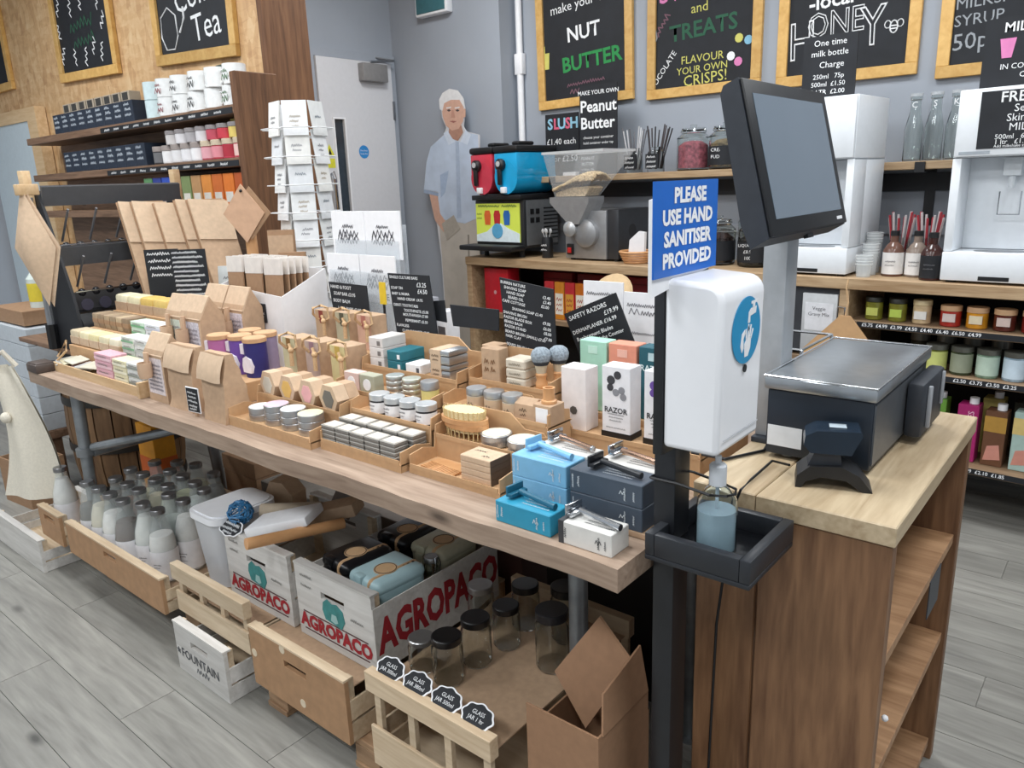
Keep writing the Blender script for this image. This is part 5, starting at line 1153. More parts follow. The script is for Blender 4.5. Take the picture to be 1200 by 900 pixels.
for ri, (rk, idx) in enumerate(sorted(rows.items())):
    for n_, i in enumerate(idx):
        t = thing('glass_bottle', 'glass bottle of %s powder with tin cap, %s from the left in the %s row' % (cn[cont[i]], ORD[n_], rn[min(ri, 6)]), 'bottle', (pos[i].x, pos[i].y, .1505), group='capped glass bottles in the brown crates')
        obj('bottle', me_g, t); obj('cap', me_l, t); obj('label', me_p, t)
        fh = (.178, .14, .165, .16, .155, .165, .172, .15)[i % 8]
        prof = [(0, .006), (.034, .006), (.0350, .01), (.0350, min(fh, .108))]
        if fh > .11: prof += [(.0315, min(fh, .134))]
        if fh > .134: prof += [(.0315-(fh-.134)*.30, fh)]
        part(t, 'contents', MB().lathe(sc(prof+[(0, fh)]), 14, cap=False), g(cont[i], .7, var=.1))
        scribble(t, [(-.012, .07, .028, .004), (-.012, .06, .022, .004), (-.012, .045, .026, .003)], g('#4a4a50'), (.0215, -.0395, 0), th=.0016, rz=.5)
# ---- jars on the slatted crate sheet
def glassjar(label, x, y, r, h_, lidm, z=.3005, name='glass_jar'):
    t = thing(name, label, 'jar', (x, y, z), group='empty glass jars on the card sheet')
    part(t, 'jar', MB().lathe([(r*.86, 0), (r, .006), (r, h_*.74), (r*.88, h_*.82), (r*.88, h_*.86), (r*.84, h_*.86), (r*.84, h_*.815), (r*.95, h_*.73), (r*.95, .008), (0, .006)], 22, cap=False), glass('#f1f5f3', .02, 'jar_glass', 1.42))
    part(t, 'lid', MB().lathe([(r*.96, h_*.86), (r*.97, h_*.87), (r*.97, h_-.002), (r*.90, h_), (0, h_)], 22), lidm)
    return t
BL = g('#121214', .3); SV = mat('#9b9b9b', .3, metal=.8)
glassjar('small glass jar with silver lid beside the printed crate', -1.185, 1.045, .032, .085, SV)
glassjar('tall glass jar with black lid nearest the front', -1.105, 1.050, .036, .118, BL)
glassjar('glass jar with black lid, second from the front', -1.098, 1.14, .036, .122, BL)
glassjar('glass jar with silver rimmed lid further back', -1.085, 1.235, .034, .112, BL)
glassjar('tall straight glass jar with dark lid beside the table leg', -.945, 1.235, .040, .150, g('#26262a', .35))
glassjar('glass jar with a black lid in the shadow behind', -1.10, 1.33, .036, .12, BL)
glassjar('dark glass jar behind the tall straight jar', -.985, 1.345, .038, .145, BL)
glassjar('large jar at the rear left of the card sheet', -1.19, 1.26, .034, .12, SV)
t = glassjar('clip top jar standing in the lunch box crate', -1.367, 1.262+.0, .020, .10, SV, .3435, 'clip_jar')
part(t, 'wire_clip', MB().tube([(.021, -.01, .06), (.026, -.01, .085), (.022, -.006, .102), (.022, .006, .102), (.026, .01, .085), (.021, .01, .06)], .0016, 5), CHROME)
# ---- open cardboard box by the stand
t = thing('cardboard_box', 'open brown cardboard box with raised flaps beside the sanitiser pole', 'box', (-.716, .955, 0))
BR_ = mat('#9b7659', .8, var=.07, scale=50, name='corrugated_card')
th = .004; w_ = .082; d_ = .18; h_ = .44
part(t, 'front_panel', MB().box(-w_, w_, 0, th, 0, h_), BR_); part(t, 'back_panel', MB().box(-w_, w_, d_-th, d_, 0, h_-.05), BR_)
part(t, 'side_panel', MB().box(-w_, -w_+th, th, d_-th, 0, h_-.06), BR_); part(t, 'side_panel', MB().box(w_-th, w_, th, d_-th, 0, h_), BR_); part(t, 'bottom', MB().box(-w_+th, w_-th, th, d_-th, 0, th), BR_)
def flap(pts, tv):
    b = MB(); a = [b.b.verts.new(p) for p in pts]; c = [b.b.verts.new(Vector(p)+Vector(tv)) for p in pts]
    b.b.faces.new(a); b.b.faces.new(list(reversed(c)))
    for i in range(4): b.b.faces.new((a[i], c[i], c[(i+1) % 4], a[(i+1) % 4]))
    part(t, 'flap', b, BR_, smooth=0)
flap([(-.10, .115, .435), (-.03, .175, .555), (.062, .150, .50), (-.004, .085, .365)], (.002, .004, .002))
flap([(w_, .01, h_), (w_, d_-.01, h_), (w_-.012, d_-.02, h_+.10), (w_-.012, .03, h_+.07)], (.004, 0, 0))
# ---- boxes in the shadow behind
def simplebox(name, label, cat, x0, x1, y0, y1, z0, z1, m, text=None, lid=True):
    t = thing(name, label, cat, ((x0+x1)/2, y0, z0)); a = (x1-x0)/2
    part(t, 'body', MB().box(-a, a, 0, y1-y0, 0, (z1-z0)*.8, .002, 1), m); part(t, 'lid', MB().box(-a-.002, a+.002, -.002, y1-y0+.002, (z1-z0)*.8+.001, z1-z0, .002, 1), m)
    if text: scribble(t, [(-a*.7, (z1-z0)*.4, a*1.2, (z1-z0)*.2), (-a*.6, (z1-z0)*.15, a*1.0, (z1-z0)*.12)], text, (0, -.003, 0), th=.006)
    return t
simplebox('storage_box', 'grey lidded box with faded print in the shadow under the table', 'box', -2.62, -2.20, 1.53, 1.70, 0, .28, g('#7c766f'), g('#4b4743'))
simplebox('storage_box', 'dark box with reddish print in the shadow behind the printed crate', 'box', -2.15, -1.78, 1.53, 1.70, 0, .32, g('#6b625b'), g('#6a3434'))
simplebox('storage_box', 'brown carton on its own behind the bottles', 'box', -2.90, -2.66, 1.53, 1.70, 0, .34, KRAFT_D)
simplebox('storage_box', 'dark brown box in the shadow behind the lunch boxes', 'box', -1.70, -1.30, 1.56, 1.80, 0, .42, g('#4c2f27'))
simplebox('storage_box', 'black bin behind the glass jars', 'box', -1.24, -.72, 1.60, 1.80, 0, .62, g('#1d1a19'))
t = thing('orange_carton', 'yellow and orange carton standing behind the table leg', 'box', (-3.088, 1.305, .1505))
part(t, 'body', MB().box(-.07, .07, 0, .09, 0, .34, .002, 1), g('#d6921e')); part(t, 'orange_band', MB().box(-.071, .071, -.001, .091, .12, .20), g('#c85f22'))
# ---- tote bag hanging from the table corner
def tote(u, v):
    w_ = .05+.105*(1-v)**.7; z = .80-.535*(1-v)
    x = (-.5+u)*2*w_*.9; return Vector((x+.03*math.sin(v*4), .012*math.sin(u*9+v*3)-.018*(1-(2*u-1)**2)*(1-v), z))
CANV = mat('#ddd6c6', .9, var=.05, scale=120, name='canvas', bump=.1)
t = thing('tote_bag', 'cream canvas tote bag hanging from the left end of the table', 'bag', (-3.265, .925, 0), rz=math.radians(28))
b = MB(); b.grid(tote, 10, 12); b.grid(lambda u, v: tote(u, v)+Vector((0, .035*(1-(2*u-1)**2)*(1-v)+.008, 0)), 10, 12)
part(t, 'bag', b, CANV, smooth=70)
part(t, 'knotted_handle', MB().tube([(-.05, -.01, .79), (-.02, -.03, .83), (.02, -.03, .86), (.04, -.0, .80)], .010, 7), CANV)
part(t, 'knot', MB().ball((-.03, -.025, .60), .022, 8, 6, (1, .8, 1)), CANV)
t = thing('kraft_carton', 'small open kraft box on the floor beside the tote bag', 'box', (-3.98, 1.06, 0), rz=.1)
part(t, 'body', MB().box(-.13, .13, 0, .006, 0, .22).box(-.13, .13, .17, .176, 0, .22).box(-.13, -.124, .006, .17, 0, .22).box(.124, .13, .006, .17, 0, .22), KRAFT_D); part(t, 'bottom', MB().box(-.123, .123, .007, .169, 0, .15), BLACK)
# ================================================================== back counter (slightly skewed to the wall)
CZ = .965; CA = math.radians(-3.55)
def CY(x): return 3.35-(x+1.4)*.062
def cpt(x, off, z): return (x-off*math.sin(CA)*-0+0, CY(x)+off, z)
t = thing('back_counter', 'long rough plank counter with open shelves along the back wall', 'counter', (-1.4, 3.35, 0), rz=CA)
L0, L1 = -1.86, 2.0; DP = .46
for (a, b_) in ((0, .232), (.235, DP)): part(t, 'top_board', MB().box(L0, L1, a, b_, CZ-.048, CZ, .003, 1), W['counter'])
for x in (L0, -.03, .42, 1.96): part(t, 'upright', MB().box(x, x+.04, .01, DP, 0, CZ-.0485, .002, 1), W['counter'])
SH = wood('#9c8266', '#70583f', 'counter_shelf', (1.1, 14, 14), rough=.6)
part(t, 'shelf_board', MB().box(L0+.041, -.031, .02, DP, .60, .63, .002, 1), SH); part(t, 'shelf_board', MB().box(L0+.041, -.031, .02, DP, .20, .23, .002, 1), SH)
part(t, 'shelf_board', MB().box(.011, .419, .02, DP, .58, .61, .002, 1), SH)
for z in (.788, .602, .245): part(t, 'shelf_board', MB().box(.461, 1.959, .01, DP, z-.028, z, .002, 1), SH)
part(t, 'back_panel', MB().box(L0+.041, 1.959, DP+.001, DP+.012, .1, CZ-.05), g('#1b1a1a', .8))
part(t, 'dark_panel', MB().box(.011, .419, .03, .04, .63, CZ-.05), g('#3b3d42', .5))
for z, pr in ((.788, '£5.75  £4.99  £2.99  £4.50  £4.40  £6.40  £6.50  £4.99'), (.602, '£2.50  £3.75  £3.50  £3.25'), (.245, '£1.99  £2.99  £2.10  £1.85')):
    ps = part(t, 'price_strip', MB().box(.50, 1.6, .0085, .0095, z-.025, z-.003), SLATE)
    lettering(ps, [(pr, .52 if z > .7 else .88, z-.014, .020, 'L', 0, .01, 1.0)], CHALK, (0, .0078, 0))
def at(x, off, z=CZ): return (x, CY(x)+off, z)
# ---- slush machine
SXc = -3.03
t = thing('slush_machine', 'twin tank slush machine with red and blue drinks on the back counter', 'slush machine', at(SXc, .06), rz=CA)
w_ = .20
part(t, 'cabinet', MB().box(-w_, w_, .03, .34, .055, .335, .004), g('#26282b', .4)); part(t, 'side_grille', MB().box(w_+.0005, w_+.004, .05, .33, .07, .33), g('#7f8285', .4, metal=.4))
for k in range(9): part(t, 'vent_slot', MB().box(w_+.0041, w_+.006, .20, .33, .10+.022*k, .108+.022*k), BLACK)
for k in range(4): part(t, 'switch', MB().box(w_+.0041, w_+.008, .08+.05*(k % 2), .11+.05*(k % 2), .20+.05*(k//2), .23+.05*(k//2)), BLACK)
for fx in (-.15, .15):
    for fy in (.06, .31): part(t, 'foot', MB().cyl(fx, fy, 0, .054, .016, n=10), BLACK)
part(t, 'drip_tray', MB().box(-w_-.03, w_+.01, -.10, .028, .045, .075, .008), BLACK)
pn = part(t, 'lit_panel', MB().box(-w_+.01, w_-.03, .022, .0295, .09, .315), emit('#b9c64a', .35, 'panel_green'))
part(pn, 'snow_print', MB().prism([(-.19, .09), (.17, .09), (.17, .14), (.08, .17), (.02, .20), (-.04, .19), (-.10, .15), (-.19, .13)], .0205, .0215, 'y'), g('#dfeef2'))
for (cx, c) in ((-.09, '#d9662e'), (-.01, '#b8262c'), (.07, '#2a66b0')):
    part(pn, 'cup_print', MB().prism([(cx-.022, .19), (cx+.022, .19), (cx+.028, .25), (cx+.018, .275), (cx-.018, .275), (cx-.028, .25)], .0195, .0203, 'y'), g(c))
part(pn, 'badge_print', MB().lathe([(.045, 0), (.045, .001)], 18, T=Matrix.Translation((-.01, .0195, .155)) @ Matrix.Rotation(math.pi/2, 4, 'X')), g('#5aa6cf'))
scribble(pn, [(-.17, .295, .18, .014), (.03, .295, .12, .014)], g('#2a5c3a'), (0, .0212, 0), th=.006)
scribble(pn, [(-.18, .25, .04, .01), (-.18, .225, .04, .01)], g('#4a6a2a'), (0, .0212, 0), th=.004)
part(t, 'top_deck', MB().box(-w_, w_, .0, .36, .336, .365, .004), BLACK)
for cx, c, nm in ((-.10, '#c63a4c', 'red tank'), (.098, '#1c9fd2', 'blue tank')):
    T = Matrix.Translation((cx, 0, .46)) @ Matrix.Rotation(-math.pi/2, 4, 'X')
    tk = part(t, 'tank', MB().prism([(.090*math.cos(a), max(-.094, .094*math.sin(a)+.0)) for a in [math.pi*2*i/28 for i in range(28)]] , -.005, .34, 'y', Matrix.Translation((cx, 0, .462))).box(cx-.090, cx+.090, -.004, .339, .47, .60, .006), mat(c, .12, var=.08, scale=12, name='slush_'+nm.replace(' ', '_'), coat=.3), label=nm)
    part(t, 'tank_lid', MB().box(cx-.097, cx+.097, -.012, .355, .601, .64, .015), BLACK)
    part(t, 'lid_handle', MB().box(cx-.01, cx+.05, .06, .20, .641, .665, .012), BLACK)
    tp = part(t, 'tap', MB().lathe([(.034, 0), (.034, .02), (.02, .03)], 16, T=Matrix.Translation((cx-.03, -.006, .535)) @ Matrix.Rotation(math.pi/2, 4, 'X')).box(cx-.045, cx-.018, -.034, -.012, .42, .52, .008), BLACK)
    part(tp, 'tap_badge', MB().lathe([(.016, 0), (.016, .002)], 12, T=Matrix.Translation((cx-.03, -.0362, .54)) @ Matrix.Rotation(math.pi/2, 4, 'X')), g('#b9babc'))
    part(tp, 'spout', MB().box(cx-.025, cx+.01, -.03, -.006, .375, .41, .004), WHITE)
# ---- peanut grinder
t = thing('peanut_grinder', 'grey peanut butter grinder with a clear hopper of peanuts', 'grinder', at(-2.355, .10), rz=CA)
STG = g('#9b9c9e', .35, metal=.45); 
part(t, 'cabinet', MB().box(-.19, .09, .02, .36, .01, .27, .004), STG); part(t, 'side_cover', MB().box(.0905, .165, .03, .33, .012, .275, .003), g('#3a3c40', .35, metal=.3))
for fx in (-.16, .14):
    for fy in (.05, .32): part(t, 'foot', MB().cyl(fx, fy, 0, .0098, .014, n=8), BLACK)
part(t, 'funnel', MB().prism([(-.25, .345), (.02, .345), (.02, .315), (-.05, .20), (-.12, .20), (-.25, .315)], -.04, .10, 'y'), STG)
part(t, 'grinding_drum', MB().lathe([(.075, 0), (.075, .03), (.05, .045)], 24, T=Matrix.Translation((-.03, .019, .15)) @ Matrix.Rotation(math.pi/2, 4, 'X')), STG)
kn = part(t, 'knob', MB().lathe([(.042, 0), (.042, .035), (.02, .05)], 20, T=Matrix.Translation((-.115, -.005, .175)) @ Matrix.Rotation(math.pi/2, 4, 'X')), g('#b9babb', .3, metal=.5))
part(t, 'switch_box', MB().box(-.175, -.13, .010, .0195, .03, .09, .002), BLACK); part(t, 'red_switch', MB().box(-.165, -.14, .003, .0098, .04, .07, .002), g('#c02a2a', .3))
part(t, 'maker_label', MB().lathe([(.035, 0), (.035, .001)], 16, T=Matrix.Translation((.1652, .16, .16)) @ Matrix.Rotation(math.pi/2, 4, 'Y')), g('#222326'))
# clear hopper: open frustum
hp = MB()
lo = [(-.22, -.03), (-.01, -.03), (-.01, .10), (-.22, .10)]; hi = [(-.25, -.09), (.15, -.09), (.15, .20), (-.25, .20)]
a_ = [hp.b.verts.new((x, y, .346)) for x, y in lo]; b2 = [hp.b.verts.new((x, y, .575)) for x, y in hi]
for i in range(4): hp.b.faces.new((a_[i], a_[(i+1) % 4], b2[(i+1) % 4], b2[i]))
part(t, 'hopper', hp, clear_plastic('hopper_acrylic', '#c9cbcc', .30, .1), smooth=0)
part(t, 'hopper_rim', MB().box(-.255, .155, -.095, -.088, .572, .585).box(-.255, .155, .198, .205, .572, .585).box(-.255, -.248, -.088, .198, .572, .585).box(.148, .155, -.088, .198, .572, .585), clear_plastic('hopper_rim', '#d9dbdc', .6, .1))
def pile(u, v):
    s_ = .14+.75*max(0, u-.1)
    return Vector((-.222+.27*u, -.045+.17*v, .385+.085*math.sin(math.pi*min(1, u*.62))*(.55+.45*math.sin(math.pi*v))+random.uniform(-.003, .003)))
pm = mat('#d6bd96', .8, var=.38, scale=75, name='peanut', bump=.3)
b = MB(); nb = 0
rnd = random.Random(2)
tri = bmesh.new(); bmesh.ops.create_icosphere(tri, subdivisions=1, radius=1); iv = [v.co.copy() for v in tri.verts]; ifc = [[v.index for v in f.verts] for f in tri.faces]; tri.free()
for k in range(1500):
    u, v = rnd.random(), rnd.random(); P = pile(u, v)
    vs = [b.b.verts.new((P.x+c.x*.0085, P.y+c.y*.0065, P.z+c.z*.0065)) for c in iv]
    for f in ifc: b.b.faces.new([vs[i] for i in f])
b.prism([(-.215, .349), (-.015, .349), (.02, .39), (.0, .40), (-.10, .395), (-.215, .37)], -.025, .095, 'y')
o = part(t, 'peanuts', b, pm); o['kind'] = 'stuff'
# ---- small things near the grinder
t = thing('wicker_basket', 'small round wicker basket with paper napkins beside the grinder', 'basket', at(-2.075, .13))
wk = W['turned']
for k in range(5): part(t, 'woven_ring', MB().tube([((.062+.006*k)*math.cos(a), (.062+.006*k)*math.sin(a), .008+.013*k) for a in [i*math.pi/12 for i in range(25)]], .0065, 6), wk)
part(t, 'base', MB().cyl(0, 0, .001, .008, .06, n=20), wk)
part(t, 'napkins', MB().prism([(-.045, .01), (.05, .01), (.055, .16), (.02, .165), (-.035, .12)], -.01, .012, 'y'), WHITE)
for i, (x, off) in enumerate(((-2.71, .16),)):
    t = thing('spoon_jar', ('black jar of plastic spoons behind the slush machine', 'second dark jar half hidden behind the spoons')[i], 'jar', at(x, off)); part(t, 'jar', MB().lathe([(.032, 0), (.034, .004), (.034, .10), (.03, .12)], 16), g('#202226', .4))
    for k in range(5): part(t, 'spoon', MB().rod((.010*math.cos(k*1.3), .010*math.sin(k*1.3), .10), (.024*math.cos(k*1.3), .024*math.sin(k*1.3), .15), .003, 5).ball((.025*math.cos(k*1.3), .025*math.sin(k*1.3), .155), .010, 8, 6, (1, .5, 1.4)), g('#c9cacb', .3))
    scribble(t, [(-.02, .07, .04, .012), (-.02, .045, .04, .012)], CHALK, (0, -.0355, 0), th=.004)
# ---- wall shelf with brackets
SZ = 1.425
t = thing('wall_shelf', 'long wooden wall shelf on black brackets above the counter', 'shelf', (0, 0, 0))
part(t, 'shelf_board', MB().box(-3.0, .6, 3.71, 3.948, SZ-.035, SZ, .003, 1), W['counter'])
for x in (-2.75, -1.60, -.80): part(t, 'bracket', MB().box(x-.02, x+.02, 3.72, 3.948, SZ-.047, SZ-.036).box(x-.02, x+.02, 3.936, 3.948, SZ-.30, SZ-.047).box(x-.02, x+.02, 3.70, 3.709, SZ-.047, SZ-.003), BLACK)
part(t, 'black_back_strip', MB().box(-3.0, .6, 3.935, 3.9355, SZ-.13, SZ-.05), g('#2a2c30', .6))
# jars of straws
for i, x in enumerate((-2.255, -2.12)):
    t = thing('straw_jar', ('jar of striped paper straws with chalk label, left one on the wall shelf', 'jar of dark straws with chalk label, right one on the wall shelf')[i], 'jar', (x, 3.80, SZ)); part(t, 'jar', MB().lathe([(.044, 0), (.046, .004), (.046, .10), (.036, .115), (.038, .13)], 18), glass('#f1f5f3', .02, 'jar_glass', 1.42)); part(t, 'chalk_label', MB().box(-.038, .038, -.0475, -.0465+.012, .02, .095), SLATE)
    scribble(t, [(-.03, .075, .05, .012), (-.03, .05, .055, .012), (-.03, .025, .055, .013)], CHALK, (0, -.0482, 0), th=.004)
    for k in range(10):
        a = k*.7; r1 = .02+.001*k; part(t, 'straw', MB().rod((r1*math.cos(a), r1*math.sin(a), .02), (2.6*r1*math.cos(a)+(.02 if i else 0), 2.6*r1*math.sin(a), .22+.01*(k % 3)), .004, 5), g(('#c9c9cb', '#6a6a6e')[k % 2] if i == 0 else ('#4a4446', '#2f2c2e')[k % 2], .6))
def candyjar(label, x, y, z, r, h_, fill, txt, lidm=None):
    t = thing('sweet_jar', label, 'jar', (x, y, z), group='lidded sweet jars')
    part(t, 'jar', MB().lathe([(r*.92, 0), (r, .008), (r, h_*.72), (r*.7, h_*.82), (r*.68, h_*.80), (r*.94, h_*.70), (r*.94, .012), (0, .01)], 20, cap=False), glass('#f1f5f3', .02, 'jar_glass', 1.42))
    part(t, 'sweets', MB().lathe([(0, .012), (r*.90, .014), (r*.90, h_*.55), (r*.5, h_*.64), (0, h_*.66)], 14, cap=False), mat(fill, .6, var=.5, scale=60, bump=.5))
    part(t, 'lid', MB().lathe([(r*.74, h_*.82), (r*.80, h_*.84), (r*.72, h_*.92), (r*.2, h_*.94), (r*.22, h_), (0, h_)], 20), glass('#f1f5f3', .02, 'jar_glass', 1.42) if lidm is None else lidm)
    part(t, 'chalk_label', MB().lathe([(r*1.012, h_*.10), (r*1.012, h_*.50)], 20, cap=False), SLATE) if txt else None
    if txt: lettering(t, txt, CHALK, (.0, -r*1.03, 0), rz=.35)
    return t
candyjar('glass sweet jar of pink and white sweets on the wall shelf', -1.915, 3.825, SZ, .085, .23, '#c06a78', None)
candyjar('glass jar of cream fudge with chalk writing, middle of the wall shelf', -1.735, 3.825, SZ, .083, .23, '#8f7a5c', [('CREAM', 0, .095, .023), ('FUDGE', 0, .062, .023)])
candyjar('glass jar of fudge with chalk writing, beside the monitor', -1.56, 3.825, SZ, .083, .23, '#7a6248', [('FUDGE', 0, .08, .023)])
candyjar('glass jar of dark liquorice behind the sanitiser sign', -1.46, 3.60, CZ, .085, .24, '#1d1716', [('LIQUORICE', 0, .105, .019), ('£0.90', 0, .075, .022), ('100g', 0, .045, .022)])
candyjar('glass jar of dark sweets partly behind the blue sign', -1.66, 3.62, CZ, .08, .24, '#3a1f1c', [('100g', 0, .06, .022)])
candyjar('clear jar of pale sweets between two dark ones', -1.56, 3.76, CZ, .06, .28, '#b9b6ae', None)
# milk bottles on the wall shelf
for i, x in enumerate((-.865, -.785, -.705)):
    t = thing('milk_bottle', 'empty clear glass milk bottle on the wall shelf, %s from the left' % ORD[i], 'bottle', (x, 3.83, SZ), group='empty glass milk bottles')
    part(t, 'bottle', MB().lathe([(.034, 0), (.037, .005), (.037, .14), (.022, .21), (.021, .255), (.025, .258), (.025, .27), (.021, .27), (.019, .255), (.020, .21), (.035, .14), (.035, .008), (0, .006)], 18, cap=False), glass('#f1f5f3', .02, 'jar_glass', 1.42))
    part(t, 'lid', MB().cyl(0, 0, .2705, .283, .026, n=16), clear_plastic('bottle_lid', '#c9cdd0', .6)); lettering(t, [(('C', 'S', 'K')[i], 0, .235, .035)], WHITE, (0, -.0225, 0))
# ---- signs behind the grinder
def flatsign(label, x0, x1, z0, z1, y, txts, th=.006, base=None):
    t = thing('chalk_sign', label, 'sign', ((x0+x1)/2, y, z0), group='black chalk signs at the back counter'); a = (x1-x0)/2
    part(t, 'board', MB().box(-a, a, 0, th, 0, z1-z0), SLATE)
    for ls, m in txts: lettering(t, ls, m, (0, -.001, 0))
    return t
BLU = mat('#8fc0d6', .9, name='chalk_pale_blue'); PNK = mat('#d0607a', .9, name='chalk_rose')
t = flatsign('black chalk sign reading slush with two prices', -2.93, -2.685, SZ, 1.785, 3.89, [([('S', -.085, .30, .085, 'C', 0, .03), ('U', 0, .30, .085, 'C', 0, .03), ('H', .09, .30, .085, 'C', 0, .03)], BLU), ([('L', -.04, .30, .085, 'C', 0, .03), ('S', .045, .30, .085, 'C', 0, .03)], PNK), ([('£1.40 each', -.005, .20, .05), ('2 for £2.50', 0, .10, .05)], CHALK)])
t = flatsign('tall black chalk sign reading make your own peanut butter', -2.615, -2.365, SZ, 1.91, 3.80, [([('MAKE YOUR OWN', 0, .445, .032, 'C', 0, .01), ('Peanut', 0, .37, .088, 'C', 0, .02), ('Butter', -.005, .28, .088, 'C', 0, .02), ('choose your container', 0, .205, .022), ('hold container under tap', 0, .175, .02)], CHALK)])
t = flatsign('small black card reading peanut butter in front of the tall sign', -2.60, -2.49, SZ, SZ+.115, 3.775, [([('PEANUT', 0, .09, .024), ('BUTTER', 0, .06, .024), ('£1.00 per 100g', 0, .03, .014)], CHALK)])
carton('leaflet_box', 'white leaflet box on the wall shelf below the peanut sign', 'box', (-2.66, 3.75, SZ), (.09, .04, .02), WHITE)
# ---- milk machines
def milkmachine(label, x0, x1, z1, d_, sign):
    xc = (x0+x1)/2; a = (x1-x0)/2; h_ = z1-CZ
    t = thing('milk_machine', label, 'milk machine', at(xc, .03), rz=CA)
    WM = g('#e6eaee', .3, var=.02)
    part(t, 'upper_cabinet', MB().box(-a, a, 0, d_, h_*.66, h_, .006), WM); part(t, 'upper_door', MB().box(-a+.004, a-.004, -.012, -.001, h_*.665, h_-.004, .004), WM)
    part(t, 'back_housing', MB().box(-a, a, .14, d_, .12, h_*.657, .004), WM); part(t, 'bay_side', MB().box(-a, -a+.03, 0, .139, .12, h_*.657, .002), WM); part(t, 'bay_side', MB().box(a-.03, a, 0, .139, .12, h_*.657, .002), WM)
    part(t, 'base', MB().box(-a, a, -.01, d_, .01, .118, .004), WM); part(t, 'drip_grid', MB().lathe([(.09, 0), (.09, .002)], 22, T=Matrix.Translation((0, .06, .1185)) @ Matrix.Diagonal((1, .5, 1, 1))), STEEL)
    part(t, 'vent', MB().box(-.05, .05, -.0115, -.0102, .015, .03), BLACK); part(t, 'nozzle', MB().box(-.03, .03, .08, .138, h_*.56, h_*.655, .006).cyl(0, .10, h_*.50, h_*.56, .012, n=10), g('#d3d8dc', .3)); part(t, 'push_loop', MB().tube([(-.035, .10, h_*.48), (-.035, .10, h_*.36), (.035, .10, h_*.36), (.035, .10, h_*.48)], .003, 6), CHROME)
    part(t, 'badge', MB().box(-a+.02, -a+.12, -.0135, -.0122, h_*.675, h_*.69), g('#9aa1a8', .4))
    for fx in (-a+.03, a-.03): part(t, 'foot', MB().box(fx-.015, fx+.015, .02, .05, 0, .0095), BLACK); part(t, 'foot', MB().box(fx-.015, fx+.015, d_-.05, d_-.02, 0, .0095), BLACK)
    part(t, 'side_panel_line', MB().box(a+.0002, a+.001, .0, d_, h_*.655, h_*.659), g('#9aa1a8'))
    return t, a, h_
m1, a1, h1 = milkmachine('tall white milk dispensing machine behind the till monitor', -1.30, -.965, 1.69, .36, 0)
m2, a2_, h2 = milkmachine('tall white milk dispensing machine at the right edge, lettered fresh milk', -.61, -.25, 1.665, .36, 0)
sp = part(m2, 'chalk_panel', MB().box(-a2_+.075, a2_-.01, -.0145, -.0125, h2*.70, h2*.98), SLATE)
lettering(sp, [('FRESH', -.075, h2*.945, .050, 'L', 0, .015), ('Semi', -.03, h2*.89, .036, 'L'), ('Skimmed', -.05, h2*.845, .036, 'L'), ('MILK', -.04, h2*.80, .036, 'L')], CHALK, (.03, -.0150, 0))
lettering(sp, [('500ml   60p', -.07, h2*.755, .024, 'L'), ('1 ltr   £1.20', -.07, h2*.73, .024, 'L'), ('Add milkshake syrup', -.07, h2*.71, .014, 'L')], CHALK, (.02, -.0150, 0))
xs = at(-1.09, .10, 1.6905)
t = flatsign('black chalk sign reading one time milk bottle charge, standing on the machine', -1.225, -1.01, 1.6905, 1.935, CY(-1.1)+.10, [([('One time', 0, .215, .034), ('milk bottle', 0, .175, .034), ('Charge', .01, .13, .034), ('250ml   75p', 0, .085, .026), ('500ml  £1.50', 0, .055, .026), ('1 LTR  £2.00', 0, .025, .026)], CHALK)])
t = flatsign('black chalk sign about milkshakes standing on the right machine', -.56, -.27, 1.6655, 1.90, CY(-.4)+.10, [([('MILKSHAKE', .03, .20, .045, 'C', 0, .012), ('IN COMPOSTABLE', .02, .07, .026), ('CUP', .0, .04, .026)], CHALK)])
part(t, 'chalk_cup', MB().prism([(-.085, .10), (-.055, .10), (-.045, .165), (-.095, .165)], -.0014, -.0004, 'y'), P_)
# ---- straws, syrups, tumblers between the machines
def syrup(label, x, off, labm, liq, straws=False, txt=None):
    t = thing('syrup_bottle', label, 'bottle', at(x, off), group='syrup bottles between the milk machines')
    part(t, 'bottle', MB().lathe([(.038, 0), (.041, .004), (.041, .105), (.030, .125), (.016, .14), (.016, .165), (0, .165)], 16), mat(liq, .2, var=.1)); part(t, 'label', MB().lathe([(.0415, .010), (.0415, .098)], 16, cap=False), labm); part(t, 'cap', MB().cyl(0, 0, .1655, .185, .018, n=12), BLACK)
    if txt is None: scribble(t, [(-.02, .06, .04, .006), (-.02, .045, .035, .005)], g('#66666a'), (0, -.0422, 0), th=.002)
    return t
syrup('clear syrup bottle with white label in front of the striped straws', -.815, .15, g('#e6e4e2'), '#6a4a3e'); syrup('second syrup bottle with white label, beside the dark one', -.728, .16, g('#e6e4e2'), '#8a7a6e'); syrup('dark syrup bottle with black chalk label beside the right machine', -.655, .08, SLATE, '#3a1d18')
for i, x in enumerate((-.825, -.715)):
    t = thing('straw_tumbler', ('glass of red and white striped paper straws, left', 'glass of red and white striped paper straws, right')[i], 'jar', at(x, .28)); part(t, 'glass', MB().lathe([(.034, 0), (.04, .15), (.038, .15), (.032, .006), (0, .005)], 16, cap=False), glass('#f1f5f3', .02, 'jar_glass', 1.42))
    for k in range(12):
        a = k*.52; part(t, 'striped_straw', MB().rod((.018*math.cos(a), .018*math.sin(a), .02), (.05*math.cos(a), .045*math.sin(a), .23+.012*(k % 3)), .005, 6), mat(('#c9c0bf', '#a8323c')[k % 2], .6, var=.02))
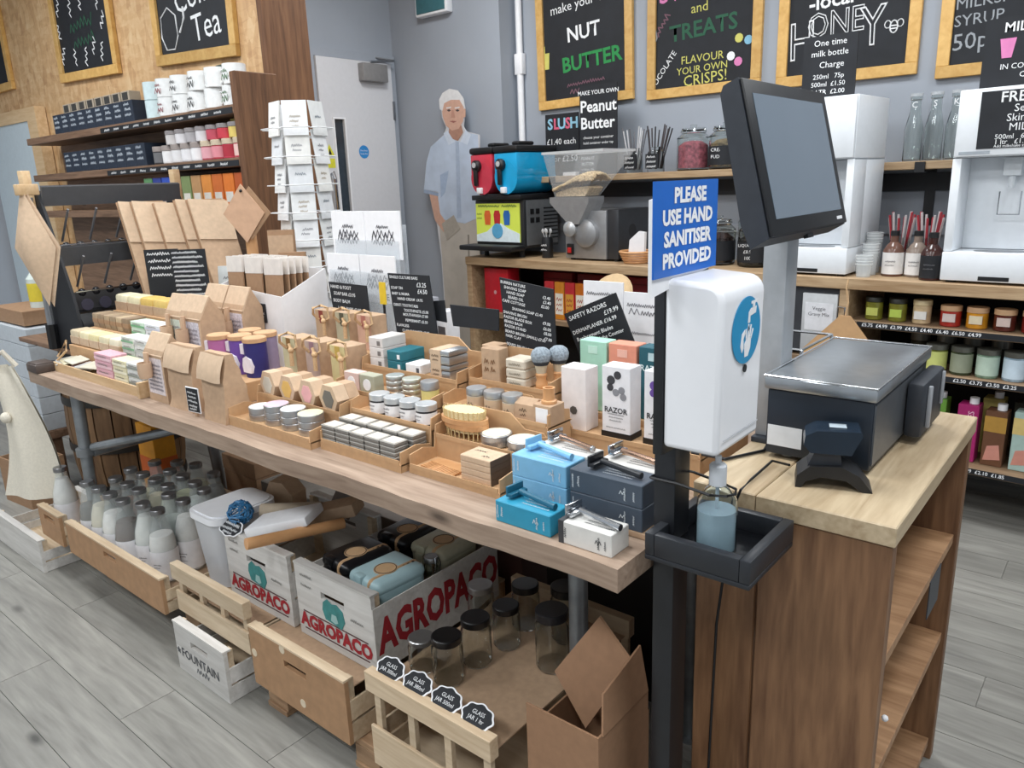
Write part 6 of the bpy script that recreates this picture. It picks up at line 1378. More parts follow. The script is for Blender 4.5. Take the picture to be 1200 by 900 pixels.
for i, (x, off) in enumerate(((-.905, .06), (-.905, .145), (-.915, .23))):
    t = thing('plastic_tumbler', 'clear stacked tumblers beside the left milk machine, %s stack' % ORD[i], 'cup', at(x, off), group='clear tumblers')
    part(t, 'cup', MB().lathe([(.028, 0), (.034, (.09, .13, .17)[i]), (.032, (.09, .13, .17)[i]), (.026, .005), (0, .004)], 16, cap=False), clear_plastic('tumbler_plastic', '#dfe3e4', .35, .1))
    for k in range(4): part(t, 'rim', MB().tube([((.0345)*math.cos(a), (.0345)*math.sin(a), (.09, .13, .17)[i]-.012*k) for a in [j*math.pi/8 for j in range(17)]], .0012, 4), clear_plastic('tumbler_rim', '#eef1f1', .6, .1))
# ---- jars on the right-hand shelves
SHELFZ = [.788, .602, .245]
row1 = [('green chutney', '#7c7a2e', '#c9cf6a', '#2a2a22'), ('green relish', '#7c7a2e', '#b9cf5a', '#2a2a22'), ('pale honey', '#c9b08a', '#e9e6e0', '#c9b58c'), ('red jam', '#a8322a', '#d9c9c4', '#c9a27c'), ('golden marmalade', '#d0902a', '#e6d9b9', '#c9a27c'), ('dark chutney', '#5a2a22', '#d9c4bc', '#c9a27c'), ('deep red jam', '#7a241e', '#d9c4bc', '#c9a27c'), ('amber jelly', '#b0682a', '#e0d0b8', '#c9a27c')]
for i, (nm, c, lc_, lid) in enumerate(row1):
    x = -.855+i*.092+(0 if i < 3 else .012); h_ = .095 if i < 3 else .082
    jar('preserve_jar', 'jar of %s on the shelf under the right milk machine' % nm, 'jar', at(x, .085, .7885), .034 if i < 3 else .037, h_, mat(c, .15, var=.15), g(lid, .4), None, 'preserve jars', lidh=.02)
    r_ = [o for o in COL.objects if o.name.startswith('preserve_jar')][-1]; part(r_, 'label', MB().prism([(-.022, .02), (.022, .02), (.022, .052), (-.022, .052)], -.039 if i > 2 else -.036, -.02, 'y'), g(lc_))
row2 = [('olives', '#6b7030'), ('capers', '#3c4630'), ('samphire', '#7f9a84'), ('pale blue salt', '#9fb6c6'), ('grey sea salt', '#9aa6b0'), ('gherkins', '#56622e')]
for i, (nm, c) in enumerate(row2):
    x = -.60+i*.090; t = jar('pickle_jar', 'glass jar of %s on the middle shelf' % nm, 'jar', at(x, .075, .6025), .039, .112, mat(c, .2, var=.3, scale=60), g('#6a6a62', .3, metal=.5), g(('#c9cf7a', '#8f9580', '#b9cdbc', '#c9dae6', '#cfd6dc', '#a8ac6a')[i]), 'pickle jars', lidh=.02)
for i in range(4): jar('pickle_jar', 'dark lidded jar at the back of the middle shelf, %s from the left' % ORD[i], 'jar', at(-.70+i*.10, .25, .6025), .036, .12, g('#3a3c30', .3), g('#8a8a84', .3, metal=.5), None, 'pickle jars')
def juice(label, x, off, c, cap, txt=None, h_=.235, top=None):
    t = thing('juice_carton', label, 'carton', at(x, off, .2455), rz=CA, group='juice cartons on the bottom shelf')
    part(t, 'carton', MB().box(-.037, .037, 0, .07, 0, h_, .002, 1), g(c, .45)); part(t, 'screw_cap', MB().cyl(.012, .03, h_+.001, h_+.026, .017, n=14), WHITE)
    if top: part(t, 'printed_band', MB().box(-.0375, .0375, -.0008, 0, h_*.62, h_*.9), g(top)); part(t, 'printed_fruit', MB().prism([(-.03, .02), (.03, .03), (.02, .09), (-.02, .08)], -.001, -.0002, 'y'), g('#c98a7a'))
    if txt: lettering(t, [(txt, 0, h_*.5, .030, 'C', 90, .01)], g('#e9b6cf'), (.012, -.0012, 0))
juice('magenta cranberries juice carton on the bottom shelf', -.465, .075, '#a8246a', WHITE, 'CRANBERRIES'); juice('brown chocolate drink carton on the bottom shelf', -.368, .075, '#6a4630', WHITE, None, .225, '#b58a3c'); juice('pale blue oat drink carton at the right edge', -.272, .075, '#a8c0b8', WHITE, None, .235, '#d9c07a')
juice('green carton showing only its cap above the till', -.585, .10, '#6a9a3c', WHITE); juice('orange carton showing only its cap above the till', -.69, .10, '#b5582c', WHITE); juice('dark red carton behind the orange one', -.66, .22, '#7a2a22', WHITE)
juice('yellow topped carton behind the magenta one', -.40, .22, '#c9b86a', WHITE); juice('dark carton behind the chocolate drink', -.29, .22, '#3a3a30', WHITE)
# ---- red boxes and chocolate bars on the left shelf
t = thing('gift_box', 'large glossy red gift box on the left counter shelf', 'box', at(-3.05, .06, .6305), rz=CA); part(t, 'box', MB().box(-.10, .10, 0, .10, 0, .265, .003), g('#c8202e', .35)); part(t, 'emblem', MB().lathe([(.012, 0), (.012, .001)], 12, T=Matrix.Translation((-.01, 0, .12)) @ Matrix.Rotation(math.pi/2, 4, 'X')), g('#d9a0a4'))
for i, (c, c2) in enumerate((('#d9d0c0', '#c02a34'), ('#c02a34', '#e6d9d0'), ('#b8202a', '#d0888a'))):
    t = thing('chocolate_bar', ('cream topped chocolate bar beside the red gift box', 'red chocolate bar with pale stripes', 'dark red chocolate bar half hidden')[i], 'chocolate', at(-2.91+i*.045, .05+.01*i, .6305), rz=CA, group='chocolate bars on the left shelf'); part(t, 'wrapper', MB().box(-.035, .035, 0, .02, 0, (.19, .13, .15)[i], .003), g(c2, .4)); part(t, 'printed_panel', MB().box(-.03, .03, -.001, 0, .02, .10), g(c))
for i, (c, c2) in enumerate((('#c83038', '#e8d8a0'), ('#d98a2a', '#e8e0d0'), ('#c83038', '#d99a3a'), ('#d0701e', '#efe6d6'), ('#b8262e', '#e0c070'))):
    t = thing('chocolate_bar', '%s from the left of the bright red and orange chocolate bars behind the price list' % ORD[i], 'chocolate', at(-2.62+i*.075, .05, .6305), rz=CA, group='chocolate bars on the left shelf'); part(t, 'wrapper', MB().box(-.034, .034, 0, .02, 0, .215, .003), g(c, .4)); part(t, 'printed_panel', MB().box(-.028, .028, -.001, 0, .03, .15), g(c2)); scribble(t, [(-.02, .05+.03*k, .04, .018) for k in range(3)], g('#a83a2a'), (0, -.0016, 0), th=.005)
for i in range(3):
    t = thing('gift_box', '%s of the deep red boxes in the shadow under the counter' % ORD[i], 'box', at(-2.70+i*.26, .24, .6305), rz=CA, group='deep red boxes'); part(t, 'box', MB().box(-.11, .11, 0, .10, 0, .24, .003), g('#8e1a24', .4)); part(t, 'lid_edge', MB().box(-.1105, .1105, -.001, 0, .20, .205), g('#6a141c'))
for i in range(2):
    t = thing('tea_pouch', ('grey pouch of dry mix with white label under the left machine', 'grey pouch of dry mix with white label beside the kraft tag')[i], 'pouch', at(-1.29+i*.23, .006, .6105), rz=CA, group='dry mix pouches'); part(t, 'pouch', MB().box(-.075, .075, 0, .018, 0, .28, .004), g('#b9bbbd', .35)); part(t, 'label', MB().box(-.06, .06, -.001, 0, .12, .24), g('#d9dade')); lettering(t, [('Veggie', 0, .215, .022), ('Gravy Mix', 0, .19, .022)], g('#55555a'), (0, -.0016, 0)); part(t, 'metal_clip', MB().tube([(.08, -.005, .16), (.11, -.005, .16), (.11, -.005, .23), (.08, -.005, .23)], .004, 6), CHROME)
t = thing('paper_cone', 'triangular brown paper bag hanging by string behind the scale', 'bag', (PY(993, 345, 3.28).x, 3.28, .62)); part(t, 'paper', MB().prism([(-.17, .0), (.15, 0), (.145, .04), (.02, .195), (-.02, .195), (-.165, .04)], -.012, .0, 'y'), g('#c39b70', .8)); part(t, 'string', MB().tube([(0, -.006, .19), (.008, -.006, .25), (-.004, -.006, .31), (.0, .0, .345)], .004, 5), ROPEM)
# ---- leaflet holder and paper bags behind the tilted sign
t = thing('leaflet_holder', 'clear holder of printed order sheets on the back of the table', 'holder', (-1.03, 1.60, BZ)); part(t, 'stand', MB().box(-.11, .16, 0, .10, 0, .01).box(-.11, .16, .06, .064, .01, .30), clear_plastic('holder_acrylic', '#dfe4e8', .3, .08))
for k in range(2):
    sh = part(t, 'printed_sheet', MB().box(-.10+.13*k, .02+.13*k, .05-.012*k, .055-.012*k, .012, .345-.02*k), WHITE); scribble(sh, [(-.09+.13*k, .31-.02*k, .09, .008), (-.085+.13*k, .27, .03, .02), (-.05+.13*k, .27, .04, .01), (-.09+.13*k, .22, .08, .006), (-.09+.13*k, .19, .08, .006), (-.09+.13*k, .16, .08, .006)], g('#77777c'), (0, .049-.012*k, 0), th=.0022)
t = thing('white_tub', 'white lidded tub behind the sanitiser dispenser', 'tub', (-.775, 1.60, BZ)); part(t, 'tub', MB().box(-.07, .09, 0, .11, 0, .27, .01), g('#d3d6da', .35)); part(t, 'lid', MB().box(-.075, .095, -.005, .115, .271, .345, .012), WHITEG)
t = thing('woven_sieve', 'round woven sieve with dark handle behind the printed sheets', 'basket', (-2.06, CY(-2.06)-.12, .62)); part(t, 'lid', MB().lathe([(.10, 0), (.12, .02), (.11, .035), (.03, .05), (0, .05)], 24, T=Matrix.Translation((0, 0, .20)) @ Matrix.Rotation(math.radians(60), 4, 'X')), g('#cfb28a', .8)); part(t, 'post', MB().cyl(0, .03, 0, .2, .012, n=8), STEEL); part(t, 'handle', MB().box(-.035, .035, -.06, -.03, .20, .225, .006), BLACK)
t = thing('wire_basket', 'thin chrome wire rack behind the weighing scale', 'rack', (-.79, 2.05, 0)); 
for z in (.84, .93): part(t, 'wire_rail', MB().tube([(-.12, 0, z), (.10, 0, z), (.10, .25, z), (-.12, .25, z), (-.12, 0, z)], .004, 6), CHROME)
for (x, y) in ((-.12, 0), (.10, 0), (.10, .25), (-.12, .25)): part(t, 'wire_leg', MB().cyl(x, y, 0, .93, .005, n=6), CHROME)
# ================================================================== shelving on the chipboard wall
t = thing('wall_shelving', 'dark plank shelving with a thick end upright on the chipboard wall', 'shelving', (0, 0, 0))
S1, S2, S3 = 1.765, 1.548, 1.33
for z in (S1, S2, S3): part(t, 'shelf_board', MB().box(-5.45, -3.065, 1.90, 2.098, z-.038, z, .002, 1), W['shelf'])
part(t, 'end_upright', MB().box(-3.064, -3.022, 1.88, 2.084, .9, 1.89, .003, 1), W['post'])
part(t, 'back_board', MB().box(-5.45, -3.066, 2.09, 2.0985, S3, S1-.04), W['shelf'])
for z in (S1, S2): part(t, 'price_strip', MB().box(-4.4, -3.10, 1.8985, 1.8995, z-.035, z-.010), SLATE)
scr = [(-4.35+k*.11, -.03, .06, .012) for k in range(11)]
for z in (S1, S2): scribble(t, [(x, z-.028, w_, h_) for x, _, w_, h_ in scr], CHALK, (0, 1.898, 0), th=.004)
NB = g('#1d2838', .6, var=.12)
NBT = g('#c9d2dc', .7)
def navy(z, n, x0, dx, row, h_=.135):
    for i in range(n):
        t = thing('tea_box', 'navy blue box with white print, %s from the left on the %s shelf' % (ORD[i], row), 'box', (x0+i*dx, 1.915, z), group='navy printed boxes'); part(t, 'box', MB().box(-dx*.48, dx*.48, 0, .12, 0, h_, .002, 1), NB)
        scribble(t, [(-dx*.35, h_*.78, dx*.5, .014), (-dx*.3, h_*.55, dx*.55, .016), (-dx*.35, h_*.3, dx*.6, .014)], NBT, (0, -.001, 0), th=.006)
navy(S1, 9, -4.98, .112, 'top', .105); navy(S2, 9, -4.92, .112, 'lower', .112)
for i in range(8):
    t = thing('tea_tin', 'small grey card box on top of the navy boxes, %s from the left' % ORD[i], 'box', (-4.86+i*.105, 1.93, S1+.1055), group='small grey boxes on the navy ones'); part(t, 'box', MB().box(-.045, .045, 0, .06, 0, .048, .002, 1), g('#a79a88')); part(t, 'dark_label', MB().box(-.03, .03, -.001, 0, .006, .042), g('#34322f'))
# mugs
def mug(label, x, y, z, r, h_, m, handle=True, pr=None):
    t = thing('mug', label, 'mug', (x, y, z), group='stacked mugs on the top shelf')
    part(t, 'cup', MB().lathe([(r*.9, 0), (r, .004), (r, h_), (r*.93, h_), (r*.93, .008), (0, .006)], 18, cap=False), m)
    if handle: part(t, 'handle', MB().tube([(r*.95, -.01, h_*.8), (r*1.35, -.015, h_*.78), (r*1.45, -.015, h_*.5), (r*1.3, -.015, h_*.25), (r*.95, -.01, h_*.2)], .006, 7), m)
    if pr: scribble(t, [(-r*.5, h_*.25, r*1.0, h_*.3), (-r*.4, h_*.6, r*.8, h_*.15)], pr, (0, -r*1.01, 0), th=.005)
MW = g('#e9eae9', .25); CR_ = g('#8a2f38'); BKP = g('#3a3a3c'); PBLU = g('#cfe0e2', .25)
for c_ in range(6):
    x = -3.885+c_*.142
    for k in range(2):
        nm = ('pale blue', 'red patterned', 'black dotted', 'black dotted', 'white', 'green leaf')[c_]
        mug('%s mug, %s of the %s stack of mugs on the top shelf' % (nm, ('lower', 'upper')[k], ORD[c_]), x+(.02 if k and c_ > 2 else 0), 1.965, S1+k*.0855, (.05, .055, .055, .055, .054, .05)[c_], .085, PBLU if c_ < 1 else MW, c_ in (1, 3, 4), None if c_ in (0, 4) else (CR_ if c_ == 1 else (g('#5c7a5a') if c_ == 5 else BKP)))
carton('tea_box', 'dark green box among the mugs on the top shelf', 'box', (-3.385, 2.03, S1), (.05, .06, .20), g('#3a4a40'))
# jars on the lower shelf
for i in range(9):
    x = -3.86+i*.092; c = ('#2f2a2c', '#d6d2d0', '#cfcac9', '#c9c6c8', '#d6d4d6', '#b04a58', '#b83a48', '#c23a50', '#c95a62')[i]
    jar('spice_jar', 'small %s jar, %s from the left in the front row of the lower shelf' % (('black', 'white', 'white', 'white', 'white', 'pink', 'red', 'crimson', 'pink')[i], ORD[i]), 'jar', (x, 1.945, S2), .040, .085, g(c, .4), g('#9a8f8a' if i < 5 else '#c9b9a0', .4), g(('#6a6a6c', '#e6e4e4', '#dedcdc', '#e2e0e2', '#e6e4e4', '#d9a0a8', '#d98a94', '#a82838', '#e6c0b8')[i]), 'small jars on the lower shelf')
for i in range(7):
    x = -3.72+i*.094; c = ('#c9c4c2', '#d9d6d8', '#a8a4a6', '#d3d0d2', '#b84a5a', '#c23a48', '#d9c06a')[i]
    jar('spice_jar', '%s jar, %s from the left in the upper row of the lower shelf' % (('grey', 'white', 'grey', 'white', 'pink', 'red', 'yellow')[i], ORD[i]), 'jar', (x, 1.945, S2+.0855), .037, .065, g(c, .4), g('#8a8484', .4), None, 'small jars on the lower shelf')
for i in range(3): jar('baby_food_pot', 'yellow topped red pot, %s of three beside the end upright' % ORD[i], 'pot', (-3.27+i*.085, 2.03, S2), .038, .175, g('#b8343c', .4), g('#c9b860', .4), g('#d9a08a'), 'yellow topped pots')
# third shelf: cartons
c3 = ['#5a8a5a', '#2a3a86', '#2f4fb0', '#1f2a4a', '#7a8a58', '#b58a5c', '#d98a3c', '#c96a2c', '#d9772e', '#b5582c']
for i, c in enumerate(c3):
    x = -4.0+i*.095; t = carton('food_carton', '%s carton, %s from the left on the third shelf behind the folders' % (('green', 'navy', 'blue', 'dark blue', 'olive', 'tan', 'orange', 'rust', 'bright orange', 'brown')[i], ORD[i]), 'box', (x, 1.92, S3), (.085, .06, .155), g(c, .4), group='cartons on the third shelf', side=[(-.03, .03, .03, .075, g('#d6d0c6'))])
# wooden panels below the shelves
t = tag(obj('wood_panel', MB().box(-5.4, -3.13, 2.06, 2.095, .02, S3-.045).mesh('wood_panel', W['shelf'], 0)), 'dark wooden backing panel under the wall shelving', 'panel')
# ================================================================== cardboard cut-out figure
def sp_(px, py): p = PY(px, py, 3.72); return (p.x, p.z)
t = thing('person_cutout', 'life size card cut-out of a white haired person in blue shirt, hand in pocket', 'cut-out', (0, 3.72, 0))
SKIN = g('#c9a08c', .6, var=.06); SHIRT = mat('#b7c4d6', .7, var=.10, scale=9, name='shirt_print'); TROU = mat('#b9b2a8', .7, var=.10, scale=8, name='trouser_print'); HAIR = g('#d9d8d8', .7)
def layer(name, pts, m, d, th=.0006): part(t, name, MB().prism([sp_(*q) for q in pts], -d-th, -d, 'y'), m, smooth=0)
zf = sp_(0, 0)
# card backing: full outline down to the floor
xl, xr = sp_(516, 300)[0], sp_(560, 300)[0]
out = [sp_(*q) for q in ((516, 118), (519, 110), (527, 105), (536, 107), (543, 116), (545, 130), (543, 148), (546, 154), (562, 158), (562, 175), (562, 240), (560, 300))]+[(xr+.01, 0), (xl+.02, 0)]+[sp_(*q) for q in ((517, 300), (511, 255), (508, 230), (497, 222), (500, 190), (505, 172), (520, 158), (523, 150), (518, 138))]
part(t, 'card_backing', MB().prism(out, 0, .006, 'y'), g('#c9c9cc'), smooth=0)
part(t, 'trousers', MB().prism([sp_(514, 252), sp_(561, 252), (xr+.005, .0), ((xl+xr)/2+.02, 0), (xl+.03, 0), sp_(518, 300)], -.001, -.0002, 'y'), TROU, smooth=0)
part(t, 'trouser_seam', MB().prism([sp_(548, 275), sp_(550, 275), ((xl+xr)/2+.07, 0), ((xl+xr)/2+.055, 0)], -.0016, -.0011, 'y'), g('#8a837a'), smooth=0)
layer('shirt', [(523, 156), (530, 164), (540, 166), (545, 155), (560, 158), (561, 175), (561, 255), (545, 262), (514, 256), (514, 225), (497, 222), (500, 190), (505, 172)], SHIRT, .0013)
layer('sleeve_edge', [(497, 222), (514, 226), (514, 230), (497, 226)], g('#93a2b8'), .002)
layer('placket', [(534, 166), (538, 166), (541, 255), (536, 256)], g('#a3b1c6'), .002)
layer('collar', [(520, 156), (528, 152), (534, 166), (526, 170)], g('#c6d0de'), .002); layer('collar', [(546, 152), (540, 166), (548, 170), (552, 158)], g('#c6d0de'), .002)
layer('forearm', [(503, 226), (513, 228), (516, 250), (524, 262), (520, 272), (510, 258)], SKIN, .0016)
layer('pocket', [(518, 262), (532, 252), (540, 268), (524, 282)], g('#a69f94'), .0024)
layer('shirt_fold', [(516, 205), (526, 200), (522, 225), (517, 232)], g('#9fb0c8'), .002)
layer('neck', [(527, 148), (541, 147), (543, 155), (537, 165), (531, 163), (526, 155)], g('#a87f6c', .6), .0022)
layer('head', [(518, 122), (522, 112), (533, 109), (541, 115), (544, 128), (543, 142), (538, 151), (530, 153), (523, 147), (519, 136)], SKIN, .003)
layer('hair', [(516, 128), (515, 117), (519, 109), (527, 104), (537, 106), (543, 114), (546, 128), (543, 124), (539, 117), (529, 117), (521, 121), (519, 130)], HAIR, .0038)
for q in (524, 534): layer('eye', [(q, 129), (q+3, 128), (q+5, 129.5), (q+2.5, 131)], g('#4a4040'), .0038); layer('eyebrow', [(q-.5, 126), (q+5, 125), (q+5, 126.5), (q-.5, 127.5)], HAIR, .0038)
layer('nose', [(530, 129), (532, 129), (534, 138), (529, 138)], g('#b88a78'), .0038); layer('mouth', [(527, 142), (531, 141.5), (536, 142), (532, 144)], g('#9a5f58'), .0038); layer('ear', [(543.5, 128), (546, 127), (546, 137), (543.5, 138)], SKIN, .0032)
part(t, 'foot', MB().box(xl+.02, xr-.02, .0065, .06, 0, .02), KRAFT)
# ================================================================== greetings card spinner
SPX, SPY = -2.63, 1.885
t = thing('card_spinner', 'tall white wire spinner rack for greetings cards', 'rack', (SPX, SPY, 0))
part(t, 'base', MB().lathe([(.15, 0), (.15, .012), (.03, .03), (.02, .03)], 24), g('#d6d7d8', .4, metal=.4)); part(t, 'pole', MB().cyl(0, 0, .03, 1.72, .012, n=10), CHROME)
WR = g('#e4e5e6', .35)
angs = [math.radians(a) for a in (-100, -40, 20, 80, 140, 200)]
for r_ in range(8):
    z = .865+r_*.105
    part(t, 'wire_ring', MB().tube([(.06*math.cos(a), .06*math.sin(a), z) for a in [i*math.pi/8 for i in range(17)]], .003, 5), WR)
    for a in angs:
        c, s_ = math.cos(a), math.sin(a); n_ = Vector((c, s_, 0)); u_ = Vector((-s_, c, 0)); P = n_*.092
        part(t, 'wire_pocket', MB().tube([P-u_*.052+Vector((0, 0, z+.03)), P-u_*.052+n_*.036+Vector((0, 0, z+.03)), P+u_*.052+n_*.036+Vector((0, 0, z+.03)), P+u_*.052+Vector((0, 0, z+.03))], .0022, 4), WR)
vis = [0, 1, 2, 3, 5]
k0 = 0
for r_ in range(8):
    z = .865+r_*.105
    for ai, a in enumerate(angs):
        if ai == 4: continue
        c, s_ = math.cos(a), math.sin(a)
        o = thing('greetings_card', 'white greetings card in the %s column of the spinner, %s from the top' % (('front', 'right front', 'right side', 'right rear', '', 'left')[ai], ORD[7-r_]), 'card', (SPX+c*.104, SPY+s_*.104, z+.002), rot=(math.radians(-7), 0, a+math.pi/2), group='greetings cards on the spinner')
        part(o, 'card', MB().box(-.046, .046, 0, .005, 0, .128, .0005, 1), g(('#e6e7e8', '#dfe0df', '#d6d8da', '#e3e2de')[(r_+ai) % 4], .6))
        random.seed(r_*7+ai)
        scribble(o, [(-.024+.01*random.random(), .065, .04, .010), (-.02, .048, .032, .009), (-.015, .03, .028, .008)][:1+(r_+ai) % 3], g(('#8a8a90', '#a89a86', '#77808a')[(r_*ai) % 3]), (0, -.001, 0), th=.0035)
# ================================================================== black bin rack, folders and hanging paper on the left
BKX = -3.42
t = thing('bin_rack', 'black slatted bulk bin rack with sloping shelves', 'rack', (BKX, 1.445, .81), rz=math.radians(3))
RB = g('#212226', .5); RG_ = g('#4a4b4e', .4)
YA, YB = -.27, .29
def slope(x0, z0, x1, z1, y0, y1, th): return MB().prism([(x0, z0), (x1, z1), (x1, z1+th), (x0, z0+th)], y0, y1, 'y')
for sy in (YA-.012, YB+.001): part(t, 'frame_side', MB().prism([(-.02, 0), (.24, 0), (.20, .22), (.10, .52), (.06, .62), (-.03, .62)], sy, sy+.011, 'y'), RB)
part(t, 'frame_strut', MB().rod((.03, YA-.03, .60), (.0, YA-.03, .02), .014, 8), g('#7d8084', .4)); part(t, 'strut_foot', MB().rod((.005, YA-.03, .10), (.0, YA-.03, .0), .022, 8), BLACK)
for (x1, z1, d_, dv) in ((.07, .565, .10, 0), (.13, .335, .16, 1), (.19, .155, .18, 1)):
    part(t, 'sloping_shelf', slope(x1-d_, z1+.05, x1, z1, YA, YB, .01), RB)
    if z1 > .2: part(t, 'front_fascia', MB().prism([(x1, z1), (x1+.012, z1-.0), (x1+.022, z1+.072), (x1+.010, z1+.078)], YA-.005, YB+.005, 'y'), RG_)
    if dv:
        for k in range(5): y = YA+.07+k*.11; part(t, 'divider', MB().rod((x1-.02, y, z1+.215), (x1-.12, y, z1+.09), .005, 6), g('#8f8f92', .35, metal=.4))
        for k in range(10): y = YA+.04+k*.055; part(t, 'bead', MB().ball((x1-.02, y, z1+.075), .016, 8, 6), g('#2a2a2d', .25))
        part(t, 'front_wire', MB().rod((x1+.018, YA, z1+.082), (x1+.018, YB, z1+.082), .003, 5), CHROME)
part(t, 'wooden_cap', MB().box(.0, .04, YA-.045, YA-.046+.033, .56, .70, .003), W['ply']); part(t, 'wooden_cap', MB().box(.0, .04, YB+.013, YB+.045, .56, .70, .003), W['ply'])
part(t, 'lower_body', MB().prism([(-.02, -.0), (.26, -.0), (.26, .05), (.205, .15), (-.02, .15)], YA-.0005, YB+.0005, 'y'), BLACK)
part(t, 'white_scoop', MB().rod((.215, .10, .245), (.215, .26, .255), .010, 8), WHITE)
for k in range(8): part(t, 'scalloped_edge', MB().lathe([(.024, 0), (.024, .006)], 10, T=Matrix.Translation((.206, YA+.035+k*.07, .185)) @ Matrix.Rotation(math.pi/2, 4, 'Y')), g('#3a3846', .5))
# barrel the rack stands on
t = thing('oak_barrel', 'old wooden barrel under the bin rack at the left', 'barrel', (-3.66, 1.48, 0))
st = MB()
for k in range(20):
    a0, a1 = 2*math.pi*(k+.04)/20, 2*math.pi*(k+.96)/20
    zs = [0, .2, .4, .6, .79]; rs = [.21, .24, .25, .24, .21]
    b = MB(); rows_ = []
    for z, r in zip(zs, rs): rows_.append([b.b.verts.new((r*math.cos(a), r*math.sin(a), z)) for a in (a0, a1)]+[b.b.verts.new(((r-.02)*math.cos(a), (r-.02)*math.sin(a), z)) for a in (a1, a0)])
    for p0, p1 in zip(rows_, rows_[1:]):
        for i in range(4): b.b.faces.new((p0[i], p0[(i+1) % 4], p1[(i+1) % 4], p1[i]))
    b.b.faces.new(rows_[0]); b.b.faces.new(rows_[-1]); part(t, 'stave', b, W['barrel'])
part(t, 'head', MB().cyl(0, 0, .77, .785, .188, n=28), W['barrel'])
for z, r in ((.10, .229), (.30, .249), (.52, .249), (.72, .227)): part(t, 'hoop', MB().lathe([(r+.002, z-.02), (r+.004, z), (r+.002, z+.02)], 28, cap=False), g('#3a3836', .5, metal=.5))
t = tag(obj('barrel_top_board', MB().box(-3.86, -3.10, 1.16, 1.76, .79, .8085, .002).mesh('barrel_top_board', W['shelf'])), 'flat dark board on the barrel under the bin rack', 'board')
# hanging kraft paper sheet on the end of the rack
hp0 = PY(45, 290, 1.09)
t = thing('hanging_paper', 'large kraft paper sheet hung by one corner on the end of the bin rack', 'paper', (hp0.x, 1.09, hp0.z-.22), rz=math.radians(12))
def hang(u, v):
    x = (u-v)*.095+.02*(u+v-1); z = .44-(u+v)*.22
    return Vector((x, -.012-.03*math.sin(math.pi*u)*math.sin(math.pi*v)+.02*(u-v), z))
b = MB(); b.grid(hang, 8, 8); b.grid(lambda u, v: hang(u, v)+Vector((.010*u, .012, -.004*v)), 8, 8)
part(t, 'paper', b, KRAFT_L, smooth=70); part(t, 'peg', MB().box(-.034, -.008, -.03, .05, .41, .45, .004), W['ply'])
# kraft folders leaning against the rack (open brown mailers)
for i, (x, y, h_, w_, ln, rz) in enumerate(((-2.955, 1.44, .62, .13, 26, 82), (-2.90, 1.47, .62, .13, 26, 82), (-2.85, 1.54, .61, .14, 26, 82), (-2.80, 1.61, .62, .15, 26, 82), (-2.755, 1.64, .62, .15, 26, 82))):
    t = thing('kraft_folder', '%s from the left of the tall kraft folders leaning by the bin rack' % ORD[i], 'folder', (x, y, BZ+.03), rot=(math.radians(-ln), 0, math.radians(rz)), group='tall kraft folders')
    part(t, 'back_sheet', MB().box(-w_/2, w_/2, .018, .024, 0, h_, .001, 1), KRAFT_D); part(t, 'middle_sheet', MB().box(-w_/2+.01, w_/2+.008, .008, .014, 0, h_*.985), KRAFT); part(t, 'front_sheet', MB().prism([(-w_/2, 0), (w_/2, 0), (w_/2, h_*.95), (-w_/2, h_*.98)], -.004, .004, 'y'), KRAFT); part(t, 'top_fold', MB().prism([(-w_/2, h_*.70), (w_/2, h_*.68), (w_/2+.01, h_*.96), (-w_/2, h_*.985)], -.010, -.005, 'y'), KRAFT_L)
for i in range(2):
    t = thing('kraft_envelope', ('kraft card pack standing behind the folders, left', 'kraft card pack standing behind the folders, right')[i], 'envelope', (-2.50+i*.06, 1.655, BZ), rot=(math.radians(-3), 0, math.radians(35))); part(t, 'pack', MB().box(-.05, .05, 0, .02, 0, .46-.08*i, .001, 1), KRAFT_D); part(t, 'top_sheet', MB().box(-.048, .048, -.004, -.001, 0, .44-.08*i), KRAFT)
t = thing('grey_booklet', 'pale grey booklet leaning beside the long chalk list', 'booklet', (-2.635, 1.50, BZ), rot=(math.radians(-12), 0, math.radians(40))); part(t, 'cover', MB().box(-.05, .05, 0, .012, .0, .34, .001, 1), g('#c3c6c4')); part(t, 'back_cover', MB().box(-.045, .055, .0125, .02, .0, .335), g('#9a9d9c')); scribble(t, [(-.03, .29, .05, .012), (-.035, .26, .07, .006)], g('#77797a'), (0, -.001, 0), th=.003)
# diamond paper on a turned stand
p0 = PY(288, 250, 1.66)
t = thing('paper_diamond', 'diamond of kraft paper hung on a short wooden stand', 'paper', (p0.x, 1.67, BZ), rz=math.radians(30))
part(t, 'stand', MB().lathe([(.05, 0), (.05, .01), (.022, .02), (.022, .40), (.02, .52)], 14), W['turned'])
zc = p0.z-BZ
part(t, 'paper', MB().prism([(0, zc-.11), (.085, zc), (0, zc+.11), (-.085, zc)], -.034, -.03, 'y'), g('#c9a284', .8)); part(t, 'paper_back', MB().prism([(.02, zc-.10), (.108, zc), (.03, zc+.10), (-.06, zc)], -.029, -.025, 'y'), KRAFT_D); part(t, 'pin', MB().ball((-.0, -.037, zc+.085), .006, 8, 6), BLACK)
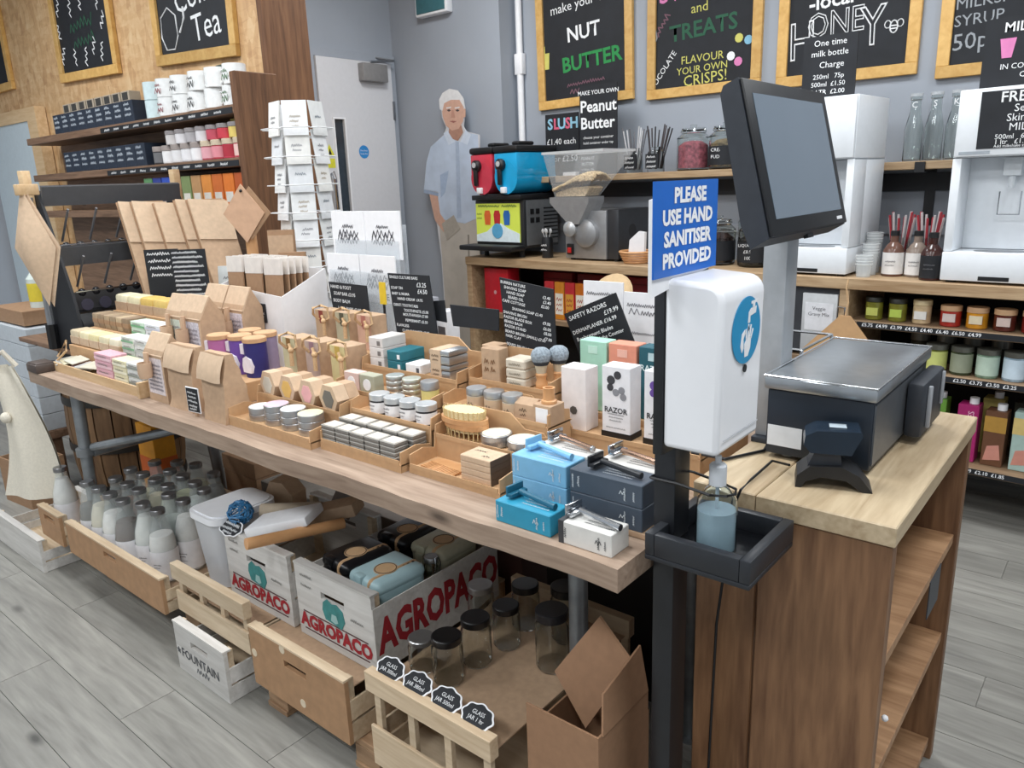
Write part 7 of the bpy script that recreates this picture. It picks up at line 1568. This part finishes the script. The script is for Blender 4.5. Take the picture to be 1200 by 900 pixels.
# postcards in an acrylic holder
pa, pb = PY(355, 262, 1.66), PY(428, 330, 1.66)
t = thing('postcard_holder', 'clear acrylic tiered holder of black and white picture postcards', 'holder', (-2.03, 1.628, BZ), rz=math.radians(-2))
ACR = clear_plastic('holder_acrylic', '#dfe4e8', .3, .08)
for k, (y, z0, h_) in enumerate(((.0, 0, .33), (.035, 0, .43), (.07, 0, .48))): part(t, 'tier_panel', MB().box(-.17, .17, y+.012, y+.015, z0, h_), ACR)
part(t, 'base', MB().box(-.17, .17, 0, .10, 0, .012), ACR)
for k, (y, z0) in enumerate(((.0, .23), (.035, .37))):
    for i in range(2):
        c = thing('postcard', ('lower left postcard with an ink town sketch', 'lower right postcard with an ink town sketch', 'upper left postcard with an ink carriage sketch', 'upper right postcard with an ink carriage sketch')[k*2+i], 'postcard', (-2.125+i*.185+.0*k, 1.646+y-(i-.5)*.0065, BZ+z0), rot=(0, 0, math.radians(-2)), group='picture postcards')
        part(c, 'card', MB().box(-.090, .090, 0, .006, 0, .155, .0005, 1), WHITE)
        scribble(c, [(-.06, .055, .12, .035), (-.055, .07, .11, .025), (-.05, .048, .10, .02), (-.03, .10, .06, .012)], g('#55555c'), (0, -.001, 0), th=.0035)
        if k == 0: lettering(c, [('WE', .03, .02, .03, 'C', 0, .02)], g('#3a3a40'), (0, -.0012, 0))
for i in range(3):
    t2 = thing('card_pack', ('clear pack of cards beside the postcard holder, left', 'clear pack of dark photo cards beside the tall price list', 'white rolled card standing in the clear holder')[i], 'card', (-1.80+i*.06, 1.615+.025*i, BZ), rz=math.radians(-12)); part(t2, 'pack', MB().box(-.028, .028, 0, .05, 0, (.30, .26, .22)[i], .003), g(('#b9bac0', '#8f9096', '#d0d1d4')[i], .3)); part(t2, 'dark_print', MB().box(-.02, .02, -.001, 0, .10, .17), g('#4a4648'))
t = thing('yellow_tag', 'small yellow tag clipped beside the chalk sign', 'tag', (-1.852, 1.583, BZ)); part(t, 'clip', MB().box(-.004, .004, .0, .004, 0, .24), BLACK); part(t, 'tag', MB().box(-.014, .014, -.002, .002, .24, .31), g('#d9b82a'))
# ---- clutter at the far left edge
for i in range(6):
    t = carton('paper_stack', 'pale grey flat box, %s from the bottom of the stack at the left edge' % ORD[i], 'box', (-4.30, 1.25, .30+i*.085), (.5, .35, .082), g('#bfc6cc'), group='pale grey flat boxes')
t = thing('side_stool', 'low wooden stool under the stack of grey boxes', 'stool', (-4.30, 1.25, 0)); part(t, 'seat', MB().box(-.27, .27, 0, .37, .26, .2995, .003), W['shelf'])
for (x, y) in ((-.23, .04), (.23, .04), (-.23, .33), (.23, .33)): part(t, 'leg', MB().box(x-.025, x+.025, y-.025, y+.025, 0, .2595), W['shelf'])
carton('kraft_carton', 'brown carton on top of the grey box stack', 'box', (-4.32, 1.27, .815), (.42, .3, .07), KRAFT_D)
for i in range(2):
    t = thing('spray_bottle', ('white spray bottle with a yellow label at the left edge', 'pale bottle behind the yellow labelled one')[i], 'bottle', (-4.22-.12*i, 1.40+.05*i, .8855), rz=0); part(t, 'bottle', MB().lathe([(.05, 0), (.05, .14), (.02, .18), (.02, .22)], 14), g('#c9d2cc', .3)); part(t, 'label', MB().lathe([(.051, .03), (.051, .12)], 14, cap=False), g('#d6c23a' if i == 0 else '#9fb0b8')); part(t, 'trigger', MB().box(-.02, .05, -.012, .012, .22, .26, .005), WHITE)
bpy.data.objects.remove(_to)
